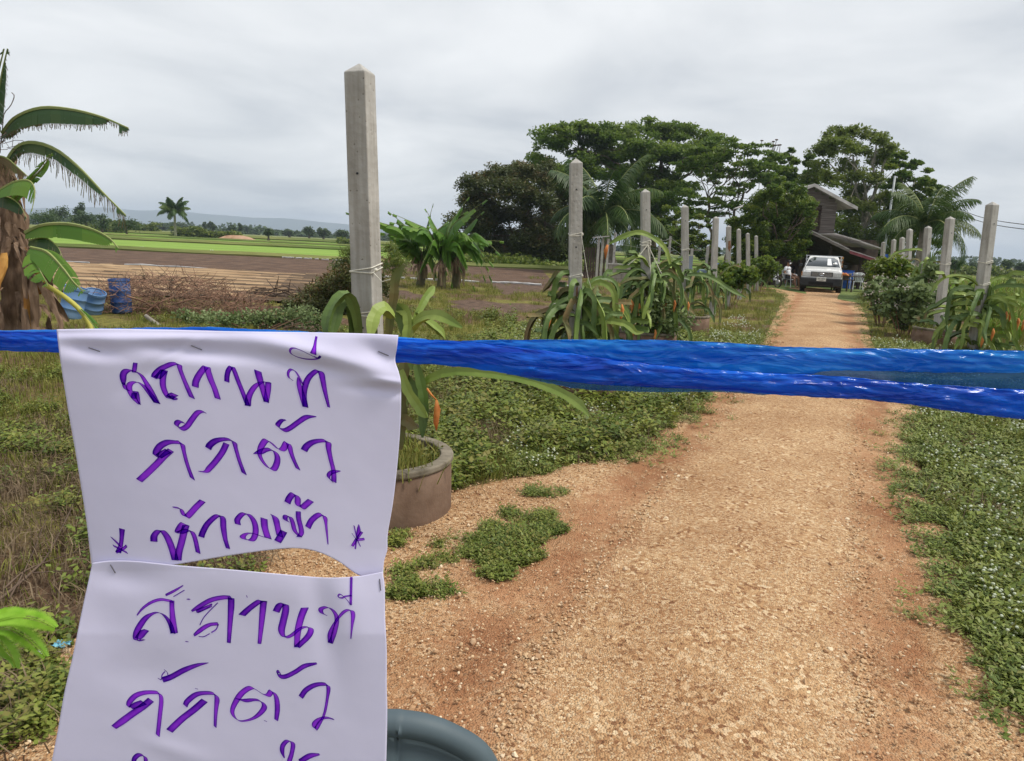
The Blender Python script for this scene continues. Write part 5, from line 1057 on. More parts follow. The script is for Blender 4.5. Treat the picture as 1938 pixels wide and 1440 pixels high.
# roof sheets and barge boards
for s_ in (1, -1):
    e0 = ev[0] if s_ > 0 else apex[0] - (ev[0] - apex[0]) * 1.0; ze = ev[2]
    V = [(apex[0], -.55, apex[2] + .02), (e0, -.55, ze + .02), (e0, 6, ze + .02), (apex[0], 6, apex[2] + .02)]
    V2 = [(a_, b_, c_ - .05) for a_, b_, c_ in V]
    mb = MB(); mb.add(V + V2, [(0, 1, 2, 3), (7, 6, 5, 4), (0, 4, 5, 1), (1, 5, 6, 2), (2, 6, 7, 3), (3, 7, 4, 0)]); mb.build('roof', M['roofmetal'], house)
    mb = MB(); mb.add([(apex[0], -.59, apex[2] + .05), (e0, -.59, ze + .05), (e0, -.59, ze - .13), (apex[0], -.59, apex[2] - .13), (apex[0], -.556, apex[2] + .05), (e0, -.556, ze + .05), (e0, -.556, ze - .13), (apex[0], -.556, apex[2] - .13)], [(0, 3, 2, 1), (4, 5, 6, 7), (0, 1, 5, 4), (3, 7, 6, 2), (1, 2, 6, 5), (0, 4, 7, 3)]); mb.build('barge_board', M['roofmetal'], house)
# posts under the house and ground floor back wall
for px_ in (1500, 1540, 1580):
    q = h(px_, 480, HY + .3); mb = MB(); mb.box((q[0], .3, zf / 2), (.2, .2, zf)); mb.build('house_post', M['block'] if px_ == 1580 else M['darkwood'], house)
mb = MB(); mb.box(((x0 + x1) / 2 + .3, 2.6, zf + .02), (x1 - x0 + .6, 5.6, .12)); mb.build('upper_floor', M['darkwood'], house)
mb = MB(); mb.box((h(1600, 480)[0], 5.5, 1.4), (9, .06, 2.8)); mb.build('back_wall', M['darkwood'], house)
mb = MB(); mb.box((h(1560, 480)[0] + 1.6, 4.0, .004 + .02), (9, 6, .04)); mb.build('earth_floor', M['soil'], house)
# lean-to canopy with long sloping sheet roof
CY = 38.0; cb = ap(1600, 500, CY); cb[2] = 0
can = thing('canopy', 'long lean to canopy with pale metal roof sloping down to the right', 'canopy', cb)
def sheet(a, b, d, th, m, parent, name, y0=0):
    a = np.array(a); b = np.array(b); V = [a, b, b + (0, d, 0), a + (0, d, 0)]; V = V + [v - np.array([0, 0, th]) for v in V]
    mb = MB(); mb.add(V, [(0, 1, 2, 3), (7, 6, 5, 4), (0, 4, 5, 1), (1, 5, 6, 2), (2, 6, 7, 3), (3, 7, 4, 0)]); return mb.build(name, m, parent)
cp = lambda x, y, Y=CY: ap(x, y, Y) - cb
A_, B_, C_ = cp(1526, 431), cp(1608, 471), cp(1700, 501)
for k in range(7):
    f0, f1 = k / 7, (k + 1) / 7 - .004; sheet(A_ + (B_ - A_) * f0 + np.array([0, 0, .01 * (k % 2)]), A_ + (B_ - A_) * f1 + np.array([0, 0, .01 * (k % 2)]), 5.0, .04, M['roofmetal'], can, 'roof_sheet')
for k in range(6):
    f0, f1 = k / 6, (k + 1) / 6 - .004; sheet(B_ + (C_ - B_) * f0 + np.array([0, 0, -.03 + .008 * (k % 2)]), B_ + (C_ - B_) * f1 + np.array([0, 0, -.03 + .008 * (k % 2)]), 5.0, .04, M['roofmetal'], can, 'roof_sheet')
for (a, b, m, dz, hh) in ((A_, B_, 'wood', -.05, .13), (B_, C_, 'roofunder', -.08, .14)):
    a = a + np.array([0, -.05, dz]); b = b + np.array([0, -.05, dz]); V = [a, b, b - (0, 0, hh), a - (0, 0, hh)]; V = V + [v + np.array([0, .045, 0]) for v in V]
    mb = MB(); mb.add(V, [(0, 3, 2, 1), (4, 5, 6, 7), (0, 1, 5, 4), (3, 7, 6, 2), (1, 2, 6, 5), (0, 4, 7, 3)]); mb.build('fascia', M[m], can)
for (x, Yo, zt_) in ((1586, 1.0, 2.45), (1640, .6, 1.75), (1685, .2, 1.45), (1530, 1, 2.9), (1650, 3.8, 1.6)):
    q = cp(x, 490); mb = MB(); mb.box((q[0], Yo, zt_ / 2), (.12, .12, zt_)); mb.build('canopy_post', M['darkwood'], can)
sheet(cp(1581, 441, 41) , cp(1630, 455, 41), 3, .06, M['roofmetal'], can, 'upper_roof_sheet'); sheet(cp(1630, 456, 41), cp(1672, 470, 41), 3, .06, M['roofmetal'], can, 'upper_roof_sheet')
for a_, b_ in ((A_, B_), (B_, C_)): sheet(a_ - np.array([0, -.02, .10]), b_ - np.array([0, -.02, .10]), 4.9, .03, M['darkwood'], can, 'underside_shade')  # dark sheets added below the roof to stand in for shade
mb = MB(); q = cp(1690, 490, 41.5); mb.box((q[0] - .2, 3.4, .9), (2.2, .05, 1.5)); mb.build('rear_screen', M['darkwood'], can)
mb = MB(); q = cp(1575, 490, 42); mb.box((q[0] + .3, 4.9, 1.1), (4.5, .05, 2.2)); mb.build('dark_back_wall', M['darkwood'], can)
mb = MB(); xs = np.linspace(0, .7, 12); q = ap(1676, 481, 37.2)
mb.add([(x_, .04 * math.sin(x_ * 20), z_) for z_ in (0, -.55) for x_ in xs], [(i, i + 1, 13 + i, 12 + i) for i in range(11)]); o = mb.build('blue_tarp', M['blue_pl'], None, True); o.location = tuple(q); tag(o, 'small bright blue tarp hanging at the right end of the canopy', 'tarp')

# ------------------------------------------------------------------ white pickup
cbp = gp(1556, 551); ang = math.atan2(cbp[0], cbp[1])
car = thing('pickup_truck', 'white pickup truck parked head on at the end of the drive', 'truck', (cbp[0], cbp[1], 0), -ang)
car.location = (cbp[0] - .02, cbp[1] + .2, 0)
secs = [(-2.28, .42, .86, .70, .66), (-2.22, .40, .98, .80, .76), (-1.9, .38, 1.03, .84, .79), (-1.35, .38, 1.09, .85, .79), (-1.12, .38, 1.12, .85, .78)]
def loft(secs, name, m, parent, k=8):
    mb = MB(); V = []
    for (y, z0, z1, w0, w1) in secs:
        V += [(-w0 * .94, y, z0), (-w0, y, z0 + .12), (-w0, y, z0 + (z1 - z0) * .62), (-w1, y, z1 - .05), (-w1 * .86, y, z1), (w1 * .86, y, z1), (w1, y, z1 - .05), (w0, y, z0 + (z1 - z0) * .62), (w0, y, z0 + .12), (w0 * .94, y, z0)]
    n = 10; F = [(i * n + j, i * n + (j + 1) % n, (i + 1) * n + (j + 1) % n, (i + 1) * n + j) for i in range(len(secs) - 1) for j in range(n)]
    F += [tuple(range(n - 1, -1, -1)), tuple((len(secs) - 1) * n + j for j in range(n))]
    mb.add(V, F); o = mb.build(name, m, parent); return bevel(o, .02, 2)
loft(secs + [(-.3, .38, 1.08, .85, .80), (.9, .38, 1.08, .85, .80)], 'body', M['white_paint'], car)
# cab with tapering glasshouse
def frus(y0b, y1b, z0, wb, y0t, y1t, z1, wt):
    return [(-wb, y0b, z0), (wb, y0b, z0), (wb, y1b, z0), (-wb, y1b, z0), (-wt, y0t, z1), (wt, y0t, z1), (wt, y1t, z1), (-wt, y1t, z1)]
BF = [(0, 3, 2, 1), (4, 5, 6, 7), (0, 1, 5, 4), (1, 2, 6, 5), (2, 3, 7, 6), (3, 0, 4, 7)]
mb = MB(); mb.add(frus(-1.12, .55, 1.05, .78, -.52, .48, 1.58, .60), BF); bevel(mb.build('cab', M['white_paint'], car), .05, 3)
mb = MB(); a0 = np.array([-.70, -1.068, 1.12]); 
def wsp(u, v): w_ = .71 - .155 * v; return (u * w_, -1.085 + .525 * v - .03 * (1 - u * u), 1.115 + .42 * v)
g_ = [wsp(u, v) for v in (0, .5, 1) for u in (-1, -.5, 0, .5, 1)]; mb.add(g_, [(j * 5 + i, j * 5 + i + 1, (j + 1) * 5 + i + 1, (j + 1) * 5 + i) for j in range(2) for i in range(4)]); o = mb.build('windscreen', M['glass'], car, True); sm_ = o.modifiers.new('thick', 'SOLIDIFY'); sm_.thickness = .01
for s_ in (-1, 1):
    mb = MB(); V = [(s_ * .79, -.92, 1.14), (s_ * .79, .45, 1.14), (s_ * .625, .40, 1.52), (s_ * .625, -.52, 1.52)]; mb.add(V, [(0, 1, 2, 3)]); mb.build('side_window', M['glass'], car)
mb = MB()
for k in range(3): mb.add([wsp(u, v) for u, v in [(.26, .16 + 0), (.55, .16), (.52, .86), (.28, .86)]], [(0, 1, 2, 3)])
mb.v = [v + np.array([0, -.03, .012]) for v in mb.v[:1]]; mb.f = mb.f[:1]; mb.n = 4; mb.build('windscreen_glare', M['sheet_white'], car)  # bright reflection on the glass, made as a white sheet
mb = MB(); mb.add([np.array(wsp(u, v)) + (0, -.03, .012) for u, v in [(.74, .3), (.9, .3), (.88, .5), (.74, .5)]], [(0, 1, 2, 3)]); mb.build('sticker', M['sheet_white'], car)
mb = MB(); mb.box((0, -2.30, .47), (1.70, .22, .36)); bevel(mb.build('bumper', M['black_pl'], car), .05, 3)
mb = MB(); mb.box((0, -2.425, .42), (1.0, .03, .12)); mb.build('air_intake', mat('intake_black', (.008, .008, .008)), car)
mb = MB(); mb.box((0, -2.265, .80), (.90, .06, .22)); gr = bevel(mb.build('grille', M['black_pl'], car), .02)
mb = MB()
for k in range(4): mb.box((0, -2.300, .725 + .05 * k), (.84, .012, .012))
mb.build('grille_bar', M['chrome'], gr)
mb = MB(); tor = [(.085 * math.cos(a_), -2.322, .80 + .058 * math.sin(a_)) for a_ in np.linspace(0, 2 * math.pi, 21)]; mb.tube(tor, .012, 6, False); tor = [(.035 * math.cos(a_), -2.324, .80 + .052 * math.sin(a_)) for a_ in np.linspace(0, 2 * math.pi, 17)]; mb.tube(tor, .009, 6, False); tor = [(.07 * math.cos(a_), -2.324, .825 + .022 * math.sin(a_)) for a_ in np.linspace(0, 2 * math.pi, 17)]; mb.tube(tor, .009, 6, False); mb.build('emblem', M['chrome'], car)
for s_ in (-1, 1):
    mb = MB(); mb.box((s_ * .625, -2.245, .80), (.32, .10, .20), rz=s_ * .12); hl_ = bevel(mb.build('headlight', M['lens'], car), .02)
    mb = MB(); mb.box((s_ * .80, -2.19, .80), (.05, .08, .17)); mb.build('indicator', mat('amber', (.5, .2, .03), rough=.3), car)
    mb = MB(); mb.box((s_ * .93, -.85, 1.16), (.16, .07, .13)); bevel(mb.build('mirror', M['black_pl'], car), .02)
    for y_ in (-1.5, 1.35):
        mb = MB(); mb.tube([(s_ * .64, y_, .33), (s_ * .85, y_, .33)], .33, 24); wh = bevel(mb.build('wheel', M['tyre'], car), .03)
        mb = MB(); mb.tube([(s_ * .80, y_, .33), (s_ * .857, y_, .33)], .20, 16); mb.build('rim', M['rim'], wh)
mb = MB(); mb.box((0, -2.43, .60), (.38, .02, .17)); pl_ = bevel(mb.build('number_plate', M['plate'], car), .01)
mb = MB(); 
for k, (x_, w_) in enumerate([(-.12, .04), (-.06, .04), (.02, .03), (.07, .04), (.13, .03)]): mb.box((x_, -2.442, .62), (w_, .003, .05))
mb.box((0, -2.442, .555), (.2, .003, .02)); mb.build('plate_marks', mat('plate_marks', (.2, .21, .22)), pl_)
mb = MB(); mb.box((0, 1.6, .75), (1.66, 1.9, .55)); bevel(mb.build('cargo_bed', M['white_paint'], car), .03)
mb = MB()
for x_ in (-.75, -.4, 0, .4, .75):
    mb.bar((x_, .72, 1.0), (x_, .72, 1.6), .03)
for z_ in (1.3, 1.45, 1.6): mb.bar((-.75, .72, z_), (.75, .72, z_), .03)
for z_ in (1.25, 1.42, 1.6):
    for s_ in (-1, 1): mb.bar((s_ * .78, .72, z_), (s_ * .78, 2.5, z_), .03)
mb.build('cargo_rack', M['white_pl'], car)
for k in range(5):
    mb = MB(); mb.box((.78 - .02 * (k % 2), .95, 1.15 + .1 * k), (.14, .3, .085)); bevel(mb.build('stacked_load', mat('brown_load_%s' % 'abcde'[k], [(.35, .17, .08), (.4, .3, .2), (.3, .13, .06), (.45, .36, .26), (.5, .25, .08)][k]), car), .01)
mb = MB(); mb.box((.06, -1.78, .30), (1.4, .06, .1)); mb.build('undertray', M['black_pl'], car)

# ------------------------------------------------------------------ people
def skin_obj(name, verts, edges, radii, m, parent, sub=2):
    me = bpy.data.meshes.new(name); me.from_pydata([tuple(v) for v in verts], edges, []); o = obj(name, me, parent)
    o.modifiers.new('skin', 'SKIN'); 
    for i, r_ in enumerate(radii): me.skin_vertices[0].data[i].radius = (r_, r_) if np.isscalar(r_) else r_
    me.skin_vertices[0].data[0].use_root = True
    o.modifiers['skin'].use_smooth_shade = True
    s = o.modifiers.new('sub', 'SUBSURF'); s.levels = s.render_levels = sub; me.materials.append(m); return o
def seated(label, loc, rz, shirt, shorts, group=None, lean=.12):
    t = thing('person', label, 'person', loc, rz, group)
    # faces -y; seat height .45
    V = [(0, 0, .50), (0, lean * .4, .66), (0, lean, .86), (0, lean * 1.2, .98), (0, lean * 1.1, 1.06), (0, lean * .9, 1.13), (0, lean * .8 - .01, 1.22),
         (.10, -.05, .50), (.16, -.42, .49), (.17, -.46, .10), (.17, -.60, .04), (-.10, -.05, .50), (-.20, -.40, .50), (-.24, -.56, .10), (-.25, -.70, .05),
         (.18, lean * 1.1, .94), (.25, lean + .02, .70), (.22, -.20, .60), (.18, -.30, .56), (-.18, lean * 1.1, .94), (-.25, lean, .70), (-.21, -.20, .60), (-.16, -.30, .57)]
    E = [(0, 1), (1, 2), (2, 3), (3, 4), (4, 5), (5, 6), (0, 7), (7, 8), (8, 9), (9, 10), (0, 11), (11, 12), (12, 13), (13, 14), (3, 15), (15, 16), (16, 17), (17, 18), (3, 19), (19, 20), (20, 21), (21, 22)]
    Rr = [(.14, .11), (.125, .10), (.15, .10), (.09, .08), .05, .075, .075, .09, .06, .04, .035, .09, .06, .04, .035, .055, .042, .034, .03, .055, .042, .034, .03]
    skin_obj('body', V, E, Rr, M['skin'], t)
    skin_obj('shirt', [V[0], V[1], V[2], V[3], V[15], tuple((np.array(V[15]) * .4 + np.array(V[16]) * .6)), V[19], tuple((np.array(V[19]) * .4 + np.array(V[20]) * .6))], [(0, 1), (1, 2), (2, 3), (3, 4), (4, 5), (3, 6), (6, 7)], [(.155, .13), (.15, .125), (.17, .125), (.10, .095), .075, .065, .075, .065], shirt, t)
    k1 = tuple(np.array(V[7]) * .3 + np.array(V[8]) * .7); k2 = tuple(np.array(V[11]) * .3 + np.array(V[12]) * .7)
    skin_obj('shorts', [V[0], V[7], k1, V[11], k2], [(0, 1), (1, 2), (0, 3), (3, 4)], [(.165, .13), .11, .085, .11, .085], shorts, t)
    hd = np.array(V[6]); mb = MB(); mb.ball(hd + (0, .015, .035), (.086, .10, .085), 14, 10); mb.build('hair', M['hair'], t, True)
    mb = MB(); mb.ball(hd + (0, -.07, -.05), (.052, .035, .045), 10, 8); mb.build('face_mask', M['sheet_white'], t, True)
    mb = MB(); mb.ball(hd + (0, -.083, .0), (.014, .022, .02), 8, 6); mb.ball(hd + (.084, .01, -.01), (.012, .02, .03), 8, 6); mb.ball(hd + (-.084, .01, -.01), (.012, .02, .03), 8, 6); mb.build('nose_and_ears', M['skin'], t, True)
    mb = MB()
    for s_ in (-1, 1): mb.ball(hd + (s_ * .032, -.080, .015), (.012, .008, .006), 8, 6)
    mb.build('eyes', M['hair'], t, True)
    for s_, wv in ((1, V[18]), (-1, V[22])):
        mb = MB(); w_ = np.array(wv)
        mb.ball(w_ + (0, -.04, -.005), (.04, .05, .018), 8, 6)
        for f in range(4): x_ = (-.03 + .02 * f); mb.tube([w_ + (x_, -.07, 0), w_ + (x_, -.11, -.01), w_ + (x_ * .9, -.125, -.035)], [.010, .009, .007], 5)
        mb.tube([w_ + (-s_ * .03, -.02, 0), w_ + (-s_ * .055, -.05, -.01), w_ + (-s_ * .05, -.075, -.02)], [.011, .010, .008], 5); mb.build('hand', M['skin'], t, True)
    return t
def chair(label, loc, rz, m, sc=1.0, group=None, name='plastic_chair', backw=.23, backh=.86, legs=True):
    t = thing(name, label, 'chair', loc, rz, group)
    # front -y. seat .44
    mb = MB(); mb.box((0, 0, .44), (.46, .44, .03)); bevel(mb.build('seat', m, t), .012, 2)
    for (x_, y_) in ((-.2, -.2), (.2, -.2), (-.2, .2), (.2, .2)): mb = MB(); mb.tube([(x_ * 1.15, y_ * 1.15, 0), (x_, y_, .43)], [.022, .03], 6); mb.build('leg', m, t)
    return t
p1 = gp(1494, 545); 
seated('seated person in white shirt and dark shorts, legs stretched toward the truck', (p1[0], p1[1] + .2, 0), R(38), M['shirt'], M['darkcloth'])
p2 = gp(1507, 541); seated('seated person in dark clothes and white face mask in the deep shade', (p2[0] + .25, p2[1] + 1.8, 0), R(-15), M['darkcloth'], M['darkcloth'])
def mono_chair(label, loc, rz, m, parts='full', group=None, W=.27, H=.86, cat='chair'):
    t = thing('plastic_armchair', label, cat, loc, rz, group)
    mb = MB(); nx, ny = 10, 10; V = []
    for j in range(ny + 1):
        for i in range(nx + 1):
            x_ = -.22 + .44 * i / nx; y_ = -.24 + .44 * j / ny; V.append((x_, y_, .43 - .02 * math.sin(math.pi * i / nx) * math.sin(math.pi * j / ny) - (.03 if j == 0 else 0)))
    mb.add(V, [(j * (nx + 1) + i, j * (nx + 1) + i + 1, (j + 1) * (nx + 1) + i + 1, (j + 1) * (nx + 1) + i) for j in range(ny) for i in range(nx)]); o = mb.build('seat', m, t, True); s = o.modifiers.new('t', 'SOLIDIFY'); s.thickness = .012
    # backrest: curved shell with rounded top
    for part in ('frame', 'slats'):
        pass
    def bk(u, v): # u -1..1, v 0..1
        w_ = .20 + (W - .20) * v; return np.array([u * w_, .20 + .10 * v - .045 * u * u, .43 + (H - .43) * v - .10 * max(0, abs(u) - .25) ** 2 * v * 1.6])
    top = [bk(u, 1) for u in np.linspace(-1, 1, 17)]; path = [bk(-1, v) for v in np.linspace(0, .93, 8)] + top[1:-1] + [bk(1, v) for v in np.linspace(.93, 0, 8)]
    mb = MB(); mb.tube(crom(path, 60), .017, 10); mb.build('back_frame', m, t, True)
    for u in (-.6, -.3, 0, .3, .6):
        mb = MB(); V = []
        for v in np.linspace(0, .98, 9):
            for du in (-.09, .09):
                for dy in (0, .008): q = bk(u + du, v); V.append(q + (0, dy, 0))
        F = []
        for i in range(8): o_ = i * 4; F += [(o_, o_ + 2, o_ + 6, o_ + 4), (o_ + 1, o_ + 5, o_ + 7, o_ + 3), (o_, o_ + 4, o_ + 5, o_ + 1), (o_ + 2, o_ + 3, o_ + 7, o_ + 6)]
        mb.add(V, F); mb.build('back_slat', m, t)
    for s_ in (-1, 1):
        mb = MB(); mb.tube(crom([(s_ * .24, .25, .66), (s_ * .27, .1, .665), (s_ * .28, -.15, .66), (s_ * .27, -.23, .63), (s_ * .26, -.25, .5), (s_ * .25, -.27, .25), (s_ * .245, -.29, 0)], 24), .019, 8); mb.build('leg', m, t, True)
        mb = MB(); mb.tube(crom([(s_ * .20, .21, .45), (s_ * .225, .26, .2), (s_ * .24, .30, 0)], 8), .02, 8); mb.build('leg', m, t, True)
    return t
pc = gp(1620, 549); mono_chair('white plastic armchair standing in front of a blue drum, right of the truck', (pc[0], pc[1], 0), R(170), M['white_pl'])
mono_chair('white plastic chair under the person in the white shirt', (p1[0], p1[1] + .2, 0), R(38), M['white_pl'])
mono_chair('dark chair under the person in dark clothes', (p2[0] + .25, p2[1] + 1.8, 0), R(-15), M['black_pl'])
def drum(label, loc, m, r=.29, hh=.88, tilt=None, open_=True, group='blue plastic drums', inner='black_pl'):
    t = thing('plastic_drum', label, 'drum', loc, 0, group)
    if tilt: t.rotation_euler = tilt
    mb = MB(); pr = [(0, .01), (r * .93, .01), (r * .97, .04), (r, .1), (r, hh * .32), (r * 1.03, hh * .33), (r * 1.03, hh * .36), (r, hh * .37), (r, hh * .65), (r * 1.03, hh * .66), (r * 1.03, hh * .69), (r, hh * .7), (r, hh - .05), (r * .96, hh), (r * .92, hh), (r * .92, .05), (0, .04)]
    mb.lathe(pr, 28); mb.build('shell', m, t, True)
    mb = MB(); mb.lathe([(r * .93, hh - .02), (r * 1.05, hh - .02), (r * 1.05, hh + .02), (r * .93, hh + .02)], 28, close=True); mb.build('rim_band', m, t)
    return t
q = gp(1612, 548); drum('blue plastic drum behind the white chair near the truck', (q[0] - .02, q[1] + .75, 0), M['blue_pl'], .34, .92)
# low stool and table with things
q = gp(1599, 547); t = thing('stool', 'small dark stool between truck and blue drum', 'stool', (q[0], q[1] + .2, 0)); mb = MB(); mb.box((0, 0, .5), (.34, .34, .04)); mb.build('seat', M['wood'], t)
for x_ in (-.14, .14):
    for y_ in (-.14, .14): mb = MB(); mb.box((x_, y_, .24), (.035, .035, .48)); mb.build('leg', M['block'], t)
q = ap(1645, 520, 35.0); t = thing('table', 'long low table in the dark under the canopy, covered with bowls', 'table', (q[0] - .2, 35.4, 0)); mb = MB(); mb.box((0, 0, .72), (2.3, .8, .04)); mb.build('tabletop', M['wood'], t)
for x_ in (-1.05, 1.05):
    for y_ in (-.33, .33): mb = MB(); mb.box((x_, y_, .35), (.06, .06, .7)); mb.build('leg', M['darkwood'], t)
q = np.array([q[0] - .2, 35.2, .74]); rr = random.Random(9)
for i in range(7):
    mb = MB(); mb.lathe([(0, 0), (.05, 0), (.11, .08), (.105, .08), (.045, .012), (0, .012)], 14); o = mb.build('bowl', M['white_pl'] if i % 3 else M['block'], None, True); o.location = (q[0] - .6 + .22 * i, q[1] + rr.uniform(-.1, .15), q[2]); o.scale = (1, 1, 1 + rr.random()); tag(o, ['grey bowl at the left end of the row on the canopy table', 'white bowl next to the left end grey bowl', 'white bowl left of the middle grey bowl', 'grey bowl in the middle of the row on the canopy table', 'white bowl right of the middle grey bowl', 'white bowl next to the right end grey bowl', 'grey bowl at the right end of the row on the canopy table'][i], 'bowl', 'bowls on the table under the canopy')
q2 = ap(1600, 515, 34.4); t = thing('fruit_basket', 'basket heaped with orange things right behind the truck', 'basket', (q2[0], 34.6, .60)); mb = MB(); mb.lathe([(0, 0), (.24, 0), (.32, .16), (.30, .16), (.22, .02), (0, .02)], 16); mb.build('basket', M['darkwood'], t)
for i in range(16): mb = MB(); mb.ball((rr.uniform(-.2, .2), rr.uniform(-.2, .2), .14 + rr.uniform(0, .12)), .075, 8, 6); mb.build('fruit', M['orange_pl'], t, True)
t = thing('low_table', 'small low table under the orange basket', 'table', (q2[0], 34.6, 0)); mb = MB(); mb.box((0, 0, .57), (.8, .6, .04)); mb.build('tabletop', M['darkwood'], t)
for x_ in (-.35, .35):
    for y_ in (-.25, .25): mb = MB(); mb.box((x_, y_, .275), (.05, .05, .55)); mb.build('leg', M['darkwood'], t)
# parked motorbike leaning at the left under the tree
q = gp(1466, 545); t = thing('motorbike', 'dark motorbike with pale leg shield parked under the bushy tree', 'motorbike', (q[0], q[1] + .8, 0), R(20))
for y_ in (-.6, .6):
    mb = MB(); tor = [(0, y_ + .25 * math.cos(a_), .28 + .25 * math.sin(a_)) for a_ in np.linspace(0, 2 * math.pi, 25)]; mb.tube(tor, .035, 8, False); wh = mb.build('wheel', M['tyre'], t, True)
    mb = MB(); mb.tube([(-.03, y_, .28), (.03, y_, .28)], .12, 12); mb.build('hub', M['rim'], wh)
mb = MB(); mb.add([(-.12, -.45, .35), (.12, -.45, .35), (.17, -.38, .85), (-.17, -.38, .85), (-.12, -.40, .35), (.12, -.40, .35), (.15, -.32, .85), (-.15, -.32, .85)], [(0, 1, 2, 3), (7, 6, 5, 4), (0, 4, 5, 1), (1, 5, 6, 2), (2, 6, 7, 3), (3, 7, 4, 0)]); mb.build('leg_shield', M['white_pl'], t)
mb = MB(); mb.box((0, .25, .62), (.22, .9, .2)); bevel(mb.build('body', M['black_pl'], t), .05); mb = MB(); mb.box((0, .3, .77), (.24, .65, .09)); bevel(mb.build('seat', M['black_pl'], t), .03)
mb = MB(); mb.tube([(-.3, -.3, 1.0), (-.1, -.38, .98), (.1, -.38, .98), (.3, -.3, 1.0)], .015, 6); mb.tube([(0, -.6, .28), (0, -.38, .98)], .03, 6); mb.build('handlebar', M['black_pl'], t); mb = MB(); mb.ball((0, -.44, .93), (.09, .07, .08), 10, 8); mb.build('headlight', M['lens'], t, True)

# ------------------------------------------------------------------ thin pole and power lines
p0 = gp(1668, 540); b = ap(1669, 505, 33); b[2] = 0; tp = ap(1694, 333, 33); mb = MB(); mb.tube([b * 1.0, b + (tp - b) * .5, tp], [.055, .05, .045], 8); tag(mb.build('metal_pole', M['pipe'], None, True), 'tall thin grey metal pole leaning right, beside the last right post', 'pole')
for k, (ys, lab) in enumerate((((371, 425), 'upper power line crossing the sky at right'), ((379, 434), 'lower power line crossing the sky at right'))):
    a = ap(1775, ys[0] - 4, 70); c = ap(1960, ys[1] + 2, 38); P = [a + (c - a) * f - np.array([0, 0, .6 * math.sin(math.pi * f)]) for f in np.linspace(-.15, 1.3, 24)]; mb = MB(); mb.tube(P, .022, 5); tag(mb.build('power_line', M['cable']), lab, 'power line', 'power lines on the right')
# ------------------------------------------------------------------ shed, wall and wire fence behind the left row
Y = 36.0; sb = onground(1148, 505, Y); t = thing('small_shed', 'small open shed with flat grey roof behind the second left post', 'shed', sb)
f = lambda x, y, Yd=Y: ap(x, y, Yd) - sb
a, c = f(1126, 448), f(1150, 445); sheet(a + (0, -.3, 0), f(1152, 446) + np.array([0, -.3, 0]), 1.6, .05, M['roofmetal'], t, 'roof')
for x_ in (1131, 1139, 1149): q = f(x_, 490); mb = MB(); mb.box((q[0], 0.02 * (x_ % 3), a[2] / 2 - .03), (.11, .11, a[2] - .06)); mb.build('shed_post', M['concrete'], t)
mb = MB()
for k in range(8): mb.box((f(1112, 480)[0] + k * .13, .8, .75), (.10, .04, 1.5))
mb.build('board', M['darkwood'], t)
Y = 33.0; a, c = ap(1151, 505, Y), ap(1206, 508, Y); w0 = thing('block_wall', 'low grey block wall between second and third left posts', 'wall', (a[0], Y, 0)); nb = 5
for r_ in range(4):
    off = .2 * (r_ % 2); x_ = -off; W_t = c[0] - a[0]
    while x_ < W_t - .02:
        xa = max(0, x_); xb = min(W_t, x_ + .39); 
        if xb - xa > .05: mb = MB(); mb.box(((xa + xb) / 2, rr.uniform(-.004, .004), .1 + .2 * r_), (xb - xa - .012, .15, .188)); mb.build('block', M['block'], w0)
        x_ += .4
mb = MB(); mb.box((W_t / 2, .005, .4), (W_t - .01, .12, .79)); mb.build('mortar', M['rimconc'], w0); mb = MB(); mb.box((W_t / 2, 0, .83), (W_t + .04, .19, .05)); mb.build('coping', M['concrete'], w0)
fp = [(1165, 440, 40), (1250, 452, 40), (1269, 447, 41), (1340, 466, 38), (1310, 470, 38)]
FP = []
for i, (x_, y_, Yd) in enumerate(fp):
    tp_ = ap(x_, y_, Yd); b_ = tp_.copy(); b_[2] = 0; FP.append(tp_); mb = MB(); mb.box((0, 0, tp_[2] / 2), (.12, .12, tp_[2])); o = mb.build('fence_post', M['concrete']); o.location = tuple(b_)
    tag(o, ['pale fence post right of the small shed, beside the palm trunk', 'thin fence post seen right of the third left post', 'taller thin fence post in front of the fruit tree', 'short fence post just left of the fifth left post', 'short fence post beside the parked blue grey cart'][i], 'fence post', 'fence posts behind the left row')
FP.sort(key=lambda p: p[0]); mb = MB()
for k in (.1, .55, 1.0):
    for a, c in zip(FP[:-1], FP[1:]): mb.tube([a - (0, .07, k), (a + c) / 2 - (0, .07, k + .05), c - (0, .07, k)], .008, 4, False)
tag(mb.build('fence_wire', M['wire']), 'thin wires strung between the fence posts behind the left row', 'wire')
# blue grey cart
b = onground(1335, 512, 34); t = thing('cart', 'blue grey metal cart parked behind the fourth left post', 'cart', b); mb = MB(); mb.box((0, .4, .62), (1.5, .9, .22)); bevel(mb.build('tray', mat('cart_paint', (.09, .13, .19), (.14, .19, .25), 4, .6), t), .02)
mb = MB(); mb.box((-.68, .2, .95), (.22, .1, .75)); mb.build('upright', mat('cart_grey', (.2, .23, .28)), t); mb = MB(); mb.box((.1, -.06, .45), (1.4, .04, .06)); mb.build('rail', M['blue_faded'], t)
for x_ in (-.5, .5): mb = MB(); mb.tube([(x_, 0, .25), (x_, .12, .25)], .25, 16); mb.build('wheel', M['tyre'], t)
mb = MB(); mb.box((0, 0, 0), (.35, .3, .3)); o = bevel(mb.build('blue_crate', M['blue_pl']), .02); q = ap(1362, 491, 34); o.location = tuple(q); o.location.z = .9; tag(o, 'small blue crate behind the fifth left post', 'crate')
b2 = MB(); b2.box((0, 0, .36), (.6, .6, .72)); o = b2.build('crate_stand', M['darkwood']); o.location = (q[0], q[1], 0); tag(o, 'dark box stand under the small blue crate', 'stand')

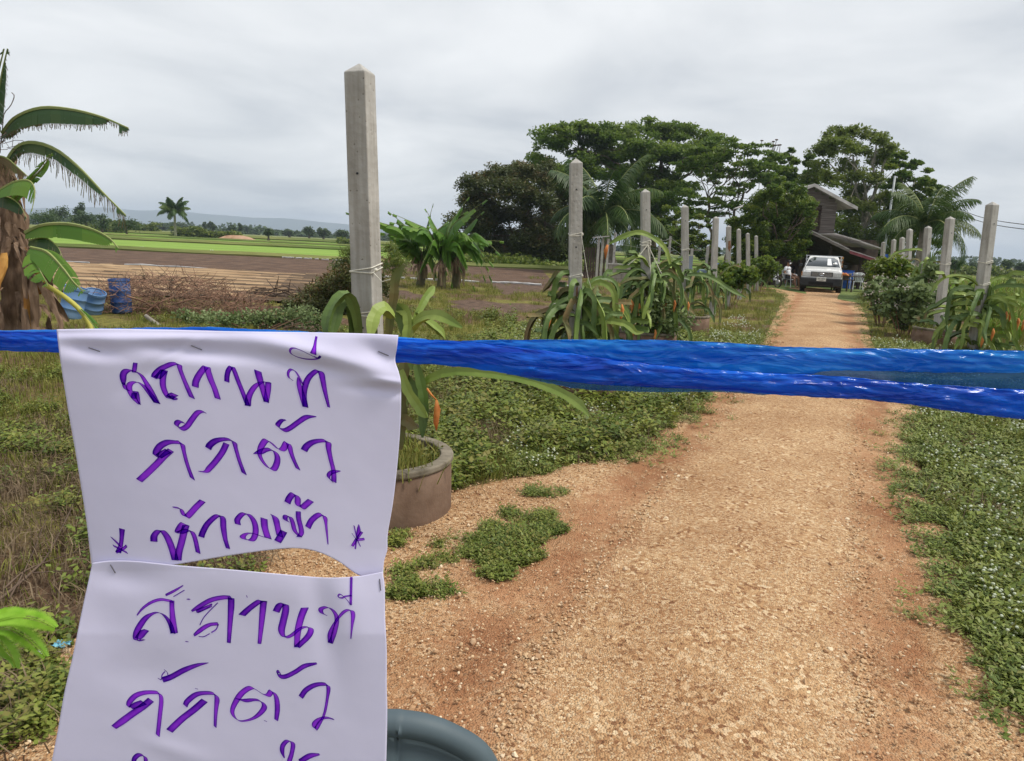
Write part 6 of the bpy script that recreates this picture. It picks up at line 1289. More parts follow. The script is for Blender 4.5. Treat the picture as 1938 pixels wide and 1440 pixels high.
# ------------------------------------------------------------------ white pipes in the paddy
for i, (x0_, y0_, x1_, y1_, Yd) in enumerate([(262, 474, 267, 467, 50), (266, 475, 271, 467, 50), (287, 473, 291, 469, 50), (395, 480, 399, 473, 47), (399, 480, 403, 473, 47), (419, 480, 422, 476, 47), (352, 479, 356, 476, 47), (222, 471, 224, 468, 50)]):
    a = ap(x0_, y0_, Yd); c = ap(x1_, y1_, Yd); mb = MB(); mb.tube([a, c], .03, 6); tag(mb.build('white_pipe', M['white_pl']), ['tall white pipe at left of the first pair in the paddy', 'tall white pipe at right of the first pair in the paddy', 'single short white pipe right of the first pair', 'left pipe of the second pair of white pipes', 'right pipe of the second pair of white pipes', 'lone white pipe right of the second pair', 'short white pipe left of the second pair', 'short white pipe nearest the banana leaf tip'][i], 'pipe', 'white pipes standing in the paddy')
# ------------------------------------------------------------------ blue drums by the banana
q = gp(124, 604); drum('pale faded blue drum leaning beside the big banana trunk', (q[0], q[1] + .1, 0), M['blue_faded'], .17, .50, (R(-6), R(14), 0), group='blue drums beside the big banana')
q = gp(163, 597); drum('dull blue drum tilted between the other two', (q[0] - .03, q[1] + .2, .0), M['blue_faded'], .16, .40, (R(10), R(20), 0), group='blue drums beside the big banana')
q = gp(196, 598); drum('deep blue open topped drum, highest of the three, beside the brush pile', (q[0] + .05, q[1] + .5, 0), M['blue_drum'], .165, .58, (0, R(-3), 0), group='blue drums beside the big banana')

# ------------------------------------------------------------------ the blue plastic strip across the drive
def tape_mat(name, c1, c2, trans):
    m, nt, b = newmat(name); L = nt.links.new; N = nt.nodes.new
    tcn = N('ShaderNodeTexCoord'); mp = N('ShaderNodeMapping'); mp.inputs['Scale'].default_value = (7, 20, 110); L(tcn.outputs['Object'], mp.inputs[0])
    n = N('ShaderNodeTexNoise'); n.inputs['Scale'].default_value = 1; n.inputs['Detail'].default_value = 5; n.inputs['Distortion'].default_value = .6; L(mp.outputs[0], n.inputs[0])
    r = N('ShaderNodeValToRGB'); L(n.outputs[0], r.inputs[0]); e = r.color_ramp.elements; e[0].position = .35; e[0].color = c4(c1); e[1].position = .68; e[1].color = c4(c2); L(r.outputs[0], b.inputs['Base Color'])
    b.inputs['Roughness'].default_value = .13; b.inputs['Specular IOR Level'].default_value = .5; b.inputs['Coat Weight'].default_value = .4; b.inputs['Coat Roughness'].default_value = .08
    n2 = N('ShaderNodeTexNoise'); n2.inputs['Scale'].default_value = 2.2; n2.inputs['Detail'].default_value = 7; n2.inputs['Roughness'].default_value = .62; n2.inputs['Distortion'].default_value = 1.2; L(mp.outputs[0], n2.inputs[0])
    n4 = N('ShaderNodeTexNoise'); n4.inputs['Scale'].default_value = .9; n4.inputs['Detail'].default_value = 3; n4.inputs['Roughness'].default_value = .5; n4.inputs['Distortion'].default_value = 2.0
    mp2 = N('ShaderNodeMapping'); mp2.inputs['Scale'].default_value = (11, 20, 48); mp2.inputs['Rotation'].default_value = (0, .25, 0); L(tcn.outputs['Object'], mp2.inputs[0]); L(mp2.outputs[0], n4.inputs[0])
    s4 = N('ShaderNodeMath'); s4.operation = 'SUBTRACT'; s4.inputs[1].default_value = .5; L(n4.outputs[0], s4.inputs[0]); a4 = N('ShaderNodeMath'); a4.operation = 'ABSOLUTE'; L(s4.outputs[0], a4.inputs[0])
    b0 = N('ShaderNodeBump'); b0.inputs['Strength'].default_value = 1.0; b0.inputs['Distance'].default_value = .006 if trans < .4 else .0008; b0.invert = True; L(a4.outputs[0], b0.inputs['Height'])
    bp = N('ShaderNodeBump'); bp.inputs['Strength'].default_value = .5; bp.inputs['Distance'].default_value = .0012 if trans < .4 else .0002; L(n2.outputs[0], bp.inputs['Height']); L(b0.outputs[0], bp.inputs['Normal']); L(bp.outputs[0], b.inputs['Normal']); L(bp.outputs[0], b.inputs['Coat Normal'])
    t1 = N('ShaderNodeBsdfTranslucent'); L(r.outputs[0], t1.inputs[0]); m1 = N('ShaderNodeMixShader'); m1.inputs[0].default_value = .5; L(b.outputs[0], m1.inputs[1]); L(t1.outputs[0], m1.inputs[2]); last_ = m1
    if trans:
        t2 = N('ShaderNodeBsdfTransparent'); t2.inputs[0].default_value = (.45, .62, .85, 1); m2 = N('ShaderNodeMixShader'); m2.inputs[0].default_value = trans; L(m1.outputs[0], m2.inputs[1]); L(t2.outputs[0], m2.inputs[2]); last_ = m2
    L(last_.outputs[0], nt.nodes['Material Output'].inputs[0]); return m
TD = .668
tape = thing('blue_plastic_strip', 'crinkled shiny blue plastic strip stretched across the whole drive', 'plastic strip', ap(969, 690, TD))
tb = ap(969, 690, TD)
def fnoise(u, v, seed, n=10, fu=(2, 14), fv=(.5, 4)):
    r_ = np.random.default_rng(seed); z_ = np.zeros_like(u)
    for i in range(n):
        a_, b_ = r_.uniform(*fu), r_.uniform(*fv); ph = r_.uniform(0, 6.28); w_ = r_.uniform(0, 6.28); s_ = np.sin(6.283 * (a_ * u + b_ * v) + ph + 1.3 * np.sin(6.283 * (a_ * .4 * u) + w_)); z_ += (1 - 2 * np.abs(s_)) / (1 + .12 * a_)
    return z_ / n ** .5
def strand(name, top, bot, m, th, amp, seed, nu=300, nv=30, dy=0.0):
    xs = np.linspace(top[0][0], top[-1][0], nu)
    ty = np.interp(xs, [p[0] for p in top], [p[1] for p in top]); by = np.interp(xs, [p[0] for p in bot], [p[1] for p in bot])
    ker = np.ones(15) / 15; ty = np.convolve(np.pad(ty, 7, 'edge'), ker, 'valid'); by = np.convolve(np.pad(by, 7, 'edge'), ker, 'valid')
    jit = fnoise(xs / 900, xs * 0, seed + 7, 8, (3, 20), (0, 1)); ty = ty + jit * 1.2; by = by + fnoise(xs / 900, xs * 0, seed + 8, 8, (3, 20), (0, 1)) * 1.8
    V = []; ph = np.linspace(0, 2 * math.pi, nv, endpoint=False)
    U, PH = np.meshgrid(xs, ph, indexing='ij'); cy = (ty + by)[:, None] / 2; hh = (by - ty)[:, None] / 2
    vv = np.cos(PH)                                   # 1 top .. -1 bottom ; sin>0 front
    Nn = fnoise((U - xs[0]) / 900, vv * .8, seed, 14, (.6, 7), (1.2, 5)) + .5 * fnoise((U - xs[0]) / 900, vv * .8, seed + 13, 8, (4, 14), (.4, 1.6)) + .5 * fnoise((U - xs[0]) / 900, vv * .8, seed + 3, 14, (8, 30), (2, 9))
    dep = TD + dy - np.sin(PH) * th + np.where(np.sin(PH) > 0, -1, .4) * Nn * amp * np.abs(np.sin(PH)) ** .5
    rj = np.random.default_rng(seed + 40); J = rj.normal(0, 1, U.shape); J = sum(np.roll(J, k_, 0) * (1 - k_ / 9) for k_ in range(9)) / 2.2; dep = dep + np.where(np.sin(PH) > 0, 1, .3) * J * amp * .22
    U = U + rj.normal(0, 1.2, U.shape)
    PY = cy - vv * hh + rj.normal(0, .5, U.shape) * (np.abs(vv) < .9)
    for i in range(nu):
        for j in range(nv): V.append(ap(U[i, j], PY[i, j], dep[i, j]) - tb)
    F = [(i * nv + j, i * nv + (j + 1) % nv, (i + 1) * nv + (j + 1) % nv, (i + 1) * nv + j) for i in range(nu - 1) for j in range(nv)]
    mb = MB(); mb.add(V, F); return mb.build(name, m, tape, True)
mA = tape_mat('deep_blue_film', (.0, .07, .60), (.0, .24, 1.0), .10); mB = tape_mat('light_blue_film', (.0, .17, .75), (.04, .45, 1.0), .2); mC = tape_mat('thin_clear_blue_film', (.03, .14, .34), (.10, .30, .5), .55)
strand('lower_fold', [(-1500, 575), (-450, 612), (0, 627), (110, 629), (600, 633), (752, 641), (860, 644), (1000, 660), (1150, 678), (1300, 697), (1450, 706), (1600, 712), (1700, 724), (1800, 730), (1938, 738), (2400, 750), (3600, 790)],
       [(-1500, 612), (-450, 650), (0, 664), (110, 668), (600, 682), (750, 686), (900, 696), (1000, 716), (1150, 730), (1300, 736), (1440, 744), (1520, 754), (1560, 751), (1700, 762), (1735, 768), (1800, 779), (1938, 795), (2400, 830), (3600, 900)], mA, .006, .0024, 3, 520)
strand('upper_fold', [(820, 648), (880, 644), (1000, 643), (1150, 643), (1280, 644), (1400, 650), (1480, 657), (1600, 659), (1750, 661), (1938, 664), (2400, 668), (3600, 690)],
       [(820, 660), (900, 664), (1000, 676), (1150, 694), (1300, 712), (1400, 719), (1500, 716), (1560, 700), (1650, 703), (1800, 706), (1938, 706), (2400, 710), (3600, 740)], mB, .004, .0018, 9, 380, dy=.018)
strand('thin_film', [(1440, 690), (1550, 696), (1700, 700), (1938, 700), (2400, 704), (3600, 735)], [(1440, 712), (1600, 722), (1750, 735), (1938, 745), (2400, 760), (3600, 795)], mC, .002, .0008, 15, 300, 12, dy=.022)
strand('hanging_film_edge', [(960, 700), (1100, 716), (1250, 726), (1400, 735), (1480, 742)], [(960, 708), (1020, 722), (1100, 738), (1200, 742), (1320, 742), (1480, 748)], mC, .002, .0008, 21, 200, 12, dy=.014)
strand('back_fold', [(-450, 600), (0, 626), (300, 620), (400, 619), (460, 622), (700, 634), (830, 644)], [(-450, 640), (0, 650), (400, 650), (700, 665), (830, 668)], mB, .004, .001, 27, 300, 16, dy=.016)

# ------------------------------------------------------------------ paper notices
def paper_mat():
    m, nt, b = newmat('lavender_white_paper'); L = nt.links.new; N = nt.nodes.new
    b.inputs['Base Color'].default_value = (.75, .735, .94, 1); b.inputs['Roughness'].default_value = .75; b.inputs['Specular IOR Level'].default_value = .2
    tcn = N('ShaderNodeTexCoord'); n = N('ShaderNodeTexNoise'); n.inputs['Scale'].default_value = 9; n.inputs['Detail'].default_value = 4; L(tcn.outputs['Object'], n.inputs[0])
    n3 = N('ShaderNodeTexNoise'); n3.inputs['Scale'].default_value = 700; L(tcn.outputs['Object'], n3.inputs[0])
    b1 = N('ShaderNodeBump'); b1.inputs['Strength'].default_value = .5; b1.inputs['Distance'].default_value = .004; L(n.outputs[0], b1.inputs['Height'])
    b2 = N('ShaderNodeBump'); b2.inputs['Strength'].default_value = .12; b2.inputs['Distance'].default_value = .0003; L(n3.outputs[0], b2.inputs['Height']); L(b1.outputs[0], b2.inputs['Normal']); L(b2.outputs[0], b.inputs['Normal'])
    t1 = N('ShaderNodeBsdfTranslucent'); t1.inputs[0].default_value = (.80, .78, .97, 1); m1 = N('ShaderNodeMixShader'); m1.inputs[0].default_value = .22; L(b.outputs[0], m1.inputs[1]); L(t1.outputs[0], m1.inputs[2]); L(m1.outputs[0], nt.nodes['Material Output'].inputs[0]); return m
PM = paper_mat()
def bump2(x, y, cx, cy, sx, sy, ang=0):
    c_, s_ = math.cos(ang), math.sin(ang); u = (x - cx) * c_ + (y - cy) * s_; v = -(x - cx) * s_ + (y - cy) * c_; return np.exp(-(u / sx) ** 2 - (v / sy) ** 2)
def depth1(x, y):
    d = .645 + 0 * x
    d = d - .010 * np.clip((y - 700) / 380, 0, 1) - .006 * np.clip((690 - y) / 60, 0, 1) ** 2 * -1.4                    # lower part swings forward; top wraps back over the strip
    t_ = (x - 430) / 320; d = d + .016 * t_ ** 2 * np.clip((y - 640) / 400, 0, 1) ** .8                                # sides curl back lower down
    # dents pressed in by the staples
    d = d + .0045 * bump2(x, y, 178, 662, 60, 16, .15) + .005 * bump2(x, y, 378, 664, 110, 17, .1) + .0055 * bump2(x, y, 730, 672, 52, 20, .35)
    d = d - .0045 * bump2(x, y, 280, 640, 150, 14, .0) - .004 * bump2(x, y, 560, 660, 110, 18, .25) - .0045 * bump2(x, y, 690, 700, 80, 16, .25) + .004 * bump2(x, y, 600, 690, 120, 16, .15)
    d = d + .0028 * bump2(x, y, 300, 690, 60, 12, -.6) - .0022 * bump2(x, y, 322, 676, 55, 8, -.55) - .003 * bump2(x, y, 735, 722, 40, 8, .15) + .003 * bump2(x, y, 725, 738, 60, 10, .1)
    return d
def depth2(x, y):
    d = .6335 + 0 * x; t_ = (x - 430) / 320; d = d + .010 * t_ ** 2 * np.clip((1200 - y) / 140, 0, 1) - .010 * np.clip((y - 1080) / 360, 0, 1)
    d = d - .0015 * bump2(x, y, 520, 1110, 170, 40, .1) + .0028 * bump2(x, y, 240, 1090, 60, 26, .1) + .002 * bump2(x, y, 610, 1160, 26, 120, -.2) - .002 * bump2(x, y, 660, 1150, 40, 110, -.25) + .0016 * bump2(x, y, 280, 1270, 90, 40, .1) - .001 * bump2(x, y, 330, 1420, 60, 16, .3) + .002 * bump2(x, y, 200, 1180, 50, 60, .3)
    return d
def sheet_paper(name, T, B, L_, R_, depth, label, nu=150, nv=110):
    us = np.linspace(0, 1, nu); vs = np.linspace(0, 1, nv); Tc, Bc, Lc, Rc = crom(np.array(T), nu), crom(np.array(B), nu), crom(np.array(L_), nv), crom(np.array(R_), nv)
    U, V_ = np.meshgrid(us, vs); U = U[..., None]; V_ = V_[..., None]
    P = (1 - V_) * Tc[None] + V_ * Bc[None] + (1 - U) * Lc[:, None] + U * Rc[:, None] - ((1 - U) * (1 - V_) * Tc[0] + U * (1 - V_) * Tc[-1] + (1 - U) * V_ * Bc[0] + U * V_ * Bc[-1])
    X, Y_ = P[..., 0], P[..., 1]; D = depth(X, Y_); org = ap(430, T[0][1], .65)
    VV = np.array([ap(x, y, d) for x, y, d in zip(X.ravel(), Y_.ravel(), D.ravel())]) - org
    t = thing(name, label, 'notice', org); mb = MB(); mb.add(VV, [(j * nu + i, j * nu + i + 1, (j + 1) * nu + i + 1, (j + 1) * nu + i) for j in range(nv - 1) for i in range(nu - 1)])
    o = mb.build('sheet', PM, t, True); s = o.modifiers.new('paper', 'SOLIDIFY'); s.thickness = .00018; s.offset = 0
    return t, org
T1 = [(107, 623), (200, 622), (330, 624), (450, 627), (600, 629), (690, 631), (754, 634)]
R1 = [(754, 634), (751, 660), (748, 682), (755, 705), (759, 730), (758, 800), (752, 880), (744, 950), (734, 1010), (733, 1040), (727, 1062), (725, 1090)]
L1 = [(107, 623), (114, 680), (128, 770), (142, 850), (155, 930), (164, 990), (170, 1040), (174, 1072)]
B1 = [(174, 1072), (250, 1078), (340, 1067), (430, 1052), (510, 1041), (560, 1037.5), (600, 1044), (640, 1062), (683, 1090), (725, 1090)]
n1, o1 = sheet_paper('paper_notice', T1, B1, L1, R1, depth1, 'upper white paper notice with purple handwriting stapled over the blue strip')
T2 = [(175, 1065), (210, 1061), (260, 1062), (340, 1070), (440, 1078), (540, 1087), (620, 1093), (680, 1090), (724, 1082)]
R2 = [(724, 1082), (728, 1110), (729, 1170), (732, 1230), (732, 1300), (733, 1350), (731, 1440), (728, 1520)]
L2 = [(175, 1065), (165, 1110), (152, 1170), (138, 1240), (122, 1310), (108, 1390), (98, 1440), (85, 1520)]
B2 = [(85, 1520), (300, 1524), (520, 1522), (728, 1520)]
n2, o2 = sheet_paper('paper_notice', T2, B2, L2, R2, depth2, 'lower white paper notice with purple handwriting hanging below the first')
# marker ink: a glaze that filters the paper under it
def ink_mat(name, c1, c2):
    m, nt, b = newmat(name); L = nt.links.new; N = nt.nodes.new; nt.nodes.remove(b)
    tcn = N('ShaderNodeTexCoord'); n = N('ShaderNodeTexNoise'); n.inputs['Scale'].default_value = 160; n.inputs['Detail'].default_value = 3; L(tcn.outputs['Object'], n.inputs[0])
    at = N('ShaderNodeAttribute'); at.attribute_name = 'edge'; ad = N('ShaderNodeMath'); ad.operation = 'MULTIPLY_ADD'; L(n.outputs[0], ad.inputs[0]); ad.inputs[1].default_value = .5; L(at.outputs['Fac'], ad.inputs[2])
    r = N('ShaderNodeValToRGB'); L(ad.outputs[0], r.inputs[0]); e = r.color_ramp.elements; e[0].position = .2; e[0].color = c4(c1); e[1].position = 1.1; e[1].color = c4(c2); 
    e[1].position = 1.0
    t2 = N('ShaderNodeBsdfTransparent'); L(r.outputs[0], t2.inputs[0]); L(t2.outputs[0], nt.nodes['Material Output'].inputs[0]); return m
INK = ink_mat('purple_marker_ink', (.66, .22, .92), (.16, .02, .50)); INKD = ink_mat('purple_ink_edge', (.34, .08, .62), (.2, .03, .5))
def ink(t, org, depth, strokes, tf, default, seed, order=0):
    """each stroke: (nib (dx,dy), [(x,y[,scale])...]) in zoomed photo units, tf -> photo px"""
    V = []; F = []; E = []; Vd = []; Fd = []; rgk = np.random.default_rng(seed)
    x0_, y0_, s_ = tf
    for si, (nib, pts) in enumerate(strokes):
        P = np.array([(p[0], p[1], p[2] if len(p) > 2 else 1.0) for p in pts], float); L_ = np.linalg.norm(np.diff(P[:, :2], axis=0), axis=1).sum(); n = int(max(8, L_ / 14)); C = crom(P, n) if len(P) > 2 else np.array([P[0] * (1 - f) + P[-1] * f for f in np.linspace(0, 1, n)])
        nb = np.array(nib, float) / 2; lift = .00028 + .00003 * (order % 7); light = rgk.uniform(-.15, .2)
        def P3(x, y, l): px, py = x0_ + x / s_, y0_ + y / s_; return ap(px, py, float(depth(np.array(px), np.array(py))) - l) - org
        K = 5; o_ = len(V)
        for i, (x, y, sc_) in enumerate(C):
            for k in range(K):
                f = k / (K - 1) * 2 - 1; V.append(P3(x + nb[0] * f * sc_, y + nb[1] * f * sc_, lift + .00002 * i / n)); g = i / (n - 1); E.append(.55 * abs(f) ** 3 + .45 * (1 - g) ** 2 * .8 + .35 * max(0, g - .85) / .15 + light + (.12 if f < 0 else 0) - .12)
        for i in range(n - 1):
            for k in range(K - 1): F.append((o_ + i * K + k, o_ + i * K + k + 1, o_ + (i + 1) * K + k + 1, o_ + (i + 1) * K + k))
        # darker rims where the ink pools, along both nib ends and across the caps
        def rim(line, w_):
            line = np.array(line); T = np.gradient(line, axis=0); T /= np.linalg.norm(T, axis=1)[:, None] + 1e-9; Nn = np.stack([-T[:, 1], T[:, 0]], 1) * w_; b_ = len(Vd)
            for (x, y), nn_ in zip(line, Nn): Vd.append(P3(x - nn_[0], y - nn_[1], lift + .00006)); Vd.append(P3(x + nn_[0], y + nn_[1], lift + .00006))
            for i in range(len(line) - 1): Fd.append((b_ + 2 * i, b_ + 2 * i + 1, b_ + 2 * i + 3, b_ + 2 * i + 2))
        w_ = .75 * s_ / 1.0
        rim([(x - nb[0] * c, y - nb[1] * c) for x, y, c in C], w_ * .55); rim([(x + nb[0] * c, y + nb[1] * c) for x, y, c in C], w_ * .55)
        for (x, y, c) in (C[0], C[-1]):
            if c > .35: rim([(x + nb[0] * f * c, y + nb[1] * f * c) for f in (-1, -.5, 0, .5, 1)], w_ * .6)
    return V, F, E, Vd, Fd
def writing(t, org, depth, groups):
    V = []; F = []; E = []; Vd = []; Fd = []
    for gi, (tf, strokes) in enumerate(groups):
        for si, st in enumerate(strokes):
            v, f, e_, vd, fd = ink(t, org, depth, [st], tf, None, gi * 31 + si, si); mb = MB(); mb.add(v, f); mb.add(vd, fd); o = mb.build('pen_stroke', INK, t); o.data.materials.append(INKD)
            o.data.polygons.foreach_set('material_index', [0] * len(f) + [1] * len(fd)); a_ = o.data.attributes.new('edge', 'FLOAT', 'POINT'); a_.data.foreach_set('value', np.array(e_ + [0] * len(vd), 'f'))
A1 = (220, 630, 8.809); nbA = (103, 36)
gA = (A1, [((70, 10), [(318, 500), (308, 570), (295, 655)]),
  ((105, 36), [(120, 860, .5), (112, 760), (125, 670), (190, 620), (290, 632, .8), (400, 690, .7), (470, 780, .8), (560, 940, 1.1), (675, 1165, 1.1)]), ((85, 25), [(120, 830, .6), (150, 920, .8), (200, 960, .6)]),
  ((95, 20), [(672, 1168), (560, 1010), (470, 900, .8), (380, 830, .5), (300, 815, .9), (230, 850), (215, 930), (250, 1020), (310, 1110, .9), (385, 1190, .5)]), ((90, 10), [(322, 975), (350, 1050, .8), (390, 1190, .25)]), ((85, 5), [(300, 1000), (290, 1090)]),
  ((100, 45), [(632, 748), (650, 690), (740, 600), (860, 540), (950, 510), (1040, 520, .95), (1062, 600, .8), (1110, 730, .8), (1190, 920, .9), (1262, 1080, .95)]), ((105, 40), [(680, 750), (740, 690), (790, 630)]),
  ((100, 26), [(808, 622), (780, 740), (778, 870), (820, 1000), (880, 1090)]), ((118, 52), [(890, 1075), (925, 1040), (975, 1020)]), ((95, 60), [(900, 1085), (950, 1085), (980, 1070)]),
  ((108, 32), [(1317, 898), (1330, 800), (1400, 670), (1500, 560), (1530, 640), (1580, 790), (1640, 930, .9), (1692, 1095, .9)])])
B1_ = (420, 630, 8.809)
gB = (B1_, [((80, 26), [(82, 812), (85, 720), (110, 620), (165, 560), (210, 640), (270, 800), (350, 1000), (430, 1210)]), ((100, 10), [(432, 1212), (440, 1100), (480, 990), (560, 880), (650, 825, .8), (740, 815, .6), (775, 830, .9)]),
  ((118, 44), [(597, 632), (625, 750), (670, 900, .9), (740, 1150, .75)]), ((95, 8), [(772, 835), (765, 960), (738, 1148, .9)]),
  ((34, 22), [(1172, 785), (1115, 740), (1105, 660), (1150, 608), (1225, 640), (1290, 740), (1350, 860)]), ((92, 12), [(1270, 740, .3), (1285, 860, .8), (1330, 1020), (1392, 1232)]),
  ((92, 30), [(1392, 1232), (1375, 1060, .8), (1385, 900), (1450, 740), (1580, 630), (1650, 660, 1.15), (1680, 780, 1.0), (1715, 960, .8), (1780, 1235, .45)]), ((26, 14), [(1640, 385), (1590, 420), (1470, 365), (1330, 295), (1200, 250), (1140, 275), (1145, 335), (1230, 390), (1370, 430), (1500, 440), (1590, 430), (1640, 400)]),
  ((95, 34), [(1577, 55, .3), (1560, 140, .35), (1545, 240, .55), (1522, 350, 1.05)]), ((60, 30), [(1560, 400), (1600, 420)])])
C1_ = (250, 770, 8.809)
gC = (C1_, [((74, 60), [(860, 262, .5), (790, 240, .8), (742, 275), (748, 325), (830, 365), (915, 320), (1000, 205), (1090, 95, .9), (1170, 75, .6), (1235, 105, .15)]),
  ((95, 66), [(390, 815), (400, 750), (470, 650), (600, 585), (760, 590, .9), (830, 610), (862, 740, .75), (920, 960, .75), (1005, 1195, .85)]), ((100, 62), [(440, 825), (520, 775), (600, 730)]), ((98, 56), [(645, 722), (540, 815), (400, 960), (250, 1105), (118, 1226)]),
  ((96, 58), [(1268, 690), (1300, 630), (1400, 560), (1540, 535, .9), (1640, 548, .9), (1700, 590), (1725, 680, .75), (1790, 900, .75), (1868, 1112, .85)]), ((95, 40), [(1572, 612), (1500, 760), (1380, 920), (1290, 1020), (1230, 1080, .7), (1112, 1075, .25)])])
D1_ = (440, 770, 8.809)
gD = (D1_, [((66, 56), [(890, 218, .2), (820, 225, .7), (760, 290), (760, 335), (860, 388), (960, 350), (1100, 250), (1240, 165), (1395, 160, .15)]),
  ((92, 50), [(350, 780, .05), (450, 758), (540, 718), (640, 708, .9), (730, 780), (748, 900), (690, 1035), (600, 1015, .7), (520, 930, .8), (462, 830, .8), (450, 740, .8), (490, 640), (560, 555), (640, 595, .7), (760, 700, .6), (840, 705), (900, 600), (945, 640), (970, 740, .9), (1020, 880, .8), (1092, 1035, .8)]),
  ((102, 52), [(1192, 725), (1240, 650), (1340, 585), (1480, 560), (1590, 580), (1602, 700, .85), (1640, 880, .75), (1680, 1040, .75), (1690, 1140, .8), (1690, 1245, .8)]), ((52, 46), [(1655, 1235), (1600, 1170), (1620, 1110), (1700, 1075), (1800, 1068, .1)])])
E1_ = (200, 920, 8.075)
gE = (E1_, [((84, 24), [(248, 655), (245, 770, .75), (230, 900, .7), (190, 1012)]), ((66, 40), [(80, 775, .2), (145, 835), (215, 915, .5)]), ((22, 30), [(118, 910), (210, 955), (328, 1018)]), ((20, 34), [(318, 912), (260, 960), (160, 1010)]),
  ((104, 8), [(737, 845), (740, 760), (800, 685), (860, 680, .9), (930, 760), (990, 890), (1030, 1010), (1062, 1130)]), ((104, 10), [(1104, 1130), (1120, 1000), (1160, 850), (1190, 730), (1225, 600)]),
  ((92, 40), [(1075, 700, .5), (1130, 640), (1185, 575), (1232, 590)]), ((82, 36), [(1070, 710, .3), (1150, 705), (1250, 670), (1320, 700), (1370, 820, .9), (1412, 1018, .85)]),
  ((88, 42), [(1022, 320, .2), (1090, 330, .7), (1150, 350, .6), (1190, 430), (1232, 470), (1290, 420), (1385, 315), (1480, 225)]), ((88, 26), [(1460, 775), (1485, 700), (1560, 570), (1700, 450), (1785, 480), (1800, 640), (1825, 800, .8), (1868, 950, .7)])])
F1_ = (430, 920, 7.178)
gF = (F1_, [((78, 20), [(145, 518), (140, 450), (215, 372), (290, 385), (355, 460), (385, 560), (380, 660), (335, 732), (250, 725), (210, 690), (260, 645, .6), (350, 642, .4), (480, 685, .4), (590, 715, .4)]), ((92, 30), [(500, 440), (510, 560), (553, 705)]),
  ((86, 34), [(588, 378, .08), (650, 425), (680, 540, .95), (700, 620), (715, 680)]), ((88, 42), [(768, 612), (730, 680), (685, 752)]),
  ((62, 26), [(835, 485, .4), (790, 455), (795, 405), (855, 420), (890, 500), (920, 610), (985, 682)]), ((64, 6), [(965, 345), (970, 440), (1000, 560), (1008, 640), (975, 688)]),
  ((78, 42), [(818, 225), (845, 160), (900, 105), (955, 150), (960, 250), (1012, 292), (1080, 240), (1135, 195)]), ((68, 42), [(1095, 560), (1150, 460), (1250, 385), (1320, 410), (1342, 520, .5), (1355, 640, .35), (1370, 790, .12)]),
  ((46, 16), [(1787, 520, .1), (1787, 600), (1765, 700, .5)]), ((14, 16), [(1725, 540), (1760, 700)]), ((28, 16), [(1830, 622), (1765, 710)]), ((14, 20), [(1700, 650), (1752, 722)]), ((8, 28), [(1862, 718), (1765, 728)]), ((28, 18), [(1758, 715), (1700, 812)]), ((14, 8), [(1757, 722), (1740, 850)]), ((12, 10), [(1772, 740), (1808, 815)])])
writing(n1, o1, depth1, [gA, gB, gC, gD, gE, gF])
G1_ = (240, 1080, 8.809)
gG = (G1_, [((16, 30), [(650, 405), (790, 335), (940, 245, .3)]), ((5, 7), [(780, 430), (960, 325)]), ((16, 40), [(170, 740, .4), (260, 630, .8), (400, 530), (560, 480), (700, 500), (765, 515)]), ((76, -6), [(752, 505), (752, 620), (765, 800, 1.2), (788, 1040, 1.6)]),
  ((88, 26), [(770, 1040, .9), (720, 880, .9), (640, 760, .8), (540, 700, .6), (440, 710, .6), (320, 780), (215, 920, 1.1), (150, 1060), (160, 1160, .8), (300, 1150, .2)]), ((110, 40), [(330, 990, .7), (280, 1020), (220, 1090), (180, 1130, .8)]),
  ((44, 62), [(1082, 672, .4), (1200, 600, .9), (1400, 490), (1600, 445), (1740, 450)]), ((104, 20), [(1740, 455), (1738, 600), (1725, 800, .8), (1700, 1200, .55)]), ((30, 60), [(1120, 1075, .6), (1200, 1010), (1300, 940), (1400, 895, .8), (1520, 885, .8)]), ((20, 44), [(1160, 680), (1260, 640), (1420, 560, .5)]),
  ((6, 7), [(1515, 535), (1350, 700), (1270, 800), (1218, 905)]), ((6, 7), [(1190, 700), (1420, 595)]), ((8, 10), [(1525, 890), (1490, 975), (1410, 1030)]), ((6, 7), [(1200, 1095), (1280, 1100), (1380, 1050)]), ((28, 10), [(1010, 478), (1045, 472)]), ((28, 8), [(985, 1182), (1015, 1182)])])
H1_ = (440, 1080, 7.752)
gH = (H1_, [((98, 22), [(138, 652), (250, 550), (400, 445), (455, 450)]), ((96, 8), [(458, 445), (440, 620, .9), (418, 850, .7), (395, 1070, .5)]), ((94, 30), [(640, 600), (690, 510), (770, 490), (780, 580), (745, 740), (718, 880), (760, 975, .7), (860, 950, .6), (960, 870, .5), (1060, 825, .5), (1150, 850, .8), (1110, 960, .9), (950, 1120, .8)]),
  ((102, -4), [(1060, 545, 1.1), (1005, 690, 1.0), (960, 880, .9), (940, 1120, .7)]), ((62, 22), [(1385, 658, .2), (1310, 620), (1300, 560), (1390, 535), (1480, 590), (1530, 700), (1505, 880, .9), (1440, 1060)]), ((60, 18), [(1430, 1060), (1430, 920, .9), (1510, 750, .5), (1640, 600, .8), (1740, 580), (1768, 650), (1755, 800, .5), (1735, 1000, .15)]),
  ((30, 6), [(1745, 95), (1735, 500)]), ((14, 14), [(1735, 500), (1650, 395), (1575, 345), (1550, 385), (1605, 400), (1660, 375), (1745, 365)]), ((10, 24), [(210, 370), (212, 385)])])
I1_ = (200, 1240, 8.075)
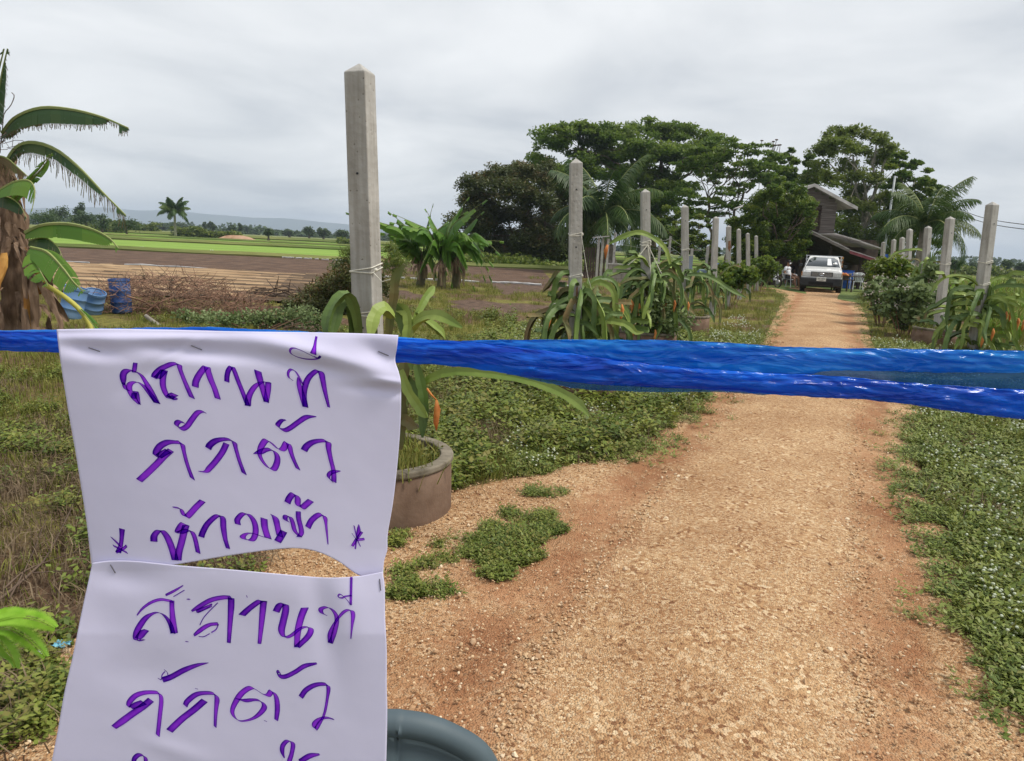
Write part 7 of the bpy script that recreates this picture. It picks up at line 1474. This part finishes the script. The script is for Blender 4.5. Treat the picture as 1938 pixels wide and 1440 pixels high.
gI = (I1_, [((7, 8), [(895, 220), (940, 262), (950, 300)]), ((7, 8), [(800, 350), (848, 372), (862, 300), (905, 250)]), ((30, 76), [(870, 375), (1000, 330), (1200, 225, .95), (1400, 150, .6), (1570, 115, .05)]),
  ((62, 52), [(340, 780, .8), (365, 710), (460, 615), (600, 570), (780, 568), (835, 600, 1.1), (850, 700, .95), (830, 900, .9), (795, 1225, .85)]), ((92, 62), [(385, 800, .6), (470, 760), (580, 720)]), ((88, 60), [(690, 682), (560, 790), (400, 900), (250, 1010), (125, 1100, .8)]),
  ((62, 52), [(1215, 770), (1250, 700), (1380, 600), (1530, 575), (1660, 590), (1700, 650, 1.2), (1692, 760, .95), (1680, 900, .75), (1672, 1092, .6)]), ((92, 52), [(1510, 692), (1350, 830), (1180, 960), (1060, 1070), (975, 1155)]), ((22, 6), [(1375, 508), (1400, 515)])])
J1_ = (420, 1240, 7.2)
gJ = (J1_, [((22, 54), [(800, 255, .6), (770, 220, .7), (750, 250, .7), (800, 290), (880, 285), (1000, 225), (1130, 145), (1290, 110, .4)]),
  ((66, 40), [(190, 590, .1), (300, 618), (430, 605, .8), (530, 625), (580, 700), (510, 800, .8), (400, 870, .5), (250, 895, .4), (160, 830, .8), (145, 730, .8), (220, 580), (300, 490), (400, 440), (480, 480, .5), (560, 530, .4), (630, 545, .9), (680, 490), (740, 570), (755, 720), (740, 882, .7)]),
  ((54, 44), [(1075, 570), (1150, 470), (1280, 402), (1420, 395), (1450, 440), (1440, 560, .6), (1410, 740, .5), (1370, 860, .45), (1280, 1000, .8), (1255, 950), (1310, 880, .7), (1420, 850, .6), (1520, 872, .4)]),
  ((58, 22), [(850, 1400, .2), (822, 1320, .9), (830, 1230), (895, 1165), (965, 1200), (955, 1320, .9), (920, 1440), (900, 1530)]), ((30, 62), [(1060, 1450), (1200, 1370), (1330, 1350, .3)]), ((24, 10), [(585, 893), (603, 900)])])
K1_ = (220, 1380, 10.77)
gK = (K1_, [((78, 56), [(350, 700), (370, 600), (440, 530), (510, 520), (590, 570), (610, 720)])])
writing(n2, o2, depth2, [gG, gH, gI, gJ, gK])
# staples
def staple(t, org, depth, a, c, dirx=(1, 0)):
    mb = MB(); pts = []
    for f in np.linspace(0, 1, 5): x = a[0] + (c[0] - a[0]) * f; y = a[1] + (c[1] - a[1]) * f; pts.append(ap(x, y, float(depth(np.array(x), np.array(y))) - .0006) - org)
    e0 = ap(a[0], a[1], float(depth(np.array(a[0]), np.array(a[1]))) + .002) - org; e1 = ap(c[0], c[1], float(depth(np.array(c[0]), np.array(c[1]))) + .002) - org
    mb.tube([e0] + pts + [e1], .00042, 6); mb.build('staple', M['staple'], t)
M['staple'] = mat('staple_steel', (.16, .15, .17), None, metal=.8, rough=.35)
staple(n1, o1, depth1, (168, 658), (189, 665)); staple(n1, o1, depth1, (362, 654), (382, 662)); staple(n1, o1, depth1, (716, 665), (735, 673))
staple(n2, o2, depth2, (209, 1069), (218, 1084)); staple(n2, o2, depth2, (718.5, 1096), (720.5, 1117))

# ------------------------------------------------------------------ grey plastic chair right below the notice
cl = ap(650, 1440, 1.02); cz = 0
t = thing('plastic_chair', 'blue grey plastic chair with rounded backrest, only its top corner visible under the notice', 'chair', (cl[0] + .02, 1.02, 0), R(0))
m = M['chairgrey']; ztop = ap(735, 1350, .92)[2]
def arc(px_, py_, Yd): return ap(px_, py_, Yd) - np.array([cl[0] + .02, 1.02, 0])
rimp = [arc(x, y, .93 + .0 * i) for i, (x, y) in enumerate([(733, 1373), (780, 1379), (830, 1397), (875, 1424), (905, 1450), (930, 1500), (948, 1570), (958, 1640)])]
cx = 0.0
rimp = crom(rimp, 30); mir = rimp[::-1].copy(); axis_x = rimp[0][0] - .06; mir[:, 0] = 2 * axis_x - mir[:, 0]
full = np.vstack([mir, rimp[0:1], rimp])[::1]; full = crom(full[::3], 60)
# the shell: swept from rim down to the seat, leaning back
V = []; nv = 14; lowz = .43; 
cxm = axis_x
outer = full
rows_ = []
prof = [(0.000, .016), (-.004, .006), (-.002, -.004), (.004, -.012)]
for k in range(nv):
    f = k / (nv - 1); row = []
    for q in outer:
        # inward toward chair centre line bottom
        tx = cxm + (q[0] - cxm) * (1 - .28 * f); tz = q[2] * (1 - f) + (lowz) * f; bulge = -.012 * math.sin(min(1, f * 6) * math.pi) if f < .17 else 0
        row.append((tx, q[1] + .012 * math.sin(f * 3) - .10 * f + .02 * ((q[0] - cxm) / .2) ** 2 - bulge, tz - (.0 if k else 0)))
    rows_ += row
n_ = len(outer); mb = MB(); mb.add(rows_, [(k * n_ + i, k * n_ + i + 1, (k + 1) * n_ + i + 1, (k + 1) * n_ + i) for k in range(nv - 1) for i in range(n_ - 1)]); o = mb.build('backrest', m, t, True); s = o.modifiers.new('thick', 'SOLIDIFY'); s.thickness = .006; s.offset = 0
mb = MB(); rr_ = outer + np.array([0, .012, 0]); rr_ = np.column_stack([rr_[:, 0], rr_[:, 1] + .02 * ((rr_[:, 0] - cxm) / .2) ** 2, rr_[:, 2] - .006]); mb.tube(rr_, .019, 14); o = mb.build('rolled_rim', m, t, True)
yb_ = outer[0][1] - .10
mb = MB(); mb.box((cxm, yb_ - .20, .43), (.42, .44, .025)); bevel(mb.build('seat', m, t), .012, 3)
for (x_, y_) in ((-.19, 0), (.19, 0), (-.2, -.4), (.2, -.4)): mb = MB(); mb.tube([(cxm + x_, yb_ + y_, .43), (cxm + x_ * 1.2, yb_ + y_ + (.03 if y_ == 0 else -.03), 0)], [.028, .02], 8); mb.build('leg', m, t, True)
print('objects', len(bpy.data.objects))

# ------------------------------------------------------------------ haze
mb = MB(); mb.box((0, 2600, 60), (10300, 5400, 124)); hz_ = mb.build('haze'); hm = bpy.data.materials.new('haze_air'); hm.use_nodes = True; nt = hm.node_tree; nt.nodes.clear()
pv = nt.nodes.new('ShaderNodeVolumePrincipled'); pv.inputs['Color'].default_value = (.70, .83, 1.0, 1); pv.inputs['Density'].default_value = .0003; pv.inputs['Anisotropy'].default_value = .0
mo = nt.nodes.new('ShaderNodeOutputMaterial'); nt.links.new(pv.outputs[0], mo.inputs['Volume']); hz_.data.materials.append(hm); tag(hz_, 'pale blue haze lying over the fields', 'haze', kind='stuff')
